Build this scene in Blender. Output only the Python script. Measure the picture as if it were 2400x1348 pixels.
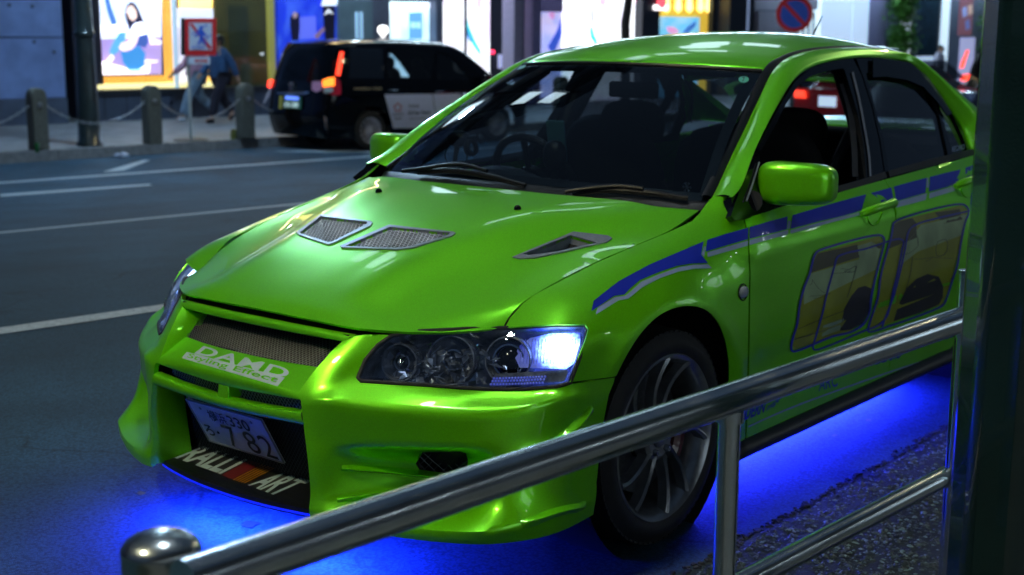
import bpy, bmesh, math, random
import numpy as np
from mathutils import Vector, Matrix
from mathutils.geometry import delaunay_2d_cdt

random.seed(7)
rng = np.random.default_rng(7)
for _o in list(bpy.data.objects):
    bpy.data.objects.remove(_o)
scene = bpy.context.scene
COL = scene.collection

# ------------------------------------------------------------------ camera
W, H = 2400, 1348
CAMP = np.array([3.23313255, 2.92797443, 1.47077623])
YAW, PITCH, ROLL, FPX = math.radians(219.2525943), math.radians(10.6513176), math.radians(0.36039736), 3222.8268549


def cam_axes():
    f = np.array([math.cos(YAW) * math.cos(PITCH), math.sin(YAW) * math.cos(PITCH), -math.sin(PITCH)])
    r = np.cross(f, [0, 0, 1]); r /= np.linalg.norm(r)
    u = np.cross(r, f)
    return f, r * math.cos(ROLL) + u * math.sin(ROLL), -r * math.sin(ROLL) + u * math.cos(ROLL)


CF, CR_, CU = cam_axes()
cam_data = bpy.data.cameras.new('camera')
cam = bpy.data.objects.new('camera', cam_data)
COL.objects.link(cam)
cam.matrix_world = Matrix(((CR_[0], CU[0], -CF[0], CAMP[0]), (CR_[1], CU[1], -CF[1], CAMP[1]),
                           (CR_[2], CU[2], -CF[2], CAMP[2]), (0, 0, 0, 1)))
cam_data.sensor_fit = 'HORIZONTAL'
cam_data.sensor_width = 36
cam_data.lens = FPX / 2400 * 36
cam_data.clip_start = 0.05
cam_data.clip_end = 900
cam_data.dof.use_dof = True
cam_data.dof.focus_distance = 3.35
cam_data.dof.aperture_fstop = 4.0
cam_data.dof.aperture_blades = 9
scene.camera = cam

# ------------------------------------------------------------------ world, exposure
world = bpy.data.worlds.new('World')
scene.world = world
world.use_nodes = True
_wn = world.node_tree
_bg = _wn.nodes['Background']
_sky = _wn.nodes.new('ShaderNodeTexSky')
_sky.sky_type = 'NISHITA'
_sky.sun_disc = False
_sky.sun_elevation = math.radians(-4.0)
_sky.sun_rotation = math.radians(100)
_mix = _wn.nodes.new('ShaderNodeMixRGB')
_mix.blend_type = 'ADD'
_mix.inputs[0].default_value = 1.0
_mix.inputs[2].default_value = (0.50, 0.85, 1.45, 1)
_wn.links.new(_sky.outputs[0], _mix.inputs[1])
_wn.links.new(_mix.outputs[0], _bg.inputs[0])
_bg.inputs[1].default_value = 0.05
scene.view_settings.view_transform = 'Standard'
scene.view_settings.look = 'None'
scene.view_settings.exposure = 0.0
scene.view_settings.gamma = 1.0
scene.view_settings.use_curve_mapping = False
scene.cycles.use_denoising = True
scene.cycles.max_bounces = 8
scene.cycles.transparent_max_bounces = 16
scene.cycles.sample_clamp_indirect = 6.0
scene.cycles.caustics_reflective = False
scene.cycles.caustics_refractive = False


# ------------------------------------------------------------------ pixel <-> place
def ray(px, py):
    return CF + CR_ * (px - W / 2) / FPX - CU * (py - H / 2) / FPX


def bp(px, py, x=None, y=None, z=None):
    d = ray(px, py)
    for k, a in ((0, x), (1, y), (2, z)):
        if a is not None:
            return CAMP + d * (a - CAMP[k]) / d[k]


def bpl(px, py, n, d0):
    """meets the plane n.p = d0"""
    d = ray(px, py); n = np.array(n, float)
    return CAMP + d * (d0 - n @ CAMP) / (n @ d)


def X(px, py, x): return bp(px, py, x=x)
def Y(px, py, y): return bp(px, py, y=y)
def Z(px, py, z): return bp(px, py, z=z)


def proj(P):
    d = np.asarray(P, float) - CAMP
    z = d @ CF
    return np.stack([W / 2 + FPX * (d @ CR_) / z, H / 2 - FPX * (d @ CU) / z], -1)


# ------------------------------------------------------------------ materials
def mat(name, col=(.5, .5, .5), rough=.5, metal=0.0, coat=0.0, emit=None, estr=0.0, noise=0.0, nscale=20.0,
        bump=0.0, bscale=60.0, spec=.5, coat_rough=.03, alpha=1.0, col2=None, aniso=0):
    m = bpy.data.materials.new(name)
    m.use_nodes = True
    nt = m.node_tree
    b = nt.nodes['Principled BSDF']
    b.inputs['Base Color'].default_value = (*col, 1)
    b.inputs['Roughness'].default_value = rough
    b.inputs['Metallic'].default_value = metal
    b.inputs['Coat Weight'].default_value = coat
    b.inputs['Coat Roughness'].default_value = coat_rough
    b.inputs['Specular IOR Level'].default_value = spec
    b.inputs['Alpha'].default_value = alpha
    if emit:
        b.inputs['Emission Color'].default_value = (*emit, 1)
        b.inputs['Emission Strength'].default_value = estr
    if noise or bump or col2:
        tc = nt.nodes.new('ShaderNodeTexCoord')
        n = nt.nodes.new('ShaderNodeTexNoise')
        n.inputs['Scale'].default_value = nscale
        n.inputs['Detail'].default_value = 6
        nt.links.new(tc.outputs['Object'], n.inputs['Vector'])
        if noise or col2:
            mx = nt.nodes.new('ShaderNodeMixRGB')
            c2 = col2 or tuple(c * (1 - noise) for c in col)
            mx.inputs[1].default_value = (*col, 1)
            mx.inputs[2].default_value = (*c2, 1)
            rp = nt.nodes.new('ShaderNodeValToRGB')
            rp.color_ramp.elements[0].position = .35
            rp.color_ramp.elements[1].position = .65
            nt.links.new(n.outputs['Fac'], rp.inputs[0])
            nt.links.new(rp.outputs[0], mx.inputs[0])
            nt.links.new(mx.outputs[0], b.inputs['Base Color'])
        if bump:
            n2 = nt.nodes.new('ShaderNodeTexNoise')
            n2.inputs['Scale'].default_value = bscale
            n2.inputs['Detail'].default_value = 8
            nt.links.new(tc.outputs['Object'], n2.inputs['Vector'])
            bm_ = nt.nodes.new('ShaderNodeBump')
            bm_.inputs['Strength'].default_value = bump
            bm_.inputs['Distance'].default_value = .004
            nt.links.new(n2.outputs['Fac'], bm_.inputs['Height'])
            nt.links.new(bm_.outputs[0], b.inputs['Normal'])
    return m


def glass(name, tint=(.8, .9, .95), refl=.08, dark=0.0, rough=0.0):
    """thin pane: lets light through tinted, mirrors by Fresnel"""
    m = bpy.data.materials.new(name); m.use_nodes = True
    nt = m.node_tree; nt.nodes.clear()
    out = nt.nodes.new('ShaderNodeOutputMaterial')
    tr = nt.nodes.new('ShaderNodeBsdfTransparent'); tr.inputs[0].default_value = (*tint, 1)
    gl = nt.nodes.new('ShaderNodeBsdfGlossy'); gl.inputs['Roughness'].default_value = rough
    gl.inputs[0].default_value = (1, 1, 1, 1)
    lw = nt.nodes.new('ShaderNodeLayerWeight'); lw.inputs[0].default_value = .5
    fr = nt.nodes.new('ShaderNodeMath'); fr.operation = 'POWER'; fr.inputs[1].default_value = 4.2
    nt.links.new(lw.outputs['Facing'], fr.inputs[0])
    ad = nt.nodes.new('ShaderNodeMath'); ad.operation = 'MULTIPLY_ADD'; ad.inputs[1].default_value = .85; ad.inputs[2].default_value = .055 + refl; ad.use_clamp = True
    mx = nt.nodes.new('ShaderNodeMixShader')
    nt.links.new(fr.outputs[0], ad.inputs[0]); nt.links.new(ad.outputs[0], mx.inputs[0])
    nt.links.new(tr.outputs[0], mx.inputs[1]); nt.links.new(gl.outputs[0], mx.inputs[2])
    nt.links.new(mx.outputs[0], out.inputs[0])
    return m


def emis(name, col, s):
    m = bpy.data.materials.new(name); m.use_nodes = True
    b = m.node_tree.nodes['Principled BSDF']
    b.inputs['Base Color'].default_value = (*[min(1, c) for c in col], 1)
    b.inputs['Emission Color'].default_value = (*col, 1)
    b.inputs['Emission Strength'].default_value = s
    b.inputs['Roughness'].default_value = .4
    return m


# ------------------------------------------------------------------ objects
def tag(o, label=None, cat=None, group=None, kind=None):
    if label: o['label'] = label
    if cat: o['category'] = cat
    if group: o['group'] = group
    if kind: o['kind'] = kind
    return o


def empty(name, loc=(0, 0, 0), rz=0.0, label=None, cat=None, group=None):
    o = bpy.data.objects.new(name, None)
    o.empty_display_size = .1
    COL.objects.link(o)
    o.location = loc
    o.rotation_euler = (0, 0, rz)
    return tag(o, label, cat, group)


def obj(name, verts, faces, m=None, parent=None, smooth=True, kind=None, sharp=None):
    me = bpy.data.meshes.new(name)
    me.from_pydata([tuple(map(float, v)) for v in verts], [], [tuple(map(int, f)) for f in faces])
    me.validate(clean_customdata=False)
    if m: me.materials.append(m)
    if smooth:
        me.polygons.foreach_set('use_smooth', [True] * len(me.polygons))
        if sharp: me.set_sharp_from_angle(angle=math.radians(sharp))
    o = bpy.data.objects.new(name, me)
    COL.objects.link(o)
    if parent: o.parent = parent
    if kind: o['kind'] = kind
    return o


class MB:
    """collects simple shapes and links them as one mesh"""
    def __init__(s): s.v = []; s.f = []

    def add(s, v, f):
        k = len(s.v); s.v += [tuple(map(float, p)) for p in v]; s.f += [tuple(i + k for i in q) for q in f]; return s

    def box(s, c, d, R=None, taper=1.0):
        c = np.array(c, float); d = np.array(d, float) / 2
        v = []
        for z in (-1, 1):
            t = taper if z > 0 else 1
            for x, y in ((-1, -1), (1, -1), (1, 1), (-1, 1)):
                p = np.array([x * d[0] * t, y * d[1] * t, z * d[2]])
                if R is not None: p = R @ p
                v.append(c + p)
        return s.add(v, [(3, 2, 1, 0), (4, 5, 6, 7), (0, 1, 5, 4), (1, 2, 6, 5), (2, 3, 7, 6), (3, 0, 4, 7)])

    def tube(s, pts, r, n=10, caps=True):
        pts = [np.array(p, float) for p in pts]
        rs = r if hasattr(r, '__len__') else [r] * len(pts)
        v = []; up = None
        for i, p in enumerate(pts):
            t = pts[min(i + 1, len(pts) - 1)] - pts[max(i - 1, 0)]
            t = t / (np.linalg.norm(t) + 1e-12)
            if up is None:
                up = np.array([0, 0, 1.]) if abs(t[2]) < .9 else np.array([1., 0, 0])
            a = up - t * (up @ t); a /= np.linalg.norm(a); up = a
            b = np.cross(t, a)
            for k in range(n):
                w = 2 * math.pi * k / n
                v.append(p + rs[i] * (a * math.cos(w) + b * math.sin(w)))
        f = []
        for i in range(len(pts) - 1):
            for k in range(n):
                k2 = (k + 1) % n
                f.append((i * n + k, (i + 1) * n + k, (i + 1) * n + k2, i * n + k2)[::-1])
        if caps:
            f.append(tuple(range(n))[::-1]); f.append(tuple((len(pts) - 1) * n + k for k in range(n)))
        return s.add(v, f)

    def lathe(s, prof, n=24, c=(0, 0, 0), ax=(0, 0, 1), closed=False):
        """prof: (radius, height) pairs turned about the axis ax through c"""
        ax = np.array(ax, float); ax /= np.linalg.norm(ax)
        a = np.cross(ax, [0, 0, 1.] if abs(ax[2]) < .9 else [1., 0, 0]); a /= np.linalg.norm(a); b = np.cross(ax, a)
        v = []; c = np.array(c, float)
        for r, h in prof:
            for k in range(n):
                w = 2 * math.pi * k / n
                v.append(c + ax * h + r * (a * math.cos(w) + b * math.sin(w)))
        f = []; m = len(prof)
        for i in range(m - 1 + (1 if closed else 0)):
            j = (i + 1) % m
            for k in range(n):
                k2 = (k + 1) % n
                f.append((i * n + k, i * n + k2, j * n + k2, j * n + k))
        return s.add(v, f)

    def prism(s, poly, a, b):
        """poly: 3D outline; swept from offset a to offset b (3-vectors)"""
        n = len(poly); P = [np.array(p, float) for p in poly]
        v = [p + np.array(a, float) for p in P] + [p + np.array(b, float) for p in P]
        return s.add(v, [tuple(range(n))[::-1], tuple(range(n, 2 * n))] + [(i, (i + 1) % n, (i + 1) % n + n, i + n) for i in range(n)])

    def build(s, name, m, parent=None, smooth=True, sharp=35, kind=None, bevel=0):
        o = obj(name, s.v, s.f, m, parent, smooth, kind, sharp)
        if bevel:
            b = o.modifiers.new('bevel', 'BEVEL'); b.width = bevel; b.segments = 2; b.limit_method = 'ANGLE'; b.angle_limit = math.radians(40)
        return o


def spline(P, n, closed=False):
    P = np.array(P, float)
    if closed: P = np.concatenate([P, P[:1]])
    k = len(P)
    d = np.linalg.norm(np.diff(P, axis=0), axis=1) ** .5 + 1e-9
    T = np.r_[0, np.cumsum(d)]
    return herm(P, T, n)


def herm(P, T, n):
    k = len(P); sl = np.diff(P, axis=0) / np.diff(T).reshape(-1, *([1] * (P.ndim - 1)))
    M = np.empty_like(P); M[0] = sl[0]; M[-1] = sl[-1]
    if k > 2:
        h = np.diff(T); w = (h[1:] / (h[:-1] + h[1:])).reshape(-1, *([1] * (P.ndim - 1)))
        M[1:-1] = sl[:-1] * w + sl[1:] * (1 - w)
        M[0] = 1.5 * sl[0] - .5 * M[1]; M[-1] = 1.5 * sl[-1] - .5 * M[-2]
    t = np.linspace(0, T[-1], n); i = np.clip(np.searchsorted(T, t, 'right') - 1, 0, k - 2)
    sh = (-1,) + (1,) * (P.ndim - 1)
    hh = (T[i + 1] - T[i]).reshape(sh); f = ((t - T[i]).reshape(sh)) / hh
    return (2 * f**3 - 3 * f**2 + 1) * P[i] + (f**3 - 2 * f**2 + f) * hh * M[i] + (-2 * f**3 + 3 * f**2) * P[i + 1] + (f**3 - f**2) * hh * M[i + 1]


class Surf:
    """smooth sheet through a grid of points; rows along u, columns along v; outward side towards 'out'"""
    def __init__(s, rows, nu=60, nv=60, out=(1, 1, 1), linear=False, fn=None):
        P = np.array(rows, float)
        if linear:
            s.G = P
            if P.shape[0] == 2 or P.shape[1] == 2:
                a = np.linspace(0, 1, nu); b = np.linspace(0, 1, nv)
                iu = a * (P.shape[0] - 1); k = np.minimum(iu.astype(int), P.shape[0] - 2); f = (iu - k)[:, None, None]
                Q = P[k] * (1 - f) + P[k + 1] * f
                iv = b * (P.shape[1] - 1); k = np.minimum(iv.astype(int), P.shape[1] - 2); f = (iv - k)[None, :, None]
                s.G = Q[:, k] * (1 - f) + Q[:, k + 1] * f
        else:
            du = np.linalg.norm(np.diff(P, axis=0), axis=2).mean(1)
            Q = herm(P, np.r_[0, np.cumsum(du)], nu)
            dv = np.linalg.norm(np.diff(P, axis=1), axis=2).mean(0)
            Q = herm(Q.transpose(1, 0, 2), np.r_[0, np.cumsum(dv)], nv).transpose(1, 0, 2)
            s.G = Q
        if fn is not None: s.G = fn(s.G)
        s.nu, s.nv = s.G.shape[:2]
        gu = np.gradient(s.G, axis=0); gv = np.gradient(s.G, axis=1)
        n = np.cross(gu, gv); n /= np.linalg.norm(n, axis=2, keepdims=True) + 1e-12
        s.flip = 1.0
        if (n.mean((0, 1)) @ np.array(out, float)) < 0: n = -n; s.flip = -1.0
        s.N = n
        s.pr = proj(s.G)
        s.face = ((CAMP - s.G) * s.N).sum(2) > 0
        s.Lu = np.linalg.norm(np.diff(s.G, axis=0), axis=2).sum(0).mean()
        s.Lv = np.linalg.norm(np.diff(s.G, axis=1), axis=2).sum(1).mean()

    def _at(s, A, u, v):
        u = np.asarray(u, float) * (s.nu - 1); v = np.asarray(v, float) * (s.nv - 1)
        i = np.clip(u.astype(int), 0, s.nu - 2); j = np.clip(v.astype(int), 0, s.nv - 2)
        a = (u - i)[..., None]; b = (v - j)[..., None]
        return (A[i, j] * (1 - a) + A[i + 1, j] * a) * (1 - b) + (A[i, j + 1] * (1 - a) + A[i + 1, j + 1] * a) * b

    def ev(s, u, v, off=0.0):
        P = s._at(s.G, u, v)
        if np.any(off): P = P + s.nrm(u, v) * off
        return P

    def nrm(s, u, v):
        n = s._at(s.N, np.clip(u, 0, 1), np.clip(v, 0, 1))
        return n / (np.linalg.norm(n, axis=-1, keepdims=True) + 1e-12)

    def uv(s, pts, ext=.06):
        """pixel points -> (u,v) where the sight line meets the sheet"""
        pts = np.atleast_2d(np.array(pts, float)); out = []
        for p in pts:
            d = ((s.pr - p) ** 2).sum(2) + np.where(s.face, 0, 1e5)
            i, j = np.unravel_index(np.argmin(d), d.shape)
            q = np.array([i / (s.nu - 1), j / (s.nv - 1)])
            e = 1e-3
            for _ in range(14):
                f0 = proj(s.ev(q[0], q[1])) - p
                if np.abs(f0).max() < .02: break
                J = np.stack([(proj(s.ev(q[0] + e, q[1])) - p - f0) / e, (proj(s.ev(q[0], q[1] + e)) - p - f0) / e], 1)
                try: st = np.linalg.solve(J + np.eye(2) * 1e-6, -f0)
                except np.linalg.LinAlgError: break
                m = np.abs(st).max()
                if m > .08: st *= .08 / m
                q = np.clip(q + st, -ext, 1 + ext)
            out.append(q)
        return np.array(out)

    def at(s, px, py, off=0.0):
        q = s.uv([(px, py)])[0]
        return s.ev(q[0], q[1], off)

    def nat(s, px, py):
        q = s.uv([(px, py)])[0]
        return s.nrm(q[0], q[1])


def dens(pl, step, closed=True):
    pl = [np.array(p, float) for p in pl]; out = []
    n = len(pl)
    for i in range(n if closed else n - 1):
        a, b = pl[i], pl[(i + 1) % n]
        k = max(1, int(math.ceil(np.linalg.norm(b - a) / step)))
        for j in range(k): out.append(a + (b - a) * j / k)
    if not closed: out.append(pl[-1])
    return np.array(out)


def inside(poly, pts):
    x, y = pts[:, 0], pts[:, 1]; c = np.zeros(len(pts), bool); n = len(poly)
    for i in range(n):
        x1, y1 = poly[i]; x2, y2 = poly[(i + 1) % n]
        t = (y1 > y) != (y2 > y)
        with np.errstate(divide='ignore', invalid='ignore'):
            c ^= t & (x < (x2 - x1) * (y - y1) / (y2 - y1 + 1e-15) + x1)
    return c


def segdist(poly, pts):
    d = np.full(len(pts), 1e9); n = len(poly)
    for i in range(n):
        a = poly[i]; b = poly[(i + 1) % n]; ab = b - a
        t = np.clip(((pts - a) @ ab) / (ab @ ab + 1e-15), 0, 1)
        d = np.minimum(d, np.linalg.norm(pts - a - t[:, None] * ab, axis=1))
    return d


def panel(name, S, poly, m, parent=None, holes=(), step=.03, off=0.0, th=.012, space='px', mirror=False, both=False,
          pxstep=10, kind=None, label=None, depth_holes=None, round_=.0022):
    """a sheet cut from S along an outline (with holes), its edges turned in by th"""
    sc = np.array([S.Lu, S.Lv])
    def touv(pl):
        if space == 'px': return S.uv(dens(pl, pxstep)) * sc
        return dens(np.array(pl, float) * sc, step)
    loops = [touv(poly)] + [touv(h) for h in holes]
    lo = loops[0].min(0); hi = loops[0].max(0)
    gx = np.arange(lo[0] + step / 2, hi[0], step); gy = np.arange(lo[1] + step / 2, hi[1], step)
    pts = np.stack(np.meshgrid(gx, gy, indexing='ij'), -1).reshape(-1, 2)
    if len(pts):
        ok = inside(loops[0], pts)
        for l in loops[1:]: ok &= ~inside(l, pts)
        for l in loops: ok &= segdist(l, pts) > step * .35
        pts = pts[ok]
    V = []; E = []
    for l in loops:
        k = len(V); V += [Vector(p) for p in l]; E += [(k + i, k + (i + 1) % len(l)) for i in range(len(l))]
    nb = len(V)
    V += [Vector(p) for p in pts]
    vo, eo, fo, ov, oe, of = delaunay_2d_cdt(V, E, [], 0, 1e-6)
    q = np.array([tuple(v) for v in vo])
    cen = np.array([q[list(f)].mean(0) for f in fo])
    ok = inside(loops[0], cen)
    for l in loops[1:]: ok &= ~inside(l, cen)
    fs = [f for f, k in zip(fo, ok) if k]
    uv = q / sc
    P = S.ev(uv[:, 0], uv[:, 1], off); N = S.nrm(uv[:, 0], uv[:, 1])
    res = []
    # orientation
    fs2 = []
    if fs:
        for f in fs:
            n = np.cross(P[f[1]] - P[f[0]], P[f[2]] - P[f[0]])
            fs2.append(tuple(f) if n @ N[f[0]] > 0 else tuple(f)[::-1])
    cnt = {}
    for f in fs2:
        for a, b in zip(f, f[1:] + f[:1]): cnt[(a, b)] = 1
    bd = [(a, b) for (a, b) in cnt if (b, a) not in cnt]
    verts = [p for p in P]; sharp_k = len(verts)
    if th > 0:
        idx = {}
        for a, b in bd:
            for i in (a, b):
                if i not in idx:
                    idx[i] = len(verts)
                    verts.append(P[i] - N[i] * th)
        for a, b in bd: fs2.append((b, a, idx[a], idx[b]))
    used = sorted({i for f in fs2 for i in f}); mp = {i: k for k, i in enumerate(used)}
    verts = [verts[i] for i in used]; fs2 = [tuple(mp[i] for i in f) for f in fs2]
    sides = [0, 1] if both else ([1] if mirror else [0])
    for sd in sides:
        vv = [(p[0], -p[1], p[2]) if sd else tuple(p) for p in verts]
        ff = [f[::-1] for f in fs2] if sd else fs2
        o = obj(name, vv, ff, m, parent, True, kind, 50)
        if label: o['label'] = label
        res.append(o)
    return res[0] if len(res) == 1 else res


def sheet(name, S, m, parent=None, both=False, kind=None, off=0.0, solid=0.0):
    """the whole grid of S as a mesh"""
    G = S.G + S.N * off; nu, nv = S.nu, S.nv
    v = G.reshape(-1, 3)
    f = [(i * nv + j, (i + 1) * nv + j, (i + 1) * nv + j + 1, i * nv + j + 1) for i in range(nu - 1) for j in range(nv - 1)]
    if S.flip < 0: f = [q[::-1] for q in f]
    r = [obj(name, v, f, m, parent, True, kind, 60)]
    if both: r.append(obj(name, v * [1, -1, 1], [q[::-1] for q in f], m, parent, True, kind, 60))
    if solid:
        for o in r:
            s_ = o.modifiers.new('solid', 'SOLIDIFY'); s_.thickness = solid; s_.offset = -1
    return r[0] if not both else r


def ribbon(name, S, pl, w, m, parent=None, off=.0012, closed=False, n=None, raw=False):
    """a stripe of pixel width w following a pixel path on S"""
    pl = np.array(pl, float)
    if not raw: pl = spline(pl, n or max(6, len(pl) * 6), closed)
    t = np.gradient(pl, axis=0); t /= np.linalg.norm(t, axis=1, keepdims=True) + 1e-9
    nn = np.stack([-t[:, 1], t[:, 0]], 1); ws = np.array(w if hasattr(w, '__len__') else [w] * len(pl), float)
    if len(ws) != len(pl): ws = np.interp(np.linspace(0, 1, len(pl)), np.linspace(0, 1, len(ws)), ws)
    ws = ws[:, None]
    A = S.uv(pl + nn * ws / 2); B = S.uv(pl - nn * ws / 2)
    v = list(S.ev(A[:, 0], A[:, 1], off)) + list(S.ev(B[:, 0], B[:, 1], off))
    k = len(pl); f = [(i, i + 1, k + i + 1, k + i) for i in range(k - 1)]
    return obj(name, v, f, m, parent, True)


_tc = {}


def text_mesh(body, bold=0.0, shear=0.0, font=None, spacing=1.0):
    cu = bpy.data.curves.new('t', 'FONT'); cu.body = body
    cu.offset = bold; cu.shear = shear; cu.space_character = spacing; cu.resolution_u = 4
    o = bpy.data.objects.new('t', cu); COL.objects.link(o)
    bpy.context.view_layer.update()
    me = o.to_mesh()
    v = np.array([x.co[:2] for x in me.vertices]).reshape(-1, 2); f = [tuple(p.vertices) for p in me.polygons]
    o.to_mesh_clear(); bpy.data.objects.remove(o); bpy.data.curves.remove(cu)
    return v, f


def homog(q):
    """unit square (x right, y down) -> quad TL,TR,BR,BL"""
    s = [(0, 0), (1, 0), (1, 1), (0, 1)]; A = []; b = []
    for (x, y), (u, v) in zip(s, q):
        A.append([x, y, 1, 0, 0, 0, -u * x, -u * y]); b.append(u)
        A.append([0, 0, 0, x, y, 1, -v * x, -v * y]); b.append(v)
    h = np.linalg.solve(np.array(A, float), np.array(b, float))
    return np.append(h, 1).reshape(3, 3)


def text_on(name, body, quad, S, m, parent=None, off=.0012, bold=0.0, shear=0.0, spacing=1.0):
    v, f = text_mesh(body, bold, shear, spacing=spacing)
    lo, hi = v.min(0), v.max(0); t = (v - lo) / (hi - lo); t[:, 1] = 1 - t[:, 1]
    Hm = homog(quad); p = np.c_[t, np.ones(len(t))] @ Hm.T; p = p[:, :2] / p[:, 2:]
    q = S.uv(p, ext=.2)
    P = S.ev(q[:, 0], q[:, 1], off)
    n0 = S.N.mean((0, 1)); f2 = []
    for g in f:
        n = np.cross(P[g[1]] - P[g[0]], P[g[2]] - P[g[0]]); f2.append(g if n @ n0 > 0 else g[::-1])
    return obj(name, P, f2, m, parent, False)


def text_flat(name, body, o, ux, uy, w, h, m, parent=None, bold=0.0, shear=0.0, off=0.0, spacing=1.0):
    """lettering on a plane: o lower-left corner, ux right, uy up, in metres"""
    v, f = text_mesh(body, bold, shear, spacing=spacing)
    lo, hi = v.min(0), v.max(0); t = (v - lo) / (hi - lo)
    o = np.array(o, float); ux = np.array(ux, float); uy = np.array(uy, float); n = np.cross(ux, uy); n /= np.linalg.norm(n)
    P = [o + ux * w * a + uy * h * b + n * off for a, b in t]
    return obj(name, P, f, m, parent, False)


def flat(name, pts, m, parent=None, off=(0, 0, 0), th=0.0, kind=None, smooth=False):
    """a flat polygon from 3D corners, optionally th thick against its normal"""
    P = [np.array(p, float) + np.array(off, float) for p in pts]
    n = len(P); f = [tuple(range(n))]
    if th:
        nn = np.cross(P[1] - P[0], P[2] - P[0]); nn /= np.linalg.norm(nn)
        P2 = [p - nn * th for p in P]
        f += [tuple(range(n, 2 * n))[::-1]] + [(i + n, (i + 1) % n + n, (i + 1) % n, i) for i in range(n)]
        P = P + P2
    return obj(name, P, f, m, parent, smooth, kind)
# ================================================================== materials of the cars
M = {}


def paint_mat(name, base, metal=.50, rough=.33):
    m = bpy.data.materials.new(name); m.use_nodes = True
    nt = m.node_tree; b = nt.nodes['Principled BSDF']
    b.inputs['Metallic'].default_value = metal
    b.inputs['Roughness'].default_value = rough
    b.inputs['Coat Weight'].default_value = .6
    b.inputs['Coat Roughness'].default_value = .012
    b.inputs['Coat IOR'].default_value = 1.55
    tc = nt.nodes.new('ShaderNodeTexCoord')
    vo = nt.nodes.new('ShaderNodeTexVoronoi'); vo.inputs['Scale'].default_value = 900
    nt.links.new(tc.outputs['Object'], vo.inputs['Vector'])
    mx = nt.nodes.new('ShaderNodeMixRGB')
    mx.inputs[1].default_value = (*[c * .86 for c in base], 1)
    mx.inputs[2].default_value = (*[min(1, c * 1.14) for c in base], 1)
    nt.links.new(vo.outputs['Color'], mx.inputs[0])
    # faint dust and swirl marks: uneven sheen and a slight veil
    n1 = nt.nodes.new('ShaderNodeTexNoise'); n1.inputs['Scale'].default_value = 3.2; n1.inputs['Detail'].default_value = 9; n1.inputs['Roughness'].default_value = .68
    nt.links.new(tc.outputs['Object'], n1.inputs['Vector'])
    mr = nt.nodes.new('ShaderNodeMapRange'); mr.inputs[1].default_value = .42; mr.inputs[2].default_value = .72; mr.inputs[3].default_value = .010; mr.inputs[4].default_value = .030
    nt.links.new(n1.outputs['Fac'], mr.inputs[0]); nt.links.new(mr.outputs[0], b.inputs['Coat Roughness'])
    n2 = nt.nodes.new('ShaderNodeTexNoise'); n2.inputs['Scale'].default_value = 160; n2.inputs['Detail'].default_value = 4
    nt.links.new(tc.outputs['Object'], n2.inputs['Vector'])
    m3 = nt.nodes.new('ShaderNodeMapRange'); m3.inputs[1].default_value = .68; m3.inputs[2].default_value = .76; m3.inputs[3].default_value = 0; m3.inputs[4].default_value = .05
    nt.links.new(n2.outputs['Fac'], m3.inputs[0])
    m4 = nt.nodes.new('ShaderNodeMath'); m4.operation = 'MULTIPLY'; nt.links.new(m3.outputs[0], m4.inputs[0]); nt.links.new(n1.outputs['Fac'], m4.inputs[1])
    mx2 = nt.nodes.new('ShaderNodeMixRGB'); mx2.inputs[2].default_value = (.20, .22, .18, 1)
    nt.links.new(m4.outputs[0], mx2.inputs[0]); nt.links.new(mx.outputs[0], mx2.inputs[1])
    nt.links.new(mx2.outputs[0], b.inputs['Base Color'])
    return m


M['paint'] = paint_mat('lime_metallic_paint', (.195, .86, .0))
M['black_gloss'] = mat('gloss_black', (.003, .004, .006), .10, 0, 0.15, noise=.3, spec=.35)
M['black_satin'] = mat('satin_black', (.010, .012, .016), .42, noise=.4, bump=.1, bscale=300)
M['rubber'] = mat('rubber', (.016, .017, .019), .62, noise=.3, nscale=40, bump=.25, bscale=260)
M['dark'] = mat('dark_inside', (.006, .006, .008), .8, noise=.3)
M['trim'] = mat('interior_trim', (.022, .026, .036), .6, noise=.3, nscale=30, bump=.4, bscale=500)
M['cloth'] = mat('seat_cloth', (.003, .003, .005), .85, noise=.4, bump=.5, bscale=700)
M['silver'] = mat('silver_trim', (.33, .37, .45), .38, .55, noise=.15, nscale=50)
M['chrome'] = mat('chrome', (.75, .78, .82), .09, 1.0, noise=.1, nscale=10)
M['dark_chrome'] = mat('smoked_chrome', (.62, .68, .78), .26, .72, noise=.6, nscale=30, bump=.5, bscale=40)
M['gunmetal'] = mat('gunmetal_wheel', (.36, .38, .41), .28, .7, .2, noise=.2, nscale=40)
M['wire'] = mat('mesh_wire', (.42, .46, .50), .35, .7, noise=.2)
M['wire_front'] = mat('front_mesh_wire', (.20, .22, .24), .35, .7, noise=.2)
M['wire_dark'] = mat('dark_mesh_wire', (.07, .08, .09), .4, .6, noise=.2)
M['blue_vinyl'] = mat('blue_vinyl', (.012, .028, .52), .3, 0, .6, noise=.12, nscale=8)
M['silver_vinyl'] = mat('silver_vinyl', (.34, .47, .70), .28, .1, .6, noise=.12, nscale=8)
M['white_vinyl'] = mat('pale_vinyl', (.50, .66, .68), .4, 0, .3, noise=.08)
M['white'] = mat('white_print', (.72, .76, .80), .5, noise=.1)
M['plate'] = mat('number_plate', (.80, .84, .95), .42, .0, noise=.1, nscale=30, bump=.15, bscale=80)
M['plate_ink'] = mat('plate_ink', (.012, .03, .035), .4, noise=.1)
M['red_dark'] = mat('dark_red_print', (.16, .012, .02), .5, noise=.1)
M['orange_print'] = mat('orange_print', (.42, .17, .01), .5, noise=.1)
M['caliper'] = mat('red_caliper', (.09, .006, .006), .35, .1, .5, noise=.1)
M['disc'] = mat('brake_disc', (.20, .21, .22), .35, .9, noise=.3, nscale=80)
M['glass_ws'] = glass('windscreen_glass', (.34, .43, .49), .02)
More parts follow.
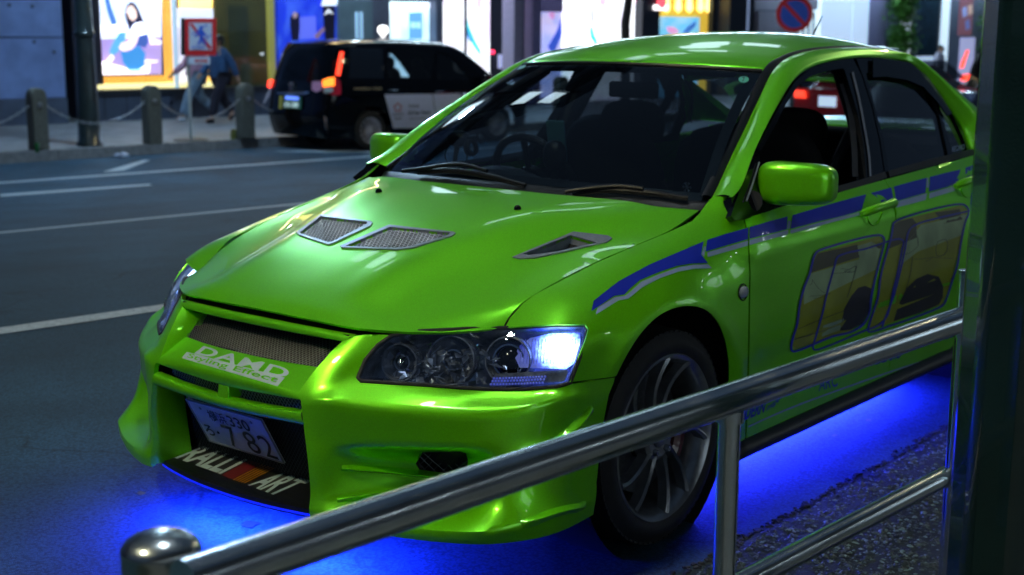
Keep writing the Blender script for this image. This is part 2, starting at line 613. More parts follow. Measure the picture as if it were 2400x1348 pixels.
M['glass_side'] = glass('clear_side_glass', (.72, .82, .88), .0)
M['glass_dark'] = glass('smoked_rear_glass', (.10, .11, .13), .02)
M['lens'] = glass('lamp_lens', (.80, .84, .92), .03)
M['lamp_white'] = emis('lit_lamp', (.55, .80, 1.0), 9)
M['lamp_blue'] = emis('lit_lamp_reflector', (.10, .16, 1.0), 1.0)  # reflector glows by itself, the lamp's blue light put in as emission
M['led_blue'] = emis('underglow_strip', (.005, .02, 1.0), .9)
M['yellow_vinyl'] = mat('yellow_vinyl', (.36, .42, .012), .32, .1, .7, noise=.25, nscale=7)
M['pale_yellow_vinyl'] = mat('pale_yellow_vinyl', (.46, .66, .34), .32, .1, .7, noise=.35, nscale=7)
M['brown_vinyl'] = mat('brown_vinyl', (.085, .09, .045), .35, .1, .7, noise=.25, nscale=6)
M['navy_vinyl'] = mat('navy_vinyl', (.010, .010, .035), .35, .1, .7, noise=.25, nscale=6)
M['line_vinyl'] = mat('line_vinyl', (.05, .05, .06), .4, noise=.1)

car = empty('sports_saloon', (0, 0, 0), 0,
            'bright lime green tuned saloon with blue side stripes and blue underglow in the foreground', 'car')

# ------------------------------------------------------------------ bonnet
HC = [  # rows rear -> front, columns centre -> gap
    [(-.21, 0, .957), (-.22, .28, .955), (-.275, .54, .948), (-.29, .60, .940), (-.325, .66, .934), (-.391, .711, .926)],
    [(-.12, 0, .950), (-.125, .25, .947), (-.155, .48, .937), (-.16, .545, .926), (-.18, .63, .905), (-.205, .7235, .883)],
    [(-.02, 0, .940), (-.02, .22, .937), (-.03, .42, .925), (-.035, .49, .906), (-.05, .60, .870), (-.06, .705, .856)],
    [(.20, 0, .900), (.20, .18, .897), (.19, .36, .880), (.185, .43, .856), (.16, .56, .828), (.13, .684, .821)],
    [(.40, 0, .846), (.40, .16, .843), (.39, .31, .828), (.38, .38, .803), (.34, .53, .778), (.29, .662, .780)],
    [(.58, 0, .788), (.58, .15, .785), (.565, .295, .773), (.545, .37, .752), (.48, .53, .735), (.40, .643, .739)],
    [(.69, 0, .746), (.685, .15, .743), (.665, .31, .731), (.635, .39, .717), (.555, .53, .712), (.44, .640, .714)],
    [(.752, 0, .717), (.745, .17, .714), (.715, .35, .705), (.68, .42, .698), (.59, .55, .694), (.462, .642, .697)],
    [(.776, 0, .700), (.768, .18, .697), (.737, .375, .690), (.70, .44, .687), (.60, .565, .685), (.473, .645, .687)],
]


def mirr(rows):
    return [[(p[0], -p[1], p[2]) for p in r[:0:-1]] + list(r) for r in rows]


SH = Surf(mirr(HC), 80, 140, out=(0, 0, 1))
# vents and duct, traced where the sight line meets the bonnet
V1o = [(752.7, 504), (868, 520), (873, 523), (869, 531), (785, 570), (770, 575), (703, 553.5), (695, 546)]
V1i = [(752.7, 509), (860, 522), (861, 526), (782, 567), (772, 571), (707, 550), (704, 547)]
V2o = [(912, 528.8), (1062, 545), (1068, 548), (1060, 555), (970, 582), (930, 587), (802, 582), (797, 578)]
V2i = [(914, 534), (1055, 547.5), (1050, 553), (962, 580), (930, 583), (810, 579)]
V3o = [(1344, 544.7), (1425, 554), (1434.5, 560.6), (1422, 569.5), (1305, 596), (1252, 606.7), (1217, 608.5), (1201, 604)]
V3i = [(1337, 553), (1399, 571), (1352, 581), (1305, 591.5), (1240, 600), (1225, 597.5)]
ring = [(0.002, i / 40) for i in range(41)] + [(.998, 1 - i / 40) for i in range(41)]
bonnet = panel('bonnet', SH, [(0.0015, .001), (0.0015, .999), (.9985, .999), (.9985, .001)], M['paint'], car, space='uv', step=.022, th=.008,
               holes=[])


def cut_panel(name, S, outer_uv, holes_px, m, step=.02, th=.02):
    """panel whose outline is in uv and whose holes are traced"""
    global _saved
    sc = np.array([S.Lu, S.Lv])
    hs = [S.uv(dens(h, 8)) for h in holes_px]
    return panel(name, S, outer_uv, m, car, holes=hs, space='uv', step=step, th=th)


bpy.data.objects.remove(bonnet)
bonnet = cut_panel('bonnet', SH, [(0.0015, .001), (0.0015, .999), (.9985, .999), (.9985, .001)], [V1i, V2i, V3i], M['paint'], th=.008)


def wires(name, S, poly_px, spacing, w, m, parent, off=0.0, ang=(55, 125), space='px'):
    sc = np.array([S.Lu, S.Lv])
    L = (S.uv(dens(poly_px, 8)) if space == 'px' else np.array(poly_px, float)) * sc
    V = []; F = []
    for a in ang:
        d = np.array([math.cos(math.radians(a)), math.sin(math.radians(a))]); n = np.array([-d[1], d[0]])
        t = L @ n
        for c in np.arange(t.min() + spacing / 2, t.max(), spacing):
            xs = []
            for i in range(len(L)):
                p, q = L[i], L[(i + 1) % len(L)]; a1, a2 = p @ n - c, q @ n - c
                if (a1 > 0) != (a2 > 0): xs.append((p + (q - p) * a1 / (a1 - a2)) @ d)
            xs.sort()
            for s0, s1 in zip(xs[::2], xs[1::2]):
                k = max(1, int((s1 - s0) / .05)); ts = np.linspace(s0, s1, k + 1)
                for sg in (-1, 1):
                    pass
                c0 = len(V)
                for tt in ts:
                    for sg in (-1, 1):
                        q = (d * tt + n * (c + sg * w / 2)) / sc; V.append((q[0], q[1], 0))
                    q = (d * tt + n * c) / sc; V.append((q[0], q[1], 1))
                for j in range(k):
                    b = c0 + 3 * j
                    F += [(b, b + 3, b + 5, b + 2), (b + 2, b + 5, b + 4, b + 1)]
    V = np.array(V); P = S.ev(V[:, 0], V[:, 1]) + S.nrm(V[:, 0], V[:, 1]) * (off + V[:, 2:3] * w * .6)
    return obj(name, P, F, m, parent, True, 'stuff')


for k, (o_, i_) in enumerate(((V1o, V1i), (V2o, V2i), (V3o, V3i))):
    fr = panel('vent_frame', SH, o_, M['silver'], car, holes=[i_], step=.02, off=.0035, th=.022, pxstep=6)
    # the well below
    q = S_ = SH.uv(dens(i_, 8)); P0 = SH.ev(q[:, 0], q[:, 1], -.01); N0 = SH.nrm(q[:, 0], q[:, 1])
    cen = P0.mean(0) - np.array([0, 0, .05]); P1 = P0 * .8 + P0.mean(0) * .2 - np.array([0, 0, .055])
    n = len(q); v = list(P0) + list(P1); f = [(i, (i + 1) % n, (i + 1) % n + n, i + n) for i in range(n)] + [tuple(range(n, 2 * n))]
    obj('vent_well', v, f, M['silver'] if k == 2 else M['dark'], fr, False)
    if k < 2:
        wires('vent_mesh', SH, i_, .0135, .0028, M['wire'], fr, off=-.006, ang=(38, 142))
if True:  # the dark mouth of the duct
    q = SH.uv([(1337, 556), (1396, 572), (1345, 582), (1328, 578)])
    obj('duct_mouth', SH.ev(q[:, 0], q[:, 1], -.022), [(0, 1, 2, 3)], M['dark'], car, False)
for px_ in ((888, 450), (1213, 490)):
    q = SH.uv([px_])[0]; p = SH.ev(q[0], q[1]); n = SH.nrm(q[0], q[1])
    MB().lathe([(.0, .012), (.006, .011), (.0105, .006), (.012, -.002)], 14, p, n).build('washer_nozzle', M['black_gloss'], car)

# ------------------------------------------------------------------ wings and doors: one sheet for the flank
XS = [.47, .35, .2, 0, -.2, -.39, -.46, -.53, -.66, -1.0, -1.5, -2.0, -2.5, -3.0, -3.45]
YZ = [
    [(.644, .689), (.705, .688), (.770, .68), (.822, .655), (.850, .555), (.858, .45), (.86, .33), (.855, .18)],
    [(.652, .765), (.718, .757), (.782, .738), (.836, .695), (.864, .60), (.870, .45), (.868, .33), (.862, .18)],
    [(.677, .804), (.74, .792), (.80, .762), (.842, .71), (.866, .61), (.870, .45), (.872, .33), (.865, .18)],
    [(.698, .846), (.755, .832), (.812, .797), (.850, .74), (.866, .63), (.872, .45), (.872, .33), (.862, .18)],
    [(.724, .882), (.775, .866), (.825, .82), (.853, .755), (.864, .63), (.868, .45), (.868, .33), (.86, .18)],
    [(.703, .945), (.762, .920), (.818, .868), (.853, .78), (.866, .63), (.867, .45), (.866, .33), (.856, .18)],
    [(.712, .985), (.776, .940), (.828, .875), (.856, .78), (.866, .63), (.867, .45), (.866, .33), (.856, .18)],
    [(.745, .995), (.792, .945), (.836, .872), (.858, .78), (.866, .63), (.867, .45), (.866, .33), (.856, .18)],
    [(.797, .930), (.818, .895), (.842, .85), (.859, .77), (.867, .63), (.867, .45), (.866, .33), (.856, .18)],
    [(.800, .945), (.822, .90), (.845, .85), (.861, .77), (.870, .63), (.868, .46), (.866, .33), (.855, .18)],
    [(.792, .965), (.816, .91), (.842, .86), (.861, .78), (.872, .63), (.870, .46), (.866, .33), (.855, .18)],
    [(.778, .980), (.806, .925), (.838, .87), (.862, .79), (.876, .64), (.872, .46), (.868, .33), (.855, .18)],
    [(.758, .990), (.792, .94), (.83, .88), (.865, .80), (.888, .66), (.885, .46), (.872, .33), (.86, .18)],
    [(.72, 1.0), (.76, .96), (.81, .90), (.85, .81), (.87, .66), (.86, .46), (.85, .33), (.84, .2)],
    [(.64, 1.0), (.68, .96), (.72, .9), (.75, .8), (.77, .66), (.77, .46), (.76, .33), (.72, .22)],
]


def flank_fn(G):
    G = G.copy()
    x, y, z = G[..., 0], G[..., 1], G[..., 2]
    for cx in (0.0, -2.625):
        r = np.sqrt((x - cx)**2 + (z - .32)**2)
        up = np.clip((z - .18) / .2, 0, 1) * (1 - .9 * np.clip((x - .24) / .14, 0, 1))
        y += up * .020 * np.exp(-((r - .385) / .045)**2) + up * .010 * np.exp(-((r - .46) / .09)**2)
    # fold along the lower door and the shoulder line above it
    zc = .470 + (-x - .45) * .018
    wt = np.clip((-x - .36) / .12, 0, 1) * np.clip((2.3 + x) / .1, 0, 1)
    d = (z - zc)
    y += wt * (.010 / (1 + np.exp(-d / .006)) - .004)
    y += wt * .007 * np.exp(-((z - .80 - (-x - .45) * .02) / .022)**2)
    G[..., 1] = y
    return G


SS = Surf([[(x, y, z) for y, z in r] for x, r in zip(XS, YZ)], 240, 120, out=(0, 1, .3), fn=flank_fn)
ARCH = [(1445, 880), (1475.7, 821), (1511, 771), (1551, 735.7), (1591.7, 719.5), (1627, 718), (1657, 728), (1682.5, 756),
        (1697.6, 791), (1706.7, 836.5), (1708.7, 882), (1707, 960), (1699, 1047)]
_arch = [tuple(p) for p in spline(ARCH[:11], 44)] + ARCH[11:]


def p3(*a): return tuple(proj(np.array(a, float)))


FEND = [(1184, 768), (1195, 746), (1226, 711), (1254, 690), (1325, 653), (1396, 617), (1432, 601.5), (1477, 581.5), (1562, 546.5),
        (1622, 518.5), (1641, 498), (1658, 474), (1671, 459.5), (1714, 462), (1709, 495), (1711, 510), (1719, 517), (1741, 513),
        (1750.5, 541.7), (1753.5, 583), (1756, 650), (1754.5, 712), (1753.5, 800), (1751.5, 875), (1748, 960), (1745, 1052)] \
    + _arch[::-1] + [(1441, 883), (1336, 896), (1352, 850), (1371, 800), (1379, 772), (1372, 761), (1304, 760), (1230, 765)]
panel('wing', SS, FEND, M['paint'], car, step=.018, th=.004, both=True)


def seam_px(x, zs, dx=0):
    out = []
    for z in zs:
        # point of the flank at this x and height
        i = np.argmin(np.abs(SS.G[:, 60, 0] - x)); j = np.argmin(np.abs(SS.G[i, :, 2] - z))
        out.append(tuple(proj(SS.G[i, j]) + np.array([dx, 0])))
    return out


SEAM2 = [(2074, 421), (2086, 441), (2095, 475), (2100, 512)] + seam_px(-1.535, (.72, .6, .48, .36, .26, .2))
DOOR1 = [(1753.5, 541.7), (1757, 583), (1759.5, 650), (1758, 712), (1757, 800), (1755, 875), (1752, 960), (1749, 1046)] \
    + [(p[0] - 1.5, p[1]) for p in SEAM2[::-1]] + [(1957, 454), (1834, 484), (1745, 513)]
panel('front_door', SS, DOOR1, M['paint'], car, step=.03, th=.016, both=True)
REARX = -2.30
# rear door, quarter and the tail, outlined in the sheet's own coordinates
def uvx(x, z):
    i = np.argmin(np.abs(SS.G[:, 40, 0] - x)); j = np.argmin(np.abs(SS.G[i, :, 2] - z)); return (i / (SS.nu - 1), j / (SS.nv - 1))


q2 = SS.uv(SEAM2)
RD = [tuple(a) for a in q2] + [uvx(-2.12, .2), uvx(-2.22, .42), uvx(-2.27, .62), uvx(-2.42, .74), (q2[0][0] + .33, 0.04)]
panel('rear_door', SS, RD, M['paint'], car, step=.03, th=.016, both=True, space='uv')
arch2 = [uvx(-2.625 + .375 * math.cos(a), .33 + .37 * math.sin(a)) for a in np.linspace(-.35, math.pi + .35, 30)]
u0 = (q2[0][0] + .332)
QP = [(u0, .04), uvx(-2.425, .74), uvx(-2.275, .62), uvx(-2.225, .42), uvx(-2.125, .2)] + arch2[1:-1] + [uvx(-3.0, .2), (1.0, 1.0), (1.0, 0.0), (u0, 0.0)]
panel('rear_quarter', SS, QP, M['paint'], car, step=.04, th=.016, both=True, space='uv')
# sill: green skirt already part of the doors; dark blade under it
sk = []
for x in np.linspace(-.40, -2.2, 24):
    sk.append([(x, .852, .205), (x, .874, .178), (x, .876, .158), (x, .80, .150)])
S_sk = Surf(sk, 30, 14, out=(0, 1, 0))
sheet('side_skirt', S_sk, M['black_satin'], car, both=True, solid=.01)

# ------------------------------------------------------------------ glasshouse sheet
def gy(x, z):
    yb = np.interp(-x, [.2, .4, 1.0, 1.5, 2.0, 2.5, 3.0], [.806, .806, .806, .797, .782, .760, .725])
    t = (z - .93)
    return yb - t * .43 - t * t * .06


GXS = [0, -.35, -.6, -.9, -1.2, -1.5, -1.8, -2.1, -2.4, -2.7, -3.0]
GZ = [.74, .86, .93, 1.0, 1.1, 1.2, 1.3, 1.38, 1.46]
SG = Surf([[(x, gy(x, z), z) for z in GZ] for x in GXS], 120, 60, out=(0, 1, .3))
DC = [(1714, 464), (1723, 455), (1735, 441), (1762.6, 363), (1797, 291), (1827.5, 236.5), (1855, 192), (1889, 163), (1940, 146), (1991, 137.5),
      (2060, 136), (2128, 148), (2175.6, 192), (2223, 253.6), (2257.5, 305), (2274, 350), (2288, 372)]
OCp = [(1669, 462), (1690, 420), (1711, 373), (1752, 288), (1794, 199), (1812, 164), (1841, 137.5), (1889, 120.5), (1957, 112.5), (2025, 111.5),
       (2094, 119), (2145, 134), (2196, 171.7), (2247, 216), (2285, 253.6), (2310, 290), (2335, 330)]
dc3 = np.array([SG.at(*p) for p in spline(DC, 60)])


def oc_pt(p):
    # the roof edge leans in with height
    return bpl(p[0], p[1], (0, 1, .40), .712 + .40 * .952) if p[0] < 2100 else bpl(p[0], p[1], (0.10, 1, .40), .712 + .40 * .952 - .175)


oc3 = np.array([oc_pt(p) for p in spline(OCp, 60)])
# even out the depth of the hindmost points
for k in range(3):
    oc3[1:-1] = oc3[1:-1] * .6 + (oc3[:-2] + oc3[2:]) * .2
    dc3[1:-1] = dc3[1:-1] * .6 + (dc3[:-2] + dc3[2:]) * .2
nrm_out = np.array([.15, .8, .55]); nrm_out /= np.linalg.norm(nrm_out)
mid1 = oc3 * .72 + dc3 * .28 + nrm_out * .016
mid2 = oc3 * .36 + dc3 * .64 + nrm_out * .015
SP = Surf(np.stack([oc3, mid1, mid2, dc3 + nrm_out * .004, dc3 - np.array([0, .012, 0])], 1), 120, 16, out=(0, 1, .5))
sheet('roof_rail', SP, M['paint'], car, both=True)
# black moulding between rail and roof / windscreen
ins = oc3 + np.array([.0, -.030, .004]); ins[:22] = oc3[:22] + np.array([.022, -.026, .004])
SM = Surf(np.stack([oc3 + np.array([0, -.002, -.001]), (oc3 + ins) / 2 + np.array([0, 0, .004]), ins, ins - np.array([0, 0, .01])], 1), 120, 8, out=(0, 0, 1))
sheet('roof_moulding', SM, M['black_satin'], car, both=True)

# roof
iws = int(np.argmin(np.abs(oc3[:, 0] + 1.10)))
irr = int(np.argmin(np.abs(oc3[:, 0] + 2.45)))
rr = []
for k, i in enumerate(np.linspace(iws, irr, 12).astype(int)):
    e = ins[i]; t = k / 11
    up = .017 + .045 * math.sin(math.pi * min(1, t * 1.25) / 2 + .0) - .02 * max(0, t - .7) / .3
    fx = .135 * (1 - t)**2
    rr.append([(e[0] + fx * (1 - s * s), e[1] * s, e[2] + up * (1 - s**2.2)) for s in (0, .3, .55, .78, .92, 1)])
SR = Surf(mirr([[p for p in r] for r in rr]), 60, 80, out=(0, 0, 1))
roof = sheet('roof', SR, M['paint'], car, solid=.02)
# roof edge beading above the windscreen
fe = SR.ev(np.zeros(40), np.linspace(0, 1, 40)) + np.array([.006, 0, -.004])
MB().tube(list(fe), .007, 8).build('windscreen_seal', M['black_satin'], car)

# windscreen
wt_ = np.array([SR.ev(0, t) for t in np.linspace(.5, 1, 6)]) + np.array([.008, 0, -.006])
wb = np.array([(-.300, 0, .968), (-.306, .17, .967), (-.325, .34, .963), (-.365, .50, .957), (-.41, .62, .951), (-.455, .70, .946)])
rows = []
for t in (0, .33, .66, 1):
    rows.append([tuple(a * (1 - t) + b * t + np.array([.45, 0, .89]) * .03 * math.sin(math.pi * t)) for a, b in zip(wb, wt_)])
SW = Surf(mirr(rows), 40, 60, out=(1, 0, 1))
sheet('windscreen', SW, M['glass_ws'], car)
# black printed border of the windscreen
for nm, pl in (('windscreen_border', [(0, 0), (0, 1), (.05, 1), (.05, 0)]), ('windscreen_border', [(.965, 0), (.965, 1), (1, 1), (1, 0)])):
    panel(nm, SW, pl, M['black_satin'], car, space='uv', step=.05, off=-.003, th=0)
for a, b in ((0, .028), (.972, 1)):
    panel('windscreen_border', SW, [(0, a), (0, b), (1, b), (1, a)], M['black_satin'], car, space='uv', step=.04, off=-.003, th=0)

# scuttle between bonnet and glass
cw = []
hb = SH.ev(np.zeros(30), np.linspace(0, 1, 30)); gb = SW.ev(np.full(30, .01), np.linspace(0, 1, 30))
for a, b in zip(hb, gb):
    cw.append([tuple(a + np.array([-.004, 0, -.004])), tuple(a + np.array([-.018, 0, -.022])), tuple(a * .5 + b * .5 + np.array([0, 0, -.024])), tuple(b + np.array([.01, 0, -.008])), tuple(b + np.array([-.02, 0, .0]))])
SC = Surf(cw, 60, 16, out=(.3, 0, 1))
sheet('scuttle', SC, M['black_satin'], car)
# wipers
def onws(px, py, off): return SW.at(px, py, off)
w1 = [onws(*p, .014) for p in [(985, 409), (1040, 406), (1100, 410), (1170, 424), (1235, 441)]]
w2 = [onws(*p, .016) for p in [(1345, 464), (1400, 455), (1470, 455), (1540, 462), (1612, 472)]]
for wp in (w1, w2):
    o = MB().tube(list(spline(wp, 14)), [.006] * 3 + [.009] * 8 + [.006] * 3, 8).build('wiper', M['black_satin'], car)
    MB().tube([p + np.array([.004, 0, -.007]) for p in spline(wp, 14)], .004, 6).build('wiper_blade', M['rubber'], o)
arm1 = [onws(*p, .03) for p in [(955, 416), (1015, 408), (1080, 400)]] + [onws(1150, 416, .03)]
MB().tube(list(spline(arm1, 12)), .007, 8).build('wiper_arm', M['black_satin'], car)
arm2 = [onws(*p, .03) for p in [(1330, 468), (1380, 458), (1450, 452), (1510, 458)]]
MB().tube(list(spline(arm2, 12)), .007, 8).build('wiper_arm', M['black_satin'], car)

# ------------------------------------------------------------------ window frames and glass
OPEN1 = [(1770, 361), (1786, 335), (1803.6, 311.6), (1834, 243), (1861.6, 202), (1889, 182), (1930, 171), (1979, 163), (1991, 202), (2012, 270), (2024, 339), (2030.6, 416), (1957, 438), (1860, 466), (1780, 488), (1755, 430)]
BSEAM = [(2003, 137), (2020, 175), (2044, 250), (2062, 330), (2073, 405)]
FR1 = DC[:9] + [(1991, 137.5), (1999, 136.8)] + [(p[0] - 1.5, p[1]) for p in BSEAM[1:]] + [(2073, 420), (1957, 455), (1834, 486), (1745, 513), (1722, 518)]
panel('window_frame', SG, FR1, M['black_gloss'], car, holes=[OPEN1], step=.03, off=.0, th=.03, both=True)
REAR_O = [(2007, 137.5), (2060, 136), (2128, 148), (2175.6, 192), (2223, 253.6), (2257.5, 305), (2273, 350), (2281, 367), (2180, 393), (2077, 418)] + [(p[0] + 1.5, p[1]) for p in BSEAM[::-1][:4]]
OPEN2 = [(2030, 172), (2060, 168), (2100, 171), (2140, 185), (2180, 204), (2200, 262), (2222, 363), (2150, 383), (2084, 402), (2070, 322), (2053, 260)]
OPEN3 = [(2191, 213), (2230, 264), (2256, 320), (2267, 351), (2233, 360), (2213, 290)]
panel('window_frame', SG, REAR_O, M['black_gloss'], car, holes=[OPEN2, OPEN3], step=.03, off=.0, th=.03, both=True)
panel('rear_window', SG, OPEN2, M['glass_dark'], car, step=.05, off=-.008, th=0, both=True)
panel('quarter_window', SG, OPEN3, M['glass_dark'], car, step=.05, off=-.008, th=0, both=True)
# bright edge of the open window channel and pillar post
for pl, w, mm in (([(1996, 170), (2012, 235), (2026, 310), (2034, 360), (2038, 414)], 5, M['silver']), ([(1985, 190), (2003, 250), (2013, 330), (2016, 410)], 14, M['trim'])):
    ribbon('window_channel', SG, pl, w, mm, car, off=.004 if w < 10 else -.02)
# only the far front window is wound up
pf = panel('front_window', SG, OPEN1, M['glass_side'], car, step=.06, off=-.012, th=0, mirror=True)
# rain visor over the front window
visor = [(1768, 352), (1797, 295), (1829, 238), (1857, 194), (1891, 166), (1940, 150), (1985, 142), (1981, 161), (1935, 169), (1893, 182), (1864, 204), (1836, 246), (1806, 306), (1775, 358)]
panel('rain_visor', SG, visor, M['black_gloss'], car, step=.03, off=.012, th=.003, both=True)
visor2 = [(2040, 140), (2090, 143), (2128, 150), (2168, 182), (2200, 226), (2226, 268), (2214, 274), (2190, 240), (2158, 206), (2120, 190), (2070, 182), (2040, 184)]
panel('rain_visor', SG, visor2, M['black_gloss'], car, step=.03, off=.012, th=.003, both=True)
# belt mouldings
for pl in ([(1958, 446), (2015, 430), (2072, 411)], [(2078, 410), (2150, 390), (2220, 372), (2284, 357)]):
    ribbon('belt_moulding', SG, pl, 15, M['black_satin'], car, off=.010)

# ------------------------------------------------------------------ rest of the body behind (seen from aside)
rw = []
for s in (0, .4, .75, 1):
    e = SR.ev(1, .5 + s / 2); rw.append([tuple(e), (-2.72, .62 * s, 1.22 - .02 * s), (-3.0, .64 * s, 1.02)])
S_rw = Surf([r for r in mirr(list(map(list, zip(*rw))))], 20, 30, out=(-1, 0, 1))
sheet('rear_screen', S_rw, M['glass_side'], car)
bt = [[(-2.98, 0, 1.02), (-2.98, .4, 1.02), (-2.98, .66, 1.01)], [(-3.25, 0, 1.035), (-3.25, .4, 1.03), (-3.25, .66, 1.0)], [(-3.5, 0, 1.02), (-3.48, .4, 1.015), (-3.44, .65, .99)],
      [(-3.55, 0, .8), (-3.53, .45, .8), (-3.46, .74, .78)], [(-3.6, 0, .5), (-3.57, .5, .5), (-3.47, .77, .48)], [(-3.55, 0, .22), (-3.52, .5, .22), (-3.42, .74, .22)]]
sheet('boot_and_rear_bumper', Surf(mirr(bt), 50, 40, out=(-1, 0, .3)), M['paint'], car, solid=.01)
cp = [[tuple(oc3[i] + np.array([0, -.01, 0])) for i in (irr, 55, 59)], [(-2.9, .70, 1.13), (-3.0, .70, 1.06), (-3.05, .70, 1.0)]]
for sg in (1, -1):
    pa = [np.array(p) * [1, sg, 1] for p in (SR.ev(1, 1.0), oc3[irr], oc3[58], (-3.05, .72, 1.0), (-3.0, .64, 1.02))]
    obj('rear_pillar', pa, [(0, 1, 2, 3, 4)], M['paint'], car, False)
# floor and wheel housings
MB().box((-1.3, 0, .21), (3.9, 1.5, .04)).build('underbody', M['dark'], car, False)
MB().box((.05, 0, .45), (.9, 1.05, .35)).build('engine_bay', M['dark'], car, False)
for cx in (0, -2.625):
    for sg in (1, -1):
        b = MB(); b.lathe([(.03, -.30), (.37, -.30), (.385, -.18), (.385, -.012)], 40, (cx, sg * .86, .335), (0, sg, 0))
        b.build('wheel_housing', M['dark'], car)
MB().box((-.415, 0, .55), (.02, 1.5, .66)).build('bulkhead', M['dark'], car, False)
# ================================================================== front bumper, lamps, grilles
BR = [
    [(.769, .340, .660), (.745, .375, .674), (.690, .443, .677), (.60, .56, .680), (.473, .648, .686), (.415, .735, .695), (.352, .825, .695), (.27, .853, .70)],
    [(.81, .325, .625), (.79, .365, .63), (.735, .432, .63), (.630, .575, .632), (.53, .675, .635), (.462, .768, .64), (.398, .842, .643), (.29, .866, .65)],
    [(.85, .31, .583), (.832, .355, .585), (.785, .415, .578), (.655, .590, .585), (.555, .695, .585), (.488, .785, .59), (.428, .853, .597), (.30, .876, .605)],
    [(.884, .297, .540), (.866, .345, .548), (.797, .425, .562), (.675, .597, .553), (.574, .70, .549), (.503, .787, .551), (.449, .851, .556), (.30, .878, .56)],
    [(.897, .312, .508), (.885, .37, .522), (.845, .44, .517), (.770, .565, .508), (.690, .675, .505), (.612, .76, .507), (.497, .845, .53), (.31, .880, .515)],
    [(.90, .325, .44), (.878, .372, .415), (.832, .445, .408), (.764, .555, .405), (.690, .670, .408), (.622, .762, .415), (.498, .843, .435), (.33, .876, .445)],
    [(.90, .335, .37), (.884, .370, .37), (.800, .435, .362), (.700, .530, .362), (.630, .640, .362), (.622, .768, .36), (.512, .852, .36), (.34, .878, .36)],
    [(.895, .338, .27), (.884, .370, .27), (.812, .445, .262), (.715, .540, .258), (.650, .655, .258), (.648, .780, .268), (.535, .858, .27), (.35, .88, .27)],
    [(.905, .342, .225), (.898, .385, .222), (.868, .47, .218), (.82, .595, .212), (.765, .70, .21), (.70, .792, .215), (.56, .865, .225), (.37, .882, .235)],
    [(.900, .342, .198), (.892, .39, .193), (.862, .475, .188), (.812, .59, .183), (.755, .69, .178), (.69, .78, .177), (.56, .856, .178), (.375, .872, .187)],
]
BR = [np.array(r) for r in BR]
_r = []
for _i, _row in enumerate(BR):
    if _i in (4, 5, 8):
        _r.append(_row + (BR[_i - 1] - _row) * (.10 if _i == 4 else .10)); _r.append(_row); _r.append(_row + (BR[_i + 1] - _row) * .10)
    else:
        _r.append(_row)
SB = Surf(_r, 190, 150, out=(1, .8, .2))
HL = [(920, 787), (984, 778), (1100, 772), (1180, 770.5), (1304, 763), (1368, 763), (1376, 772), (1369, 805), (1352, 850), (1334, 894),
      (1304, 903), (1230, 909), (1156, 910), (1080, 906), (1007, 900), (920, 895), (848, 891), (842, 885), (858, 846), (886, 812)]
LAMPH = [(919, 785), (984, 775), (1100, 769), (1180, 767), (1304, 759), (1372, 759), (1380, 771), (1372, 807), (1355, 852), (1338, 900), (1304, 909),
         (1230, 914.5), (1156, 915.5), (1080, 911), (1007, 905), (920, 900), (846, 895), (837, 886), (855, 842), (884, 808)]
uvp = SB.uv(LAMPH[12:])              # lower edge (outer -> inner) and inner edge up to the top
seam = SB.uv([(1441, 885), (1390, 892), (1345, 899)])
arc_px = [(1441, 885), (1427, 925), (1415, 985), (1405, 1060), (1398, 1130), (1393, 1190), (1391, 1204)]
low = SB.uv(arc_px)
# outline in sheet coordinates, the row index runs downwards
t_top = 0.0
bump_poly = [(0, 0.002), (0, .20)]
bump_poly = [(0.0, 0.0)] + [tuple(q) for q in SB.uv([LAMPH[0]])] + [tuple(q) for q in uvp[::-1]] + [tuple(q) for q in seam[::-1]] + [tuple(q) for q in low[1:]] + [(.999, float(low[-1][1])), (.999, 0.0)]
INT = [(990, 1060), (1078, 1058), (1092, 1062), (1097, 1078), (1094, 1106), (1082, 1116), (1030, 1120), (990, 1112), (974, 1088)]
bumper = panel('front_bumper', SB, bump_poly, M['paint'], car, space='uv', step=.016, th=.014, both=True, holes=[SB.uv(dens(INT, 8))])
for b_ in bumper:
    pass
q = SB.uv(INT)
for sg in (1, -1):
    P0 = SB.ev(q[:, 0], q[:, 1], -.005) * [1, sg, 1]; P1 = SB.ev(q[:, 0], q[:, 1], -.05) * [1, sg, 1]; n = len(q)
    f = [(i, (i + 1) % n, (i + 1) % n + n, i + n) for i in range(n)] + [tuple(range(n, 2 * n))]
    obj('intake_duct', list(P0) + list(P1), f, M['dark'], car, False)
wires('intake_mesh', SB, INT, .014, .0026, M['wire_dark'], car, off=-.03)


def blade(name, S, path, wd, th, m, parent, both=True, dz=0.0, n=24):
    """a fin standing off the sheet along a traced line, thin at its ends"""
    p = spline(path, n); q = S.uv(p); P = S.ev(q[:, 0], q[:, 1]); N = S.nrm(q[:, 0], q[:, 1])
    t = np.gradient(P, axis=0); t /= np.linalg.norm(t, axis=1, keepdims=True); B = np.cross(t, N)
    w = (np.sin(np.linspace(0.02, .98, n) * math.pi)**.6)[:, None]
    rows = [P - B * th * 1.8 - N * .004, P - B * th * .5 + N * wd * w * .7, P + N * wd * w + np.array([0, 0, dz]), P + B * th * .5 + N * wd * w * .7, P + B * th * 1.8 - N * .004]
    S2 = Surf(np.stack(rows, 1), n * 2, 14, out=tuple(N.mean(0)))
    return sheet(name, S2, m, parent, both=both)


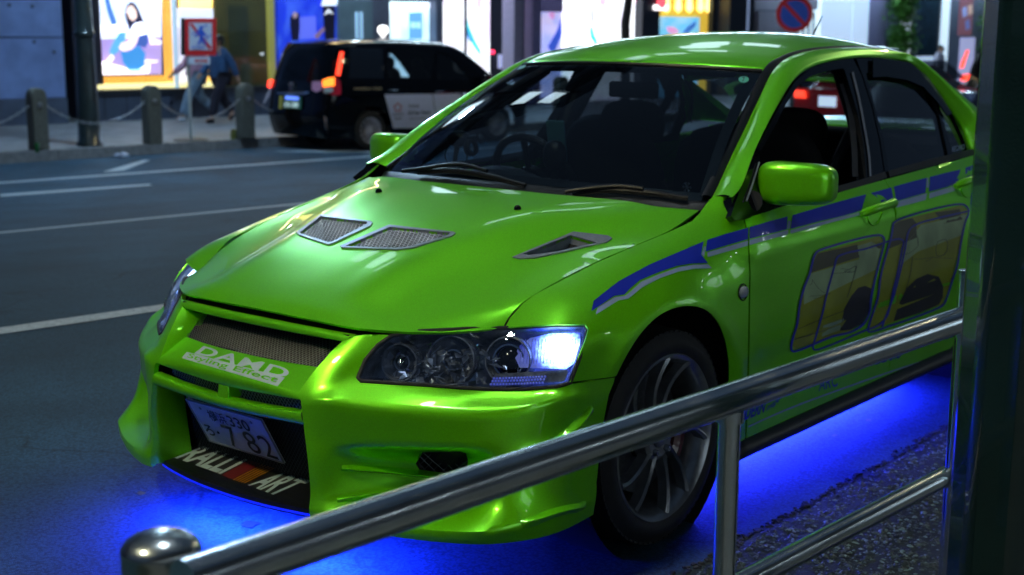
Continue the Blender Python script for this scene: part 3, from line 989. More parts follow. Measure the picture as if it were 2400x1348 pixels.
blade('canard', SB, [(800, 1097), (880, 1100), (960, 1108), (1055, 1121)], .026, .006, M['paint'], car)
blade('canard', SB, [(790, 1172), (880, 1164), (960, 1160), (1040, 1162), (1100, 1160)], .022, .006, M['paint'], car)
blade('canard', SB, [(1262, 1078), (1300, 1042), (1345, 1002), (1388, 957)], .020, .010, M['paint'], car)
blade('canard', SB, [(1222, 1229), (1262, 1216), (1310, 1199), (1371, 1186)], .020, .008, M['paint'], car)

# ---- nose: bar, scooped shelf, slots
bar = [[(.745, 0, .660), (.738, .18, .659), (.715, .37, .655)], [(.780, 0, .681), (.772, .18, .679), (.742, .372, .673)],
       [(.797, 0, .673), (.789, .18, .671), (.764, .352, .666)], [(.796, 0, .661), (.789, .18, .660), (.768, .343, .657)], [(.775, 0, .655), (.768, .18, .654), (.745, .335, .652)]]
S_bar = Surf(mirr(bar), 24, 60, out=(1, 0, 1))
sheet('grille_bar', S_bar, M['paint'], car)
shelf = [[(.832, 0, .583), (.826, .15, .583), (.80, .288, .582)], [(.868, 0, .566), (.862, .15, .564), (.842, .292, .560)],
         [(.893, 0, .549), (.889, .15, .547), (.872, .294, .543)], [(.905, 0, .540), (.901, .15, .538), (.884, .297, .535)],
         [(.908, 0, .528), (.904, .15, .527), (.891, .303, .526)], [(.903, 0, .508), (.900, .15, .511), (.893, .310, .517)],
         [(.875, 0, .506), (.87, .15, .509), (.865, .306, .514)]]
S_shelf = Surf(mirr(shelf), 60, 90, out=(1, 0, 1))
sheet('grille_shelf', S_shelf, M['paint'], car)
beam = [[(.862, 0, .462), (.86, .15, .466), (.855, .305, .474)], [(.895, 0, .474), (.893, .15, .478), (.888, .311, .488)], [(.908, 0, .469), (.905, .15, .473), (.899, .314, .483)],
        [(.913, 0, .458), (.909, .15, .461), (.902, .320, .468)], [(.906, 0, .444), (.903, .15, .447), (.898, .326, .455)], [(.87, 0, .440), (.865, .15, .443), (.86, .322, .450)]]
S_beam = Surf(mirr(beam), 30, 70, out=(1, 0, .4))
sheet('bumper_beam', S_beam, M['paint'], car)
MB().prism([(.90, -.021, .512), (.90, .021, .512), (.905, .024, .466), (.905, -.024, .466)], (0, 0, 0), (-.05, 0, 0)).build('slot_divider', M['paint'], car, bevel=.004)
# inner walls of the big openings
eg = SB.ev(np.linspace(0, .999, 60), np.zeros(60))
zz = eg[:, 2]


def wall(name, zhi, zlo, back, m):
    k = (zz < zhi) & (zz > zlo); a = eg[k]
    mid = a + np.array([-.012, -.006, 0]); b = np.array([back(p) for p in a])
    S_ = Surf(np.stack([a, mid, (mid + b) / 2, b], 1), 24, 12, out=(1, -1, 0))
    return sheet(name, S_, m, car, both=True)


wall('grille_side_wall', .674, .532, lambda p: (np.interp(p[2], [.54, .66], [.800, .700]), .288, p[2] + (.03 if p[2] < .60 else .0)), M['paint'])
wall('opening_side_wall', .455, .205, lambda p: (np.interp(p[2], [.22, .45], [.775, .80]), .315, p[2]), M['paint'])
# lips between the openings at the sides of the slots
# main grille mesh
gm = [[(.703, 0, .664), (.700, .15, .664), (.690, .30, .663)], [(.836, 0, .580), (.829, .15, .580), (.803, .292, .579)]]
S_gm = Surf(mirr(gm), 10, 40, out=(1, 0, .5))
wires('grille_mesh', S_gm, [(0, 0), (0, 1), (1, 1), (1, 0)], .0092, .00115, M['wire_front'], car, ang=(38, 142), space='uv')
MB().prism([(.66, -.33, .655), (.66, .33, .655), (.78, .33, .57), (.78, -.33, .57)], (0, 0, 0), (-.02, 0, -.02)).build('radiator', M['dark'], car, False)
MB().box((.69, 0, .6705), (.14, .70, .004)).build('grille_roof', M['dark'], car, False)
sm = [[(.868, 0, .508), (.866, .15, .511), (.85, .306, .515)], [(.858, 0, .462), (.856, .15, .466), (.84, .303, .474)]]
S_sm = Surf(mirr(sm), 6, 40, out=(1, 0, 0))
wires('slot_mesh', S_sm, [(0, 0), (0, 1), (1, 1), (1, 0)], .010, .0018, M['wire'], car, ang=(38, 142), space='uv')
MB().box((.80, 0, .488), (.02, .66, .08)).build('slot_back', M['dark'], car, False)
lm = [[(.800, 0, .452), (.798, .16, .452), (.79, .318, .452)], [(.755, 0, .228), (.754, .16, .228), (.752, .318, .228)]]
S_lm = Surf(mirr(lm), 20, 40, out=(1, 0, 0))
wires('lower_mesh', S_lm, [(0, 0), (0, 1), (1, 1), (1, 0)], .0105, .0020, M['wire_dark'], car, ang=(38, 142), space='uv')
MB().box((.72, 0, .34), (.02, .66, .24)).build('intercooler', M['dark'], car, False)
# splitter
fe_ = [(.860, -.345), (.878, -.28), (.900, -.15), (.908, 0), (.900, .15), (.878, .28), (.862, .345)]
fe_ = [tuple(p) for p in spline(fe_, 25)]
sp = [(.74, .345, .2235), (.74, -.345, .2235)] + [(x, y, .2105) for x, y in fe_]
spl = MB().prism(sp, (0, 0, 0), (0, 0, -.012)).build('splitter', M['black_satin'], car, False)
MB().box((.62, 0, .205), (.25, 1.1, .012)).build('light_block_tray', M['dark'], car, False)  # unseen tray added to keep the underglow off the lower mesh
S_spl = Surf([[(.74, y, .2240) for y in (-.345, 0, .345)], [(.90, y, .2118) for y in (-.345, 0, .345)]], 4, 6, out=(0, 0, 1), linear=True)
MB().tube([(x - .004, y, .194) for x, y in fe_], .004, 6).build('underglow_strip', M['led_blue'], car, False)
lower_lip = [[(x - .018, y, .198), (x - .010, y, .186), (x - .03, y, .176)] for x, y in fe_]
sheet('splitter_edge', Surf(lower_lip, 50, 6, out=(1, 0, 0)), M['black_satin'], car)

# ---- headlamps
def _glow():
    m = bpy.data.materials.new('lamp_glow'); m.use_nodes = True; nt = m.node_tree; b = nt.nodes['Principled BSDF']
    b.inputs['Base Color'].default_value = (.4, .45, .6, 1); b.inputs['Roughness'].default_value = .2
    C = SB.at(1312, 808, -.022)
    g = nt.nodes.new('ShaderNodeNewGeometry'); s = nt.nodes.new('ShaderNodeSeparateXYZ'); a = nt.nodes.new('ShaderNodeMath'); a.operation = 'ABSOLUTE'; c = nt.nodes.new('ShaderNodeCombineXYZ')
    nt.links.new(g.outputs['Position'], s.inputs[0]); nt.links.new(s.outputs[0], c.inputs[0]); nt.links.new(s.outputs[1], a.inputs[0]); nt.links.new(a.outputs[0], c.inputs[1]); nt.links.new(s.outputs[2], c.inputs[2])
    d = nt.nodes.new('ShaderNodeVectorMath'); d.operation = 'DISTANCE'; d.inputs[1].default_value = tuple(C); nt.links.new(c.outputs[0], d.inputs[0])
    n = nt.nodes.new('ShaderNodeTexNoise'); n.inputs['Scale'].default_value = 120; n.inputs['Detail'].default_value = 3; nt.links.new(c.outputs[0], n.inputs[0])
    ad = nt.nodes.new('ShaderNodeMath'); ad.operation = 'MULTIPLY_ADD'; ad.inputs[1].default_value = .028; nt.links.new(n.outputs['Fac'], ad.inputs[0]); nt.links.new(d.outputs['Value'], ad.inputs[2])
    r = nt.nodes.new('ShaderNodeValToRGB'); e = r.color_ramp.elements; e[0].position = .040; e[0].color = (.80, .95, 1, 1); e[1].position = .125; e[1].color = (.03, .035, .42, 1)
    k = e.new(.062); k.color = (.30, .55, 1, 1); k = e.new(.085); k.color = (.08, .14, .95, 1)
    nt.links.new(ad.outputs[0], r.inputs[0]); nt.links.new(r.outputs[0], b.inputs['Emission Color'])
    mr = nt.nodes.new('ShaderNodeMapRange'); mr.interpolation_type = 'SMOOTHSTEP'; mr.inputs[1].default_value = .030; mr.inputs[2].default_value = .095; mr.inputs[3].default_value = 9; mr.inputs[4].default_value = .5
    nt.links.new(ad.outputs[0], mr.inputs[0]); nt.links.new(mr.outputs[0], b.inputs['Emission Strength'])
    return m


M['lamp_glow'] = _glow()
M['facet'] = mat('facet_chrome', (.40, .46, .58), .36, .85, noise=.4, nscale=60)
M['prism'] = mat('glowing_prism', (.5, .55, .75), .12, .6, .5, emit=(.12, .16, 1.0), estr=.35, noise=.2)  # blue lamp light put into the prisms and ribs as emission


def lamp(sg, lit):
    root_m = [1, sg, 1]
    q = SB.uv(dens(HL, 10)); cen = q.mean(0)
    lens = panel('headlight', SB, HL, M['lens'], car, step=.03, off=.003, th=0, mirror=(sg < 0))
    n = len(q)
    # rim seal
    q9 = SB.uv(dens([((a_[0] * .45 + b_[0] * .55), (a_[1] * .45 + b_[1] * .55)) for a_, b_ in zip(HL, [min(LAMPH, key=lambda c_: (c_[0] - h_[0])**2 + (c_[1] - h_[1])**2) for h_ in HL])], 10))
    P = SB.ev(q9[:, 0], q9[:, 1], -.0015) * root_m
    MB().tube(list(P) + [P[0]], .0062, 8, caps=False).build('lens_seal', M['rubber'], lens)
    # bowl: sheet set back, stepped
    rings = [(-.004, 1.0), (-.028, .985), (-.075, .94), (-.085, .5), (-.085, .02)]
    v = []; f = []
    for o_, k in rings:
        qq = cen + (q - cen) * k; v += list(SB.ev(qq[:, 0], qq[:, 1], o_) * root_m)
    for r in range(len(rings) - 1):
        for i in range(n):
            j = (i + 1) % n; a = (r * n + i, r * n + j, (r + 1) * n + j, (r + 1) * n + i)
            f.append(a if sg > 0 else a[::-1])
    obj('lamp_housing', v, f, M['dark_chrome'], lens, True, None, 30)
    # three round reflectors
    for (px, py, rx, dp) in ((935, 838, .048, .045), (1062, 828, .062, .05), (1192, 828, .060, .042)):
        c0 = SB.at(px, py, -dp); nn = SB.nat(px, py); nn = nn * .45 + np.array([.85, .25, .0]); nn /= np.linalg.norm(nn)
        c0 = c0 * root_m; nn = nn * root_m
        b = MB(); b.lathe([(rx * .30, -.030), (rx * .55, -.026), (rx * .82, -.012), (rx * .97, .008), (rx, .018), (rx * 1.06, .018), (rx * 1.10, .006), (rx * 1.1, -.03)], 36, c0, nn)
        ref = b.build('reflector', M['dark_chrome'], lens)
        if px > 1100:
            MB().lathe([(0, .020), (rx * .30, .017), (rx * .52, .008), (rx * .62, -.006)], 30, c0, nn).build('projector_lens', M['chrome'] if False else M['black_gloss'], lens)
            MB().lathe([(rx * .62, -.01), (rx * .66, .010), (rx * .74, .010), (rx * .78, -.012)], 30, c0, nn).build('projector_ring', M['chrome'], lens)
        else:
            MB().lathe([(0, .012), (rx * .16, .008), (rx * .20, -.02)], 16, c0, nn).build('bulb', M['chrome'], lens)
            MB().lathe([(rx * .36, -.02), (rx * .40, -.004), (rx * .46, -.004), (rx * .50, -.022)], 24, c0, nn).build('bulb_ring', M['chrome'], lens)
    # facets of smoked chrome between the bowls
    for pl in ([(870, 870), (925, 875), (960, 850), (1000, 868), (985, 892), (900, 890)], [(985, 800), (1010, 786), (1030, 850), (1000, 870), (975, 850)],
               [(1105, 800), (1130, 780), (1138, 850), (1120, 880), (1085, 890), (1092, 860)]):
        qq = SB.uv(pl); P = SB.ev(qq[:, 0], qq[:, 1], -.055) * root_m; P[::2] += np.array([.016, 0, .004])
        obj('chrome_facet', P, [tuple(range(len(P))) if sg > 0 else tuple(range(len(P)))[::-1]], M['chrome'], lens, False)
    rq = random.Random(11)
    for k in range(120):
        px = rq.uniform(872, 1225); py = rq.uniform(790, 893)
        if py < 812 and px < 905: continue
        a = rq.uniform(0, 3.14); l = rq.uniform(6, 20); w = rq.uniform(1.5, 5)
        pl = [(px - l * math.cos(a), py - l * math.sin(a)), (px + w * math.sin(a), py - w * math.cos(a)), (px + l * math.cos(a), py + l * math.sin(a)), (px - w * math.sin(a), py + w * math.cos(a))]
        qq = SB.uv(pl); dp = rq.uniform(-.060, -.022); P = SB.ev(qq[:, 0], qq[:, 1], dp) * root_m
        P[1] = P[1] + np.array([rq.uniform(-.012, .016), 0, .004]); P[3] = P[3] + np.array([rq.uniform(-.014, .012), 0, rq.uniform(-.004, .004)]); P[2] = P[2] + np.array([rq.uniform(-.01, .01), 0, 0])
        fz = [(0, 1, 2), (0, 2, 3)]
        obj('chrome_facet', P, fz if sg > 0 else [q_[::-1] for q_ in fz], M['facet'] if k % 3 else M['dark_chrome'], lens, False)
    # position lamp block at the outer end, with ribs
    blk = [(1222, 790), (1262, 774), (1352, 772), (1352, 838), (1330, 852), (1215, 852), (1213, 812)]
    qq = SB.uv(dens(blk, 10)); P0 = SB.ev(qq[:, 0], qq[:, 1], -.030) * root_m
    cc = P0.mean(0); P0 = np.vstack([P0, cc + SB.nat(1285, 812) * root_m * -.012]); k = len(P0) - 1
    ff = [(i, (i + 1) % k, k) for i in range(k)]
    obj('side_reflector', P0, ff if sg > 0 else [a[::-1] for a in ff], M['lamp_blue'] if lit else M['dark_chrome'], lens, False)
    gp = [(1214, 800), (1240, 780), (1290, 770), (1362, 769), (1363, 800), (1350, 846), (1328, 860), (1262, 858), (1216, 856), (1205, 828)]
    panel('lit_lamp', SB, gp, M['lamp_glow'], lens, off=-.022, th=.001, step=.015, mirror=(sg < 0))
    for j in range(17):
        xx = 1222 + j * 8
        w_ = ribbon('reflector_rib', SB, [(xx, 786), (xx - 2, 815), (xx - 5, 848)], 1.6, M['prism'], lens, off=-.016)
        if sg < 0: w_.data.transform(Matrix.Diagonal((1, -1, 1, 1))); w_.data.flip_normals()
    # row of small prisms along the lower edge
    b = MB()
    for r in range(3):
        for j in range(18):
            px = 1152 + j * 7 + r * 3; py = 898 - r * 7 - max(0, (px - 1230)) * .03
            p = SB.at(px, py, -.018) * root_m
            b.lathe([(0, .004), (.0028, .002), (.0036, -.002)], 6, p, SB.nat(px, py) * root_m)
    b.build('prism_row', M['prism'], lens, kind='stuff')
    P0 = []
    for pl in ([(1150, 903), (1325, 893), (1335, 868), (1330, 862), (1160, 872)],):
        panel('prism_tray', SB, pl, M['dark_chrome'], lens, off=-.022, th=0, step=.03, mirror=(sg < 0))
    return lens


lamp(1, True); lamp(-1, True)

# ---- number plate
PC = np.array([.8269, -.0484, .3495]); PT_ = .50135
ph = np.array([math.sin(PT_), 0, math.cos(PT_)]); pw = np.array([0, 1., 0]); pn = np.cross(pw, ph); pn = pn if pn[0] > 0 else -pn
plate = empty('number_plate_assembly', tuple(PC), 0) if False else None
TL = PC - pw * .165 + ph * .0825
S_pl = Surf([[TL, TL + pw * .33], [TL - ph * .165, TL - ph * .165 + pw * .33]], 4, 4, out=tuple(pn), linear=True)
pb = MB()
Rp = np.stack([pn, pw, ph], 1)
pb.box(PC - pn * .002, (.004, .33, .165), Rp)
plate = pb.build('number_plate', M['plate'], car, False, bevel=.003)
for a, b, w_, h_ in ((-.165, 0, .006, .165), (.159, 0, .006, .165)):
    pass
fr_ = MB()
for (y0, h0, w_, h_) in ((0, .0805, .33, .004), (0, -.0805, .33, .004), (-.163, 0, .004, .157), (.163, 0, .004, .157)):
    fr_.box(PC + pw * y0 + ph * h0 + pn * .001, (.003, w_, h_), Rp)
fr_.build('plate_rim', M['silver'], plate, False)


def ptext(s, x0, y0, x1, y1, bold=.0):
    text_flat('plate_lettering', s, TL + pw * .33 * x0 - ph * .165 * y1, pw, ph, .33 * (x1 - x0), .165 * (y1 - y0), M['plate_ink'], plate, bold=bold, off=.0028)


ptext('横浜', .235, .12, .47, .385, .01); ptext('330', .50, .13, .77, .385, .012)
ptext('ろ', .055, .54, .175, .80, .02)
ptext('7', .335, .42, .49, .93, .0); ptext('8', .60, .42, .755, .93, .0); ptext('2', .80, .42, .955, .93, .0)
for a_, b_ in ((.235, .67), (.16, .14), (.83, .14)):
    p = TL + pw * .33 * a_ - ph * .165 * b_ + pn * .002
    MB().lathe([(0, .0025), (.004, .002), (.0055, 0)], 12, p, pn).build('plate_bolt', M['plate_ink'] if b_ > .5 else M['silver'], plate)

# ---- lettering of the nose
text_on('lettering', 'DAMD', [(478, 812), (684, 867), (668, 889), (456, 829)], S_shelf, M['white_vinyl'], car, off=.0016, bold=.022, spacing=1.12)
panel('lettering_box', S_shelf, [(438, 825.5), (668, 886), (651, 906), (426, 840)], M['white_vinyl'], car, off=.0014, th=0, step=.03, pxstep=20)
text_on('lettering', 'Styling Effect', [(446, 829.5), (657, 886), (645, 902), (436, 842)], S_shelf, M['paint'], car, off=.0026, bold=.012)
text_on('lettering', 'RALLI', [(480, 1044), (583, 1078), (517, 1112), (409, 1074)], S_spl, M['white_vinyl'], car, off=.0012, bold=.03)
text_on('lettering', 'ART', [(652, 1106), (731, 1128), (650, 1164), (580, 1138)], S_spl, M['white_vinyl'], car, off=.0012, bold=.03)
panel('red_stripe', S_spl, [(584, 1079), (613, 1088), (546, 1124), (518, 1115)], M['red_dark'], car, off=.0012, th=0, step=.05)
for k in range(5):
    a = k / 5; b = a + .11
    P = lambda t: ((615 + 31 * t, 1089 + 11 * t), (546 + 30 * t, 1125 + 10 * t))
    (t1, u1), (t2, u2) = P(a), P(b)
    panel('orange_stripe', S_spl, [t1, t2, u2, u1], M['orange_print'], car, off=.0012, th=0, step=.05)
# ================================================================== wheels
def car_wheel(cx, cy, cz, side, R, Rr, wid, parent, spokes=10, m_rim=None, detail=True, curve=.35, hollow=True):
    """side +1: outer face towards +y of the parent's frame"""
    root = obj('wheel', [], [], None, parent) if False else None
    C_ = np.array([cx, cy, cz]); ax = (0, side, 0)
    m_rim = m_rim or M['gunmetal']
    b = MB()
    prof = [(Rr * .97, -wid), (Rr * 1.02, -wid - .004), (R * .90, -wid - .003), (R * .975, -wid + .014), (R, -wid + .04), (R, -wid / 2), (R, -.04), (R * .978, -.014), (R * .90, .003), (Rr * 1.10, .004), (Rr * 1.02, -.002), (Rr * .97, -.012)]
    b.lathe(prof, 64, C_, ax)
    if detail:
        for g in (-.35, -.5, -.65):   # tread grooves as raised ribs between
            b.lathe([(R + .0005, wid * g - .004), (R + .004, wid * g - .010), (R + .004, wid * g - .028), (R + .0005, wid * g - .034)], 64, C_, ax)
    tyre = b.build('tyre', M['rubber'], parent)
    if detail:
        blk = MB()
        for k in range(72):
            a = 2 * math.pi * k / 72
            for h, tw in ((-.030, .25), (-wid + .03, -.25)):
                c = C_ + np.array([math.cos(a) * (R - .0075), side * h, math.sin(a) * (R - .0075)])
                Rm = np.array([[math.cos(a), 0, -math.sin(a)], [0, 1, 0], [math.sin(a), 0, math.cos(a)]])
                blk.box(c, (.008, .036, .021), Rm)
        blk.build('tread_blocks', M['rubber'], parent, False, kind='stuff')
    rb = MB()
    rb.lathe([(Rr * .97, -wid), (Rr * .90, -wid + .03), (Rr * .88, -.06), (Rr * .93, -.018), (Rr * .965, -.006), (Rr * 1.0, .001), (Rr * 1.015, -.003), (Rr * 1.01, -.012)], 64, C_, ax)
    rim = rb.build('rim', m_rim, parent)
    hub = MB()
    hub.lathe([(Rr * .30, -.07), (Rr * .29, -.030), (Rr * .24, -.022), (Rr * .14, -.026), (Rr * .13, -.03)], 40, C_, ax)
    hub.lathe([(Rr * .13, -.034), (Rr * .125, -.022), (Rr * .10, -.016), (0, -.015)], 24, C_, ax)
    hub.build('hub', m_rim, parent)
    # spokes
    for k in range(spokes):
        a0 = (2 * math.pi * (k // 2) / 5 + (.25 if k % 2 else -.25) + .25) if detail else 2 * math.pi * k / spokes
        pts = []
        for t in np.linspace(0, 1, 9):
            r = Rr * (.24 + t * .72); a = a0 + curve * t**1.6 * side
            h = -.028 + .020 * math.sin(t * math.pi * .5) - .012 * math.sin(t * math.pi)
            pts.append(C_ + np.array([math.cos(a) * r, side * h, math.sin(a) * r]))
        s_ = MB()
        v = []; f = []
        for i, p in enumerate(pts):
            t = pts[min(i + 1, 8)] - pts[max(i - 1, 0)]; t /= np.linalg.norm(t); n = np.array([0, side, 0.]); bb = np.cross(t, n)
            u = i / 8; w = Rr * (.042 - .018 * math.sin(u * math.pi) + .004 * u); d = .030
            v += [p - bb * w - n * d, p - bb * w * .8, p + n * .007, p + bb * w * .8, p + bb * w - n * d]
        for i in range(8):
            for j in range(4):
                f.append((i * 5 + j, i * 5 + j + 1, (i + 1) * 5 + j + 1, (i + 1) * 5 + j))
        s_.add(v, f)
        s_.build('spoke', m_rim, parent, sharp=30)
    for k in range(5):
        a = 2 * math.pi * k / 5 + .3
        c = C_ + np.array([math.cos(a) * Rr * .205, side * -.022, math.sin(a) * Rr * .205])
        MB().lathe([(0, .012), (.008, .012), (.0105, .004), (.0115, -.01)], 6, c, ax).build('wheel_nut', M['chrome'] if not detail else M['dark_chrome'], parent, False)
    if detail:
        MB().lathe([(Rr * .3, -.095), (Rr * .3, -.085), (Rr * .72, -.085), (Rr * .72, -.105)], 48, C_, ax).build('brake_disc', M['disc'], parent)
        cl = []
        for a in np.linspace(2.75, 3.75, 9) if side > 0 else np.linspace(-.6, .4, 9):
            cl.append(C_ + np.array([math.cos(a) * Rr * .66, side * -.075, math.sin(a) * Rr * .66]))
        MB().tube(cl, .032, 10).build('brake_caliper', M['caliper'], parent)
    return tyre


for (x_, w_) in ((0, .235), (-2.625, .235)):
    for sg in (1, -1):
        wh = empty('wheel', (0, 0, 0)); wh.parent = car
        car_wheel(x_, sg * .866, .316, sg, .316, .243, .235, wh)
# fix: the wheels' parts stay within three levels: car > wheel > part
# ================================================================== mirrors, interior, handles, graphics
def super_blob(c, d, R, p=3.0, nu=28, nv=40, squash=None):
    """rounded box with half sizes d"""
    v = []; f = []
    for i in range(nu + 1):
        a = -math.pi / 2 + math.pi * i / nu
        for j in range(nv):
            b = 2 * math.pi * j / nv
            q = np.array([math.cos(a) * math.cos(b), math.cos(a) * math.sin(b), math.sin(a)])
            r = (np.abs(q)**p).sum()**(-1 / p)
            q = q * r * d
            if squash: q = squash(q)
            v.append(np.array(c) + R @ q)
    for i in range(nu):
        for j in range(nv):
            f.append((i * nv + j, i * nv + (j + 1) % nv, (i + 1) * nv + (j + 1) % nv, (i + 1) * nv + j))
    return v, f


MC = Y(1868, 431, .888)
Rm = np.eye(3)
for sg in (1, -1):
    a = math.radians(12) * sg
    Rz = np.array([[math.cos(a), -math.sin(a), 0], [math.sin(a), math.cos(a), 0], [0, 0, 1]])
    def sq(q):
        k = q[1] * sg / .115
        return np.array([q[0] + .012 * k * 0 - .018 * max(0, k), q[1], q[2] * (1 - .06 * k) + .004 * q[0] / .06])
    v, f = super_blob((MC[0], MC[1] * sg, MC[2]), np.array([.062, .120, .068]), Rz, 4.2, squash=sq)
    mi = obj('wing_mirror', v, f, M['paint'], car)
    # mirror glass facing rearwards
    g = [np.array([MC[0], MC[1] * sg, MC[2]]) + Rz @ np.array([-.062, y, z]) for y, z in ((-.095, -.05), (.085, -.048), (.085, .046), (-.095, .05))]
    flat('mirror_glass', g if sg > 0 else g[::-1], M['chrome'], mi, off=(-.002, 0, 0), th=.004)
    st = [np.array([MC[0] + .0, (MC[1] - .09) * sg, MC[2] - .045]), np.array([MC[0] + .02, (MC[1] - .13) * sg, MC[2] - .062]), np.array([-.55, .80 * sg, .945])]
    MB().tube(list(spline(st, 8)), [.03, .026, .024, .024, .026, .03, .034, .036], 12).build('mirror_stalk', M['rubber'], mi)
# black triangle at the front corner of the door glass
TRI = [(1774, 362), (1783, 395), (1790, 470), (1834, 484), (1742, 516), (1719, 518), (1709, 508), (1722, 470), (1745, 412)]
panel('mirror_base', SG, TRI, M['black_gloss'], car, step=.03, off=.006, th=.02, both=True)
MB().tube([SG.at(*p, .012) for p in [(1742, 474), (1758, 430), (1772, 384)]], .003, 6).build('trim_line', M['silver'], car)

# ---- door handles
for pc, du in (((2050, 491), 0), ((2270, 426), 0)):
    q = SS.uv([pc])[0]
    for sg in (1, -1):
        cup = panel('handle_recess', SS, [(pc[0] + 34 * math.cos(a) * .92, pc[1] + 2 + 36 * math.sin(a) - 6 * math.cos(a)) for a in np.linspace(0, 2 * math.pi, 22)[:-1]], M['paint'], car, off=.0016, th=0, step=.02, mirror=(sg < 0), pxstep=20)
        pa = [SS.at(pc[0] + dx, pc[1] + dy, o) * [1, sg, 1] for dx, dy, o in ((-38, 14, .012), (-24, 8, .034), (0, 0, .038), (22, -8, .034), (36, -12, .014))]
        MB().tube(list(spline(pa, 16)), [.010, .014, .015, .015, .015, .015, .015, .015, .015, .015, .015, .016, .017, .018, .016, .010], 14).build('door_handle', M['paint'], car)
        MB().tube([SS.at(pc[0] + 18 * math.cos(a) - 2, pc[1] + 2 + 34 * math.sin(a) - 5 * math.cos(a), .003) * [1, sg, 1] for a in np.linspace(-.1, math.pi + .1, 14)], .0022, 6).build('handle_rim', M['paint'], car)
# side repeater
p = SS.at(1740, 685); n = SS.nat(1740, 685)
v, f = super_blob(p + n * .002, np.array([.026, .012, .019]), np.eye(3), 2.3, 12, 20)
obj('side_repeater', v, f, mat('repeater_lens', (.42, .46, .52), .25, .3, .8, bump=.9, bscale=240), car)
MB().lathe([(.024, -.004), (.027, .003), (.024, .005)], 20, p, n).build('repeater_seal', M['rubber'], car)

# ---- side stripes
BLUE = [
    [(1386, 730), (1391, 706), (1450, 660), (1520, 622), (1580, 596), (1648, 567), (1645, 582), (1642.5, 597), (1658, 617), (1620, 618), (1585, 624), (1540, 640), (1500, 657), (1478, 675), (1463, 691), (1440, 694), (1415, 710)],
    [(1657, 563), (1653.5, 590), (1700, 576), (1752, 561), (1753, 534), (1700, 549)],
    [(1756, 533), (1756, 560), (1843, 538), (1845, 508), (1800, 520)],
    [(1857, 505), (1852, 537), (1920, 519), (1980, 505), (2018, 494), (2029, 456), (1980, 469), (1910, 489)],
    [(2040, 453), (2055, 463), (2070, 480), (2094, 473), (2088, 440)],
    [(2094, 438), (2100, 472), (2168, 452), (2171, 417), (2130, 428)],
    [(2179, 415), (2176, 450), (2243, 432), (2250, 398), (2215, 406)],
    [(2262, 394), (2262, 420), (2290, 410), (2292, 384)],
]
for pl in BLUE: panel('blue_stripe', SS, pl, M['blue_vinyl'], car, step=.03, off=.0016, th=0, both=False, pxstep=16)
SILV = [
    [(1396, 738), (1400, 722), (1440, 697), (1465, 694), (1482, 680), (1502, 661), (1545, 643), (1590, 627), (1625, 621), (1659, 620), (1668, 629), (1630, 630), (1590, 637), (1545, 653), (1505, 674), (1485, 690), (1472, 701), (1450, 704)],
    [(1650, 578), (1653, 578), (1650, 602), (1643.5, 596)],
    [(1657, 592), (1658, 603), (1752, 576), (1753, 564)], [(1756, 563), (1756, 575), (1846, 549), (1847, 539)],
    [(1847, 517), (1853, 519), (1850, 536), (1844, 537)],
    [(1852, 540), (1852, 548), (1940, 524), (2015, 505), (2018, 496), (1960, 511)],
    [(2098, 474), (2099, 487), (2140, 477), (2169, 469), (2172, 453)], [(2171, 440), (2176, 440), (2175, 417), (2172, 418)],
    [(2178, 453), (2177, 466), (2236, 448), (2242, 434)],
]
for pl in SILV: panel('silver_stripe', SS, pl, M['silver_vinyl'], car, step=.03, off=.0012, th=0, pxstep=16)

# ---- door graphic: two slanted lozenges outlined in blue with a collage behind
def z8(x, y): return (1700 + x * .32644, 420 + y * .32644)


L1 = [z8(*p) for p in [(620, 590), (650, 525), (700, 500), (1100, 402), (1128, 415), (1135, 450), (1100, 600), (1060, 760), (1040, 870), (1030, 960), (985, 1040), (900, 1095), (760, 1130), (480, 1235), (468, 1215), (480, 1140), (510, 1040), (530, 900), (560, 780), (600, 680)]]
L2 = [z8(*p) for p in [(1200, 320), (1240, 290), (1690, 180), (1730, 200), (1745, 240), (1720, 300), (1690, 440), (1660, 620), (1620, 740), (1590, 840), (1560, 900), (1500, 935), (1400, 975), (1200, 1045), (1025, 1095), (1020, 1080), (1055, 960), (1090, 850), (1110, 700), (1150, 540), (1185, 420)]]
L3 = [z8(*p) for p in [(780, 620), (800, 560), (850, 535), (1000, 500), (1250, 430), (1275, 450), (1265, 500), (1230, 680), (1200, 800), (1180, 900), (1150, 990), (1090, 1050), (1000, 1085), (640, 1225), (625, 1215), (650, 1110), (690, 970), (710, 880), (740, 760)]]
L4 = [z8(*p) for p in [(1290, 480), (1320, 360), (1380, 320), (1500, 285), (1800, 218)]]
L5 = [z8(*p) for p in [(1290, 480), (1265, 600), (1225, 760), (1200, 850), (1160, 950), (1120, 1060)]]
FILL1 = [z8(*p) for p in [(625, 595), (660, 528), (1100, 410), (1130, 440), (1055, 760), (1030, 960), (900, 1090), (490, 1225), (480, 1190), (535, 880)]]
FILL2 = [z8(*p) for p in [(1205, 325), (1245, 295), (1690, 188), (1735, 220), (1690, 440), (1620, 740), (1555, 900), (1030, 1088), (1060, 960), (1110, 700)]]
for k, (pl, m_) in enumerate(((FILL1, 'yellow_vinyl'), (FILL2, 'yellow_vinyl'))):
    panel('collage', SS, pl, M[m_], car, step=.04, off=.0010, th=0, pxstep=16)
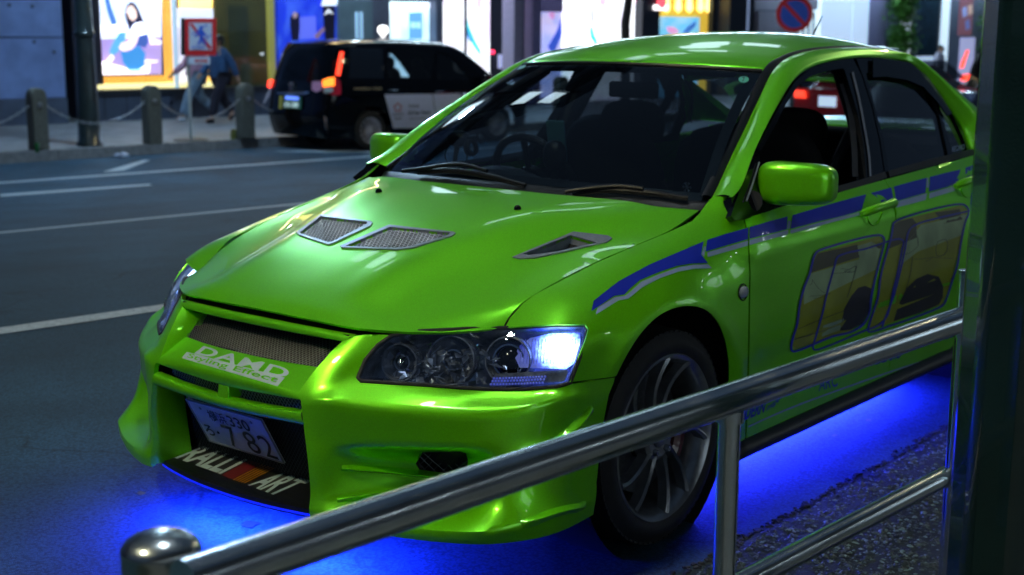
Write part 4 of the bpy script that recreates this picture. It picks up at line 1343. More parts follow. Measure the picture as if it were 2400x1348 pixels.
pieces = [
    ('brown_vinyl', [(628, 600), (660, 535), (945, 470), (960, 560), (600, 675)]), ('pale_yellow_vinyl', [(600, 680), (958, 575), (945, 480), (1045, 450), (1115, 480), (1075, 650), (560, 900), (560, 790)]),
    ('brown_vinyl', [(1070, 480), (1125, 460), (1120, 490), (1100, 500)]), ('navy_vinyl', [(820, 1090), (850, 930), (900, 840), (950, 780), (1000, 765), (1045, 785), (1040, 870), (1025, 960), (975, 1040), (900, 1080)]),
    ('brown_vinyl', [(1205, 330), (1250, 300), (1340, 280), (1372, 320), (1370, 420), (1170, 500)]), ('pale_yellow_vinyl', [(1400, 330), (1730, 250), (1700, 400), (1380, 520), (1250, 620), (1290, 470)]),
    ('brown_vinyl', [(1500, 240), (1680, 215), (1700, 290), (1560, 320)]), ('navy_vinyl', [(1205, 1020), (1240, 900), (1300, 780), (1370, 715), (1450, 680), (1530, 700), (1562, 770), (1560, 850), (1530, 900), (1400, 960)]),
    ('pale_yellow_vinyl', [(700, 1050), (850, 1000), (815, 1085), (690, 1130)]),
]
for m_, pl in pieces: panel('collage_piece', SS, [z8(*p) for p in pl], M[m_], car, step=.04, off=.0018, th=0, pxstep=16)
for pl, w in ((L1, 5.2), (L2, 4.6), (L3, 4.2)):
    ribbon('blue_outline', SS, pl, w, M['blue_vinyl'], car, off=.0030, closed=True)
for pl in (L4, L5): ribbon('blue_outline', SS, pl, 4.0, M['blue_vinyl'], car, off=.0030)
rr_ = random.Random(3)
for k in range(16):
    ox, oy = rr_.choice([(620, 720), (800, 560), (900, 660), (1380, 480), (1480, 560), (750, 820)])
    a = rr_.uniform(0, 6.28); l = rr_.uniform(60, 170)
    ribbon('scribble', SS, [z8(ox, oy), z8(ox + l * .5 * math.cos(a) + 6, oy + l * .5 * math.sin(a)), z8(ox + l * math.cos(a), oy + l * math.sin(a) * .7)], .8, M['line_vinyl'], car, off=.0024, n=6)
for pl in ([(850, 660), (880, 650), (900, 640), (930, 625), (925, 660), (880, 668), (850, 664)], [(1520, 450), (1580, 435), (1590, 500), (1560, 545), (1515, 550), (1508, 500), (1520, 450)],
           [(490, 1150), (700, 1085), (850, 1035)], [(520, 1075), (700, 1000), (860, 940)], [(1340, 560), (1320, 700), (1290, 790)], [(940, 620), (900, 760), (870, 850)]):
    ribbon('drawn_line', SS, [z8(*p) for p in pl], 1.3, M['line_vinyl'], car, off=.0026)
# lettering along the sill and on the glass
text_on('lettering', 'MODERN', [(1716, 966), (1796, 936), (1792, 966), (1712, 998)], SS, M['blue_vinyl'], car, off=.0016, bold=.03, shear=.2)
text_on('lettering', 'Image', [(1797, 952), (1829, 925), (1826, 944), (1793, 968)], SS, M['blue_vinyl'], car, off=.0016, bold=.01, shear=.4)
text_on('lettering', 'ARC', [(1921, 886), (1963, 873), (1962, 905), (1918, 917)], SS, M['blue_vinyl'], car, off=.0016, bold=.0)
text_on('lettering', 'RECARO', [(2046, 832), (2118, 814), (2112, 838), (2040, 858)], SS, M['blue_vinyl'], car, off=.0016, bold=.03, shear=.3)
text_on('lettering', 'brembo', [(2184, 790), (2236, 772), (2234, 790), (2182, 806)], SS, M['blue_vinyl'], car, off=.0016, bold=.02)
text_on('lettering', 'RECARO', [(2234, 343), (2263, 337), (2263, 349), (2234, 355)], SG, M['silver_vinyl'], car, off=-.004, bold=.01)
ribbon('sill_stripe', SS, [(1753, 1000), (1850, 957), (1990, 905), (2120, 860), (2240, 822)], 3.5, M['silver_vinyl'], car, off=.0014)

# ---- inside the car
inn = empty('cabin', (0, 0, 0)); inn.parent = car
dash = [[(x, y, z + (.050 * math.exp(-((y + .36) / .17)**2) * bz)) for y in np.linspace(-.68, .68, 24)] for x, z, bz in
        ((-.40, .905, 0), (-.52, .912, .15), (-.64, .915, .8), (-.74, .912, 1.1), (-.80, .895, 1.0), (-.84, .84, .5), (-.82, .70, 0))]
S_d = Surf(dash, 60, 80, out=(0, 0, 1))
sheet('dashboard', S_d, M['trim'], inn)
for y0 in (.20,):
    b = MB(); b.box((-.50, y0, .918), (.02, .30, .004)); b.build('vent_slot', M['dark'], inn, False)
# steering wheel on the right-hand side of the car
sw = np.array([-.93, -.36, .90]); sax = np.array([-.88, 0, .42]); sax /= np.linalg.norm(sax)
b = MB(); a1 = np.cross(sax, [0, 1., 0]); a2 = np.array([0, 1., 0])
b.tube([sw + .185 * (a1 * math.cos(t) + a2 * math.sin(t)) for t in np.linspace(0, 2 * math.pi, 41)], .016, 10, caps=False)
for t in (math.pi / 2, math.pi * 1.5, 0, math.pi):
    b.tube([sw + .05 * (a1 * math.cos(t) + a2 * math.sin(t)) - sax * .02, sw + .18 * (a1 * math.cos(t) + a2 * math.sin(t))], .012, 8)
b.lathe([(0, .01), (.06, .005), (.07, -.03)], 20, sw, sax)
b.build('steering_wheel', M['black_satin'], inn)


def seat(y):
    s_ = MB()
    v, f = super_blob((-1.50, y, .78), np.array([.085, .235, .36]), np.array([[math.cos(.32), 0, math.sin(.32)], [0, 1, 0], [-math.sin(.32), 0, math.cos(.32)]]) @ np.eye(3), 3.2, 20, 28)
    s_.add(v, f)
    v, f = super_blob((-1.18, y, .45), np.array([.27, .24, .09]), np.eye(3), 3.2, 16, 24); s_.add(v, f)
    v, f = super_blob((-1.60, y, 1.085), np.array([.06, .15, .095]), np.eye(3), 3, 14, 24); s_.add(v, f)
    s_.tube([(-1.58, y - .06, .98), (-1.60, y - .06, 1.05)], .008, 8); s_.tube([(-1.58, y + .06, .98), (-1.60, y + .06, 1.05)], .008, 8)
    s_.build('front_seat', M['cloth'], inn)


seat(.37); seat(-.37)
v, f = super_blob((-2.35, 0, .72), np.array([.10, .62, .34]), np.eye(3), 4, 16, 30)
obj('rear_seat', v, f, M['cloth'], inn)
MB().box((-2.72, 0, .98), (.55, 1.2, .03)).build('parcel_shelf', M['cloth'], inn, False)
MB().box((-1.4, 0, .26), (2.2, 1.5, .05)).build('cabin_floor', M['dark'], inn, False)
S_head = Surf([[tuple(p - np.array([0, 0, .035])) for p in r] for r in SR.G[::6, ::8]], 20, 20, out=(0, 0, -1))
sheet('headlining', S_head, M['trim'], inn)
for sg in (1, -1):
    MB().box((-1.42, sg * .79, .56), (1.66, .05, .62)).build('door_card', M['trim'], inn, False)
    MB().tube([(-1.52, sg * .74, .90), (-1.56, sg * .66, 1.15), (-1.60, sg * .57, 1.33)], .035, 10).build('pillar_trim', M['trim'], inn)
    MB().tube([tuple(q * [1, sg, 1]) for q in (oc3[2] + np.array([-.06, -.05, -.01]), oc3[12] + np.array([-.05, -.05, -.03]), oc3[20] + np.array([-.05, -.05, -.03]))], .026, 10).build('pillar_trim', M['trim'], inn)
# rear-view mirror, belt, dash cameras, phone on its holder
MB().box((-1.06, 0, 1.25), (.02, .22, .06)).build('rear_view_mirror', M['black_gloss'], inn, False, bevel=.01)
MB().tube([(-1.60, .62, 1.10), (-1.50, .60, .95), (-1.42, .56, .8)], .02, 6).build('seat_belt', M['trim'], inn)
ph_c = bp(1305, 330, x=-.66)
ph_o = MB().box(ph_c, (.009, .072, .148), np.array([[.95, -.25, .15], [.25, .96, 0], [-.15, 0, .98]])).build('phone', mat('teal_phone', (.10, .28, .34), .3, .2, .5, noise=.1), inn, False, bevel=.004)
cb = MB()
for dy, dz in ((-.018, .052), (.002, .058), (-.008, .034)):
    cb.lathe([(0, .010), (.009, .009), (.010, .003)], 12, ph_c + np.array([0, dy, dz]), (.95, .25, -.15))
cb.build('phone_cameras', M['black_gloss'], ph_o)
hc = bp(1300, 365, x=-.62)
v, f = super_blob(hc, np.array([.03, .045, .055]), np.eye(3), 2.4, 12, 18)
hb_ = MB(); hb_.add(v, f); hb_.tube([hc, hc + np.array([0, 0, -.09])], .014, 8); hb_.lathe([(.05, 0), (.048, .012), (.02, .02)], 20, hc + np.array([0, 0, -.10]))
hb_.build('phone_holder', M['black_satin'], inn)
gc = bp(1075, 325, x=-.62)
gm_ = MB(); v, f = super_blob(gc, np.array([.03, .05, .03]), np.eye(3), 2.6, 12, 18); gm_.add(v, f)
gm_.tube([gc, gc + np.array([.0, .09, .012])], .008, 8); gm_.tube([gc, gc + np.array([.02, -.01, -.11])], .009, 8)
gm_.lathe([(.030, -.012), (.034, 0), (.030, .012), (.02, .012)], 20, gc + np.array([0, .06, -.03]), (0, 1, .2)); gm_.lathe([(.03, 0), (.03, .01), (.01, .02)], 16, gc + np.array([.02, -.01, -.12]))
gm_.build('gadget_mount', M['black_satin'], inn)
cab = [gc + np.array([0, .02, -.02]), gc + np.array([.01, .05, -.07]), gc + np.array([.02, .0, -.11]), gc + np.array([.02, -.05, -.07]), gc + np.array([0, -.04, -.01])]
MB().tube(list(spline(cab, 20)), .0025, 6).build('gadget_cable', M['black_satin'], inn)
# stickers on the windscreen
stc = SW.uv([(1745, 186)])[0]
panel('round_sticker', SW, [(1743 + 12 * math.cos(a), 187 + 8 * math.sin(a)) for a in np.linspace(0, 6.28, 18)[:-1]], mat('sticker_green', (.10, .45, .36), .5, noise=.1), car, off=.002, th=0, step=.05)
text_on('sticker_number', '7', [(1739, 182), (1746, 182), (1746, 193), (1739, 193)], SW, M['black_satin'], car, off=.003, bold=.02)
panel('square_sticker', SW, [(1219, 157), (1237, 150), (1227, 161), (1210, 166)], mat('sticker_teal', (.12, .40, .42), .5, noise=.1), car, off=.002, th=0, step=.05)
# small white snowflake ornament on the dashboard
sf = SW.at(1610, 428, -.02)
b = MB()
for k in range(6):
    a = k * math.pi / 3; d = np.array([0, math.cos(a), math.sin(a)]) * .016
    b.tube([sf, sf + d], .0014, 5); e = sf + d * .6
    for s2 in (-.6, .6): b.tube([e, e + np.array([0, math.cos(a + s2), math.sin(a + s2)]) * .007], .001, 5)
b.build('snowflake_sticker', M['silver'], car)
# aerial on the far side of the roof end
ab = SR.at(1899, 95) if True else None
ab = bp(1899, 96, y=-.02)
MB().tube([ab, bp(1927, 38, x=ab[0] - .10)], [.005, .0025], 8).build('aerial', M['black_satin'], car)
MB().lathe([(.02, -.01), (.018, .006), (.006, .02)], 14, ab).build('aerial_base', M['black_satin'], car)
# ================================================================== the street
NR = np.array([-.135, -.991, 0]); NR /= np.linalg.norm(NR)      # across the road, away from us
TR = np.array([-.991, .135, 0]); TR /= np.linalg.norm(TR)       # along the road, to the right of the picture
ZU = np.array([0, 0, 1.])


def rz_(s):
    t = min(max((s - 3) / 10, 0), 1)
    return -.45 * (t * t * (3 - 2 * t))


def G(px, py, dz=0.0):
    z = 0.0
    for _ in range(60):
        p = bp(px, py, z=z + dz); z = .5 * z + .5 * rz_(float(p @ NR))
    return p


def rp(s, t, z=0.0):
    """road frame -> place: s metres across, t metres along"""
    return NR * s + TR * t + ZU * z


def FP(px, py, s):
    d = ray(px, py)
    return CAMP + d * (s - CAMP @ NR) / (d @ NR)


def st(px, py, s):
    p = FP(px, py, s); return float(p @ TR), float(p[2])


# asphalt: follows the crown of the road
asph = mat('asphalt', (.020, .070, .118), .78, noise=.35, nscale=1.3, bump=1.0, bscale=260, spec=.35)
def _asph():
    nt = asph.node_tree; b = nt.nodes['Principled BSDF']
    tc = nt.nodes.new('ShaderNodeTexCoord')
    v = nt.nodes.new('ShaderNodeTexVoronoi'); v.inputs['Scale'].default_value = 95
    nt.links.new(tc.outputs['Object'], v.inputs['Vector'])
    r = nt.nodes.new('ShaderNodeValToRGB'); r.color_ramp.elements[0].position = .25; r.color_ramp.elements[0].color = (1.25, 1.25, 1.25, 1)
    r.color_ramp.elements[1].position = .75; r.color_ramp.elements[1].color = (.62, .62, .62, 1)
    nt.links.new(v.outputs['Distance'], r.inputs[0])
    n = nt.nodes.new('ShaderNodeTexNoise'); n.inputs['Scale'].default_value = 26; n.inputs['Detail'].default_value = 9; n.inputs['Roughness'].default_value = .75
    nt.links.new(tc.outputs['Object'], n.inputs['Vector'])
    r2 = nt.nodes.new('ShaderNodeValToRGB'); r2.color_ramp.elements[0].position = .30; r2.color_ramp.elements[0].color = (.45, .45, .45, 1)
    r2.color_ramp.elements[1].position = .46; r2.color_ramp.elements[1].color = (1, 1, 1, 1)
    nt.links.new(n.outputs['Fac'], r2.inputs[0])
    m1 = nt.nodes.new('ShaderNodeMixRGB'); m1.blend_type = 'MULTIPLY'; m1.inputs[0].default_value = 1
    src = b.inputs['Base Color'].links[0].from_socket
    nt.links.new(src, m1.inputs[1]); nt.links.new(r.outputs[0], m1.inputs[2])
    m2 = nt.nodes.new('ShaderNodeMixRGB'); m2.blend_type = 'MULTIPLY'; m2.inputs[0].default_value = 1
    nt.links.new(m1.outputs[0], m2.inputs[1]); nt.links.new(r2.outputs[0], m2.inputs[2])
    # long cracks and worn, darker wheel paths
    n3 = nt.nodes.new('ShaderNodeTexNoise'); n3.inputs['Scale'].default_value = 1.7; n3.inputs['Detail'].default_value = 7
    nt.links.new(tc.outputs['Object'], n3.inputs['Vector'])
    va = nt.nodes.new('ShaderNodeVectorMath'); va.operation = 'MULTIPLY_ADD'; va.inputs[1].default_value = (.9, .9, .9)
    nt.links.new(n3.outputs['Color'], va.inputs[0]); nt.links.new(tc.outputs['Object'], va.inputs[2])
    vc = nt.nodes.new('ShaderNodeTexVoronoi'); vc.feature = 'DISTANCE_TO_EDGE'; vc.inputs['Scale'].default_value = .42
    nt.links.new(va.outputs[0], vc.inputs['Vector'])
    rc = nt.nodes.new('ShaderNodeValToRGB'); rc.color_ramp.elements[0].position = .0; rc.color_ramp.elements[0].color = (.45, .45, .45, 1)
    rc.color_ramp.elements[1].position = .006; rc.color_ramp.elements[1].color = (1, 1, 1, 1)
    nt.links.new(vc.outputs['Distance'], rc.inputs[0])
    n4 = nt.nodes.new('ShaderNodeTexNoise'); n4.inputs['Scale'].default_value = .45; n4.inputs['Detail'].default_value = 5
    nt.links.new(tc.outputs['Object'], n4.inputs['Vector'])
    r4 = nt.nodes.new('ShaderNodeValToRGB'); r4.color_ramp.elements[0].position = .35; r4.color_ramp.elements[0].color = (.74, .74, .74, 1)
    r4.color_ramp.elements[1].position = .62; r4.color_ramp.elements[1].color = (1.12, 1.12, 1.12, 1)
    nt.links.new(n4.outputs['Fac'], r4.inputs[0])
    m5 = nt.nodes.new('ShaderNodeMixRGB'); m5.blend_type = 'MULTIPLY'; m5.inputs[0].default_value = 1
    nt.links.new(m2.outputs[0], m5.inputs[1]); nt.links.new(rc.outputs[0], m5.inputs[2])
    m6 = nt.nodes.new('ShaderNodeMixRGB'); m6.blend_type = 'MULTIPLY'; m6.inputs[0].default_value = 1
    nt.links.new(m5.outputs[0], m6.inputs[1]); nt.links.new(r4.outputs[0], m6.inputs[2])
    nt.links.new(m6.outputs[0], b.inputs['Base Color'])
_asph()
ss = list(np.linspace(-1.0, 3, 3)) + list(np.linspace(3.5, 13, 20)) + [15.78]
v = []; f = []
tt = np.linspace(-60, 220, 57)
rows_ = []
for t in tt:
    row = []
    # near edge of the asphalt is a straight line in the car's frame (y = 1.04)
    for i, s in enumerate(ss):
        p = rp(s, t)
        if i == 0:
            tx = p[0]; p = np.array([tx, 1.04, 0])
            k = -20 if tx < -20 else None
            if p[0] < -16: p[1] = 1.04 + (-16 - p[0]) * .136
            if p[0] > 16: p[1] = 1.04 - (p[0] - 16) * .136
        row.append((p[0], p[1], rz_(s) if i else 0))
    rows_.append(row)
n_ = len(ss)
v = [p for r in rows_ for p in r]
f = [(i * n_ + j, i * n_ + j + 1, (i + 1) * n_ + j + 1, (i + 1) * n_ + j) for i in range(len(tt) - 1) for j in range(n_ - 1)]
tag(obj('road', v, f, asph, None), kind='structure')
# wide ground sheet out to the horizon
tag(flat('ground', [(-600, -600, -.62), (600, -600, -.62), (600, 600, -.62), (-600, 600, -.62)], mat('ground', (.05, .055, .06), .9, noise=.3)), kind='structure')

linep = mat('road_paint', (.46, .52, .55), .7, noise=.0, nscale=30, col2=(.30, .35, .38), bump=.5, bscale=200)
def _worn():
    nt = linep.node_tree; b = nt.nodes['Principled BSDF']
    tc = nt.nodes.new('ShaderNodeTexCoord'); n = nt.nodes.new('ShaderNodeTexNoise'); n.inputs['Scale'].default_value = 55; n.inputs['Detail'].default_value = 10; n.inputs['Roughness'].default_value = .8
    r = nt.nodes.new('ShaderNodeValToRGB'); r.color_ramp.elements[0].position = .38; r.color_ramp.elements[1].position = .43
    nt.links.new(tc.outputs['Object'], n.inputs['Vector']); nt.links.new(n.outputs['Fac'], r.inputs[0]); nt.links.new(r.outputs[0], b.inputs['Alpha'])
_worn()


def roadline(pxs, w, t0=None, t1=None, name='lane_line'):
    P = [G(*p) for p in pxs]; s_ = np.mean([p @ NR for p in P])
    a = t0 if t0 is not None else P[0] @ TR; b = t1 if t1 is not None else P[-1] @ TR
    N_ = max(2, int(abs(b - a) / 2)); v = []
    for t in np.linspace(a, b, N_):
        for e in (-w / 2, w / 2): v.append(rp(s_ + e, t, rz_(s_ + e) + .004))
    f = [(2 * i, 2 * i + 1, 2 * i + 3, 2 * i + 2) for i in range(N_ - 1)]
    return tag(obj(name, v, f, linep), kind='structure')


def linepx(pl, name='lane_line'):
    return tag(obj(name, [G(*p) + ZU * .004 for p in pl], [tuple(range(len(pl)))], linep), kind='structure')


roadline([(0, 781), (365, 721)], .15, -12, 30)
roadline([(0, 547), (610, 487)], .15, -12, 60)
roadline([(0, 427), (880, 368)], .15, -8, 60)
linepx([(0, 456), (350, 432), (357, 435), (0, 462)])
linepx([(240, 404), (290, 400), (352, 376), (335, 376)], 'faded_arrow')
linepx([(640, 355), (800, 352), (900, 357), (760, 358)], 'bay_mark')
# crack sealing / dark patches on the asphalt by the bumper
for cx, cy, r in ((330, 1156, 14), (585, 1228, 26), (2035, 985, 10), (1955, 1020, 8)):
    pl = [(cx + r * math.cos(a) * random.uniform(.5, 1.1), cy + r * .4 * math.sin(a) * random.uniform(.4, 1.1)) for a in np.linspace(0, 6.28, 12)[:-1]]
    tag(obj('tar_spot', [bp(*p, z=.003) for p in pl], [tuple(range(len(pl)))], mat('tar', (.02, .022, .026), .6, noise=.2)), kind='structure')

# ---- near gutter of exposed pebbles and kerb
conc = mat('pebble_concrete', (.014, .028, .024), .85, noise=.5, nscale=45, bump=1.0, bscale=110)
gx = np.linspace(-16, 16, 320); v = []; f = []
cols = 24
for i, x in enumerate(gx):
    jag = random.uniform(-.018, .012) + .012 * math.sin(x * 9)
    for j in range(cols):
        y = 1.03 + jag * (j == 0) + (2.02 - 1.03) * j / (cols - 1)
        z = .006 + (random.uniform(-.004, .004) if j else -.006)
        v.append((x, y, z))
f = [(i * cols + j, (i + 1) * cols + j, (i + 1) * cols + j + 1, i * cols + j + 1) for i in range(len(gx) - 1) for j in range(cols - 1)]
tag(obj('gutter', v, f, conc), kind='structure')
# ragged broken edge of the asphalt: chunks along the joint
b = MB()
for k in range(700):
    x = random.uniform(-3.2, .9); r = random.uniform(.003, .009)
    b.lathe([(0, r * .5), (r, r * .2), (r * 1.1, -.004)], 5, (x, 1.035 + random.gauss(0, .010), .004), (random.uniform(-.3, .3), random.uniform(-.3, .3), 1))
tag(b.build('asphalt_crumbs', mat('crumb', (.03, .035, .04), .85, noise=.4), None), kind='stuff')
# pebbles
b_ = {0: MB(), 1: MB(), 2: MB()}
for k in range(12500):
    x = random.uniform(-3.0, .65); y = random.uniform(1.06, 1.72); r = min(.013, abs(random.gauss(.0045, .0028)) + .0018)
    a = random.uniform(0, 3.14); m3 = random.choice((0, 1, 1, 2, 2))
    ca, sa = math.cos(a), math.sin(a); e = random.uniform(.5, 1)
    vv = [(x, y, .008 + r * .42)]
    for q in range(6):
        w = q * math.pi / 3; p_, q_ = r * math.cos(w), r * e * math.sin(w)
        vv.append((x + ca * p_ - sa * q_, y + sa * p_ + ca * q_, .006 + r * .1))
    b_[m3].add(vv, [(0, 1 + i, 1 + (i + 1) % 6) for i in range(6)])
for k, c_ in enumerate(((.115, .19, .165), (.04, .07, .055), (.016, .032, .026))):
    tag(b_[k].build('pebbles', mat('pebble', c_, .5, noise=.3, nscale=60), None), kind='stuff')
kerbm = mat('kerb_stone', (.17, .18, .19), .8, noise=.3, nscale=12, bump=.5, bscale=90)
kb = tag(obj('near_pavement', [(-16, 2.08, .13), (16, 2.08, .13), (16, 9.0, .16), (-16, 9.0, .16)], [(0, 1, 2, 3)], mat('pavement_tiles', (.13, .14, .15), .75, noise=.3, nscale=6)), kind='structure')
for i in range(26):
    o = MB().box((-15.4 + i * 1.2, 2.06, .065), (1.19, .15, .14)).build('kerb_stone', kerbm, kb, False)

# ---- far kerb and pavement
pavm = mat('far_pavement', (.20, .22, .24), .7, noise=.3, nscale=3.0, bump=.4, bscale=60, col2=(.13, .145, .165))
far = tag(obj('far_pavement', [rp(15.98, -30, -.30), rp(15.98, 160, -.30), rp(21.4, 160, -.29), rp(21.4, -30, -.29)], [(0, 1, 2, 3)], pavm), kind='structure')
k0 = MB()
kerbs = None
for i in range(70):
    t = -12 + i * .9
    o = MB().prism([rp(15.78, t, -.46), rp(15.78, t + .888, -.46), rp(15.80, t + .888, -.295), rp(15.80, t, -.295)], (0, 0, 0), NR * .19).build('kerb_stone', kerbm, far, False)
pav2 = []
for t in np.arange(6.6, 22, .6):
    pass
# small hedge-like shadow line of gutter tiles next to the kerb is part of the road surface

# ================================================================== street furniture on the far side
gran = mat('granite', (.11, .115, .10), .75, noise=.35, nscale=40, bump=.5, bscale=150)
chainm = mat('chain_steel', (.40, .42, .46), .4, .9, noise=.3)


def pt_h(base, py):
    """height above base at which the sight line of row py passes over it"""
    lo, hi = 0.0, 30.0
    for _ in range(50):
        m = (lo + hi) / 2
        if proj(base + ZU * m)[1] > py: lo = m
        else: hi = m
    return lo


def orient(o, d):
    pass


BOL = []
bolp = [((110, 354), 206), ((378, 340), 200), ((597, 329), 198)]
for k, (pb, pt) in enumerate(bolp):
    P = G(*pb, dz=.15) + NR * .26; P[2] = -.30; BOL.append((P, pt_h(P, pt)))
d_ = (BOL[2][0] - BOL[0][0]) / 2
hts = BOL[0][1]
more = [BOL[0][0] - d_ + np.array([.15, 0, 0]), BOL[2][0] + d_ * 1.0, BOL[2][0] + d_ * 2, BOL[2][0] + d_ * 3, BOL[2][0] + d_ * 4]
allb = [b_[0] for b_ in BOL] + more


def bollard(P, h, label):
    root = empty('granite_bollard', tuple(P), 0, label, 'bollard', 'granite bollards along the far kerb')
    m = MB(); w = .118; dp = .11
    pr = [(-w, 0), (w, 0), (w, h - .12)] + [(w * math.cos(a), h - .12 + .12 * math.sin(a)) for a in np.linspace(0, math.pi, 14)[1:-1]] + [(-w, h - .12)]
    m.prism([TR * x + ZU * z - NR * dp for x, z in pr], (0, 0, 0), NR * dp * 2)
    m.build('stone', gran, root, True, 40, bevel=.02)
    MB().lathe([(0, .02), (.035, .015), (.04, 0)], 12, -NR * (dp + .001) + ZU * (h - .24), -NR).build('chain_boss', chainm, root)
    return root


labs = ['leftmost whole granite bollard with a green can at its foot', 'granite bollard between the dark lamp post and the red crossing sign',
        'granite bollard just left of the black taxi', 'granite bollard cut by the left edge of the picture', 'granite bollard hidden behind the black taxi',
        'granite bollard seen through the windscreen beyond the taxi bonnet', 'granite bollard beyond the windscreen, nearest the bright screen', 'granite bollard far right behind the green roof']
order = sorted(range(len(allb)), key=lambda i: allb[i] @ TR)
for i, P in enumerate(allb): bollard(P, hts, labs[i])
chlab = ['steel chain hanging at the left edge of the picture', 'steel chain hanging in front of the dark lamp post', 'steel chain hanging in front of the two walkers',
         'steel chain behind the black taxi', 'steel chain hanging beyond the taxi bonnet', 'steel chain beyond the windscreen of the green car', 'steel chain furthest along the pavement']
for k, (i, j) in enumerate(zip(order[:-1], order[1:])):
    A = allb[i] + ZU * (hts - .24) + TR * .11 - NR * .03; B = allb[j] + ZU * (hts - .24) - TR * .11 - NR * .03
    L_ = np.linalg.norm(B - A); n = int(L_ / .052); m = MB()
    for q in range(n):
        t0, t1 = q / n, (q + 1) / n
        c = lambda t: A + (B - A) * t - ZU * (.30 * (1 - (2 * t - 1)**2))
        a, b2 = c(t0), c(t1); e = (b2 - a) * .30
        side = NR if q % 2 else np.cross((b2 - a) / np.linalg.norm(b2 - a), NR)
        mid = (a + b2) / 2; w = .016
        m.tube([mid - e * 1.9, mid - e + side * w, mid + e + side * w, mid + e * 1.9, mid + e - side * w, mid - e - side * w, mid - e * 1.9], .006, 5, caps=False)
    tag(m.build('chain', chainm), chlab[k], 'chain', 'chains slung between the granite bollards')

# lamp post
lp = G(240, 346, dz=.15) + NR * .4; lp[2] = -.30
dkg = mat('dark_green_paint', (.018, .034, .038), .35, .2, .5, noise=.2, nscale=12, bump=.15, bscale=80)
root = empty('lamp_post', tuple(lp), 0, 'dark tapered cast lamp post standing on the far pavement left of the lit poster', 'lamp post')
sc_ = np.linalg.norm(proj(lp + TR * .5) - proj(lp - TR * .5))     # pixels per metre there
prof = [(29, 0), (29, 6), (25, 12), (23.5, 60), (20.5, 230), (20, 234), (23, 238), (23, 246), (20, 250), (17.5, 345), (14, 700), (9, 1100)]
MB().lathe([(r / sc_, h / sc_) for r, h in prof], 16).build('post', dkg, root)
b = MB(); b.tube([(0, 0, 1050 / sc_), tuple(-NR * 1.2 + ZU * (1110 / sc_)), tuple(-NR * 2.2 + ZU * (1120 / sc_))], .05, 10); b.build('arm', dkg, root)
lampm = emis('street_lamp_light', (.48, .74, 1.0), 1050)
hp = -NR * 2.5 + ZU * (1112 / sc_)
MB().box(hp + ZU * .06, (.7, .34, .08)).build('lamp_head', dkg, root, False, bevel=.02)
MB().box(hp, (.6, .26, .03)).build('lamp_panel', lampm, root, False)

# crossing sign
sg_ = G(475, 333, dz=.15) + NR * .35; sg_[2] = -.30
root = empty('crossing_sign', tuple(sg_), 0, 'square red bordered no-crossing sign on a white post in front of the walkers', 'sign')
whm = mat('white_post', (.42, .46, .46), .5, noise=.25, nscale=20)
def loc(px, py, off=0.0):
    """a point of the sign's own plane (parallel to the road)"""
    return FP(px, py, float(sg_ @ NR) - off) - sg_
hS = pt_h(sg_, 130)
MB().tube([(0, 0, 0), (0, 0, hS + .3)], .026, 12).build('post', whm, root)
MB().lathe([(0, .03), (.10, .03), (.26, .02), (.28, 0)], 20).build('foot', M['rubber'], root)
def quadpx(x0, y0, x1, y1, off): return [loc(x0, y1, off), loc(x1, y1, off), loc(x1, y0, off), loc(x0, y0, off)]
redm = mat('sign_red', (.75, .02, .03), .4, noise=.08); whs = mat('sign_white', (.62, .70, .85), .4, noise=.08); blus = mat('sign_blue', (.03, .12, .70), .4, noise=.08)
bd = quadpx(434, 43, 507, 130, .05)
flat('board', bd, redm, root, th=.07)
flat('board_side', [loc(425, 129, .03), loc(434, 130, .045), loc(434, 43, .045), loc(425, 42, .03)], dkg, root, th=.04)
flat('sign_field', quadpx(443, 53, 497, 118, .056), whs, root)
flat('slash', [loc(444, 57, .060), loc(450, 54, .060), loc(496, 112, .060), loc(491, 117, .060)], redm, root)
fig = [(468, 62), (472, 60), (476, 64), (474, 69), (479, 76), (486, 84), (482, 86), (476, 80), (477, 92), (485, 104), (481, 106), (472, 95), (466, 106), (462, 105), (468, 92), (467, 80), (458, 88), (456, 85), (466, 73)]
flat('figure', [loc(*p, .064) for p in fig], blus, root)
flat('crossing_bar', [loc(449, 80, .062), loc(484, 57, .062), loc(486, 59, .062), loc(450, 82, .062)], blus, root)
flat('crossing_bar', [loc(470, 100, .062), loc(494, 80, .062), loc(495, 82, .062), loc(471, 102, .062)], blus, root)
q0 = loc(449, 116, .062); q1 = loc(479, 116, .062)
text_flat('sign_text', 'わたるな', q0, TR, ZU, float(np.linalg.norm(q1 - q0)), float(loc(449, 107)[2] - loc(449, 116)[2]), blus, root, bold=.03)
flat('sub_plate', quadpx(441, 134, 492, 151, .05), whs, root, th=.03)
flat('arrow', [loc(*p, .056) for p in [(455, 143), (461, 138), (461, 141), (482, 141), (482, 138), (488, 143), (482, 147), (482, 144.5), (461, 144.5), (461, 147)]], redm, root)

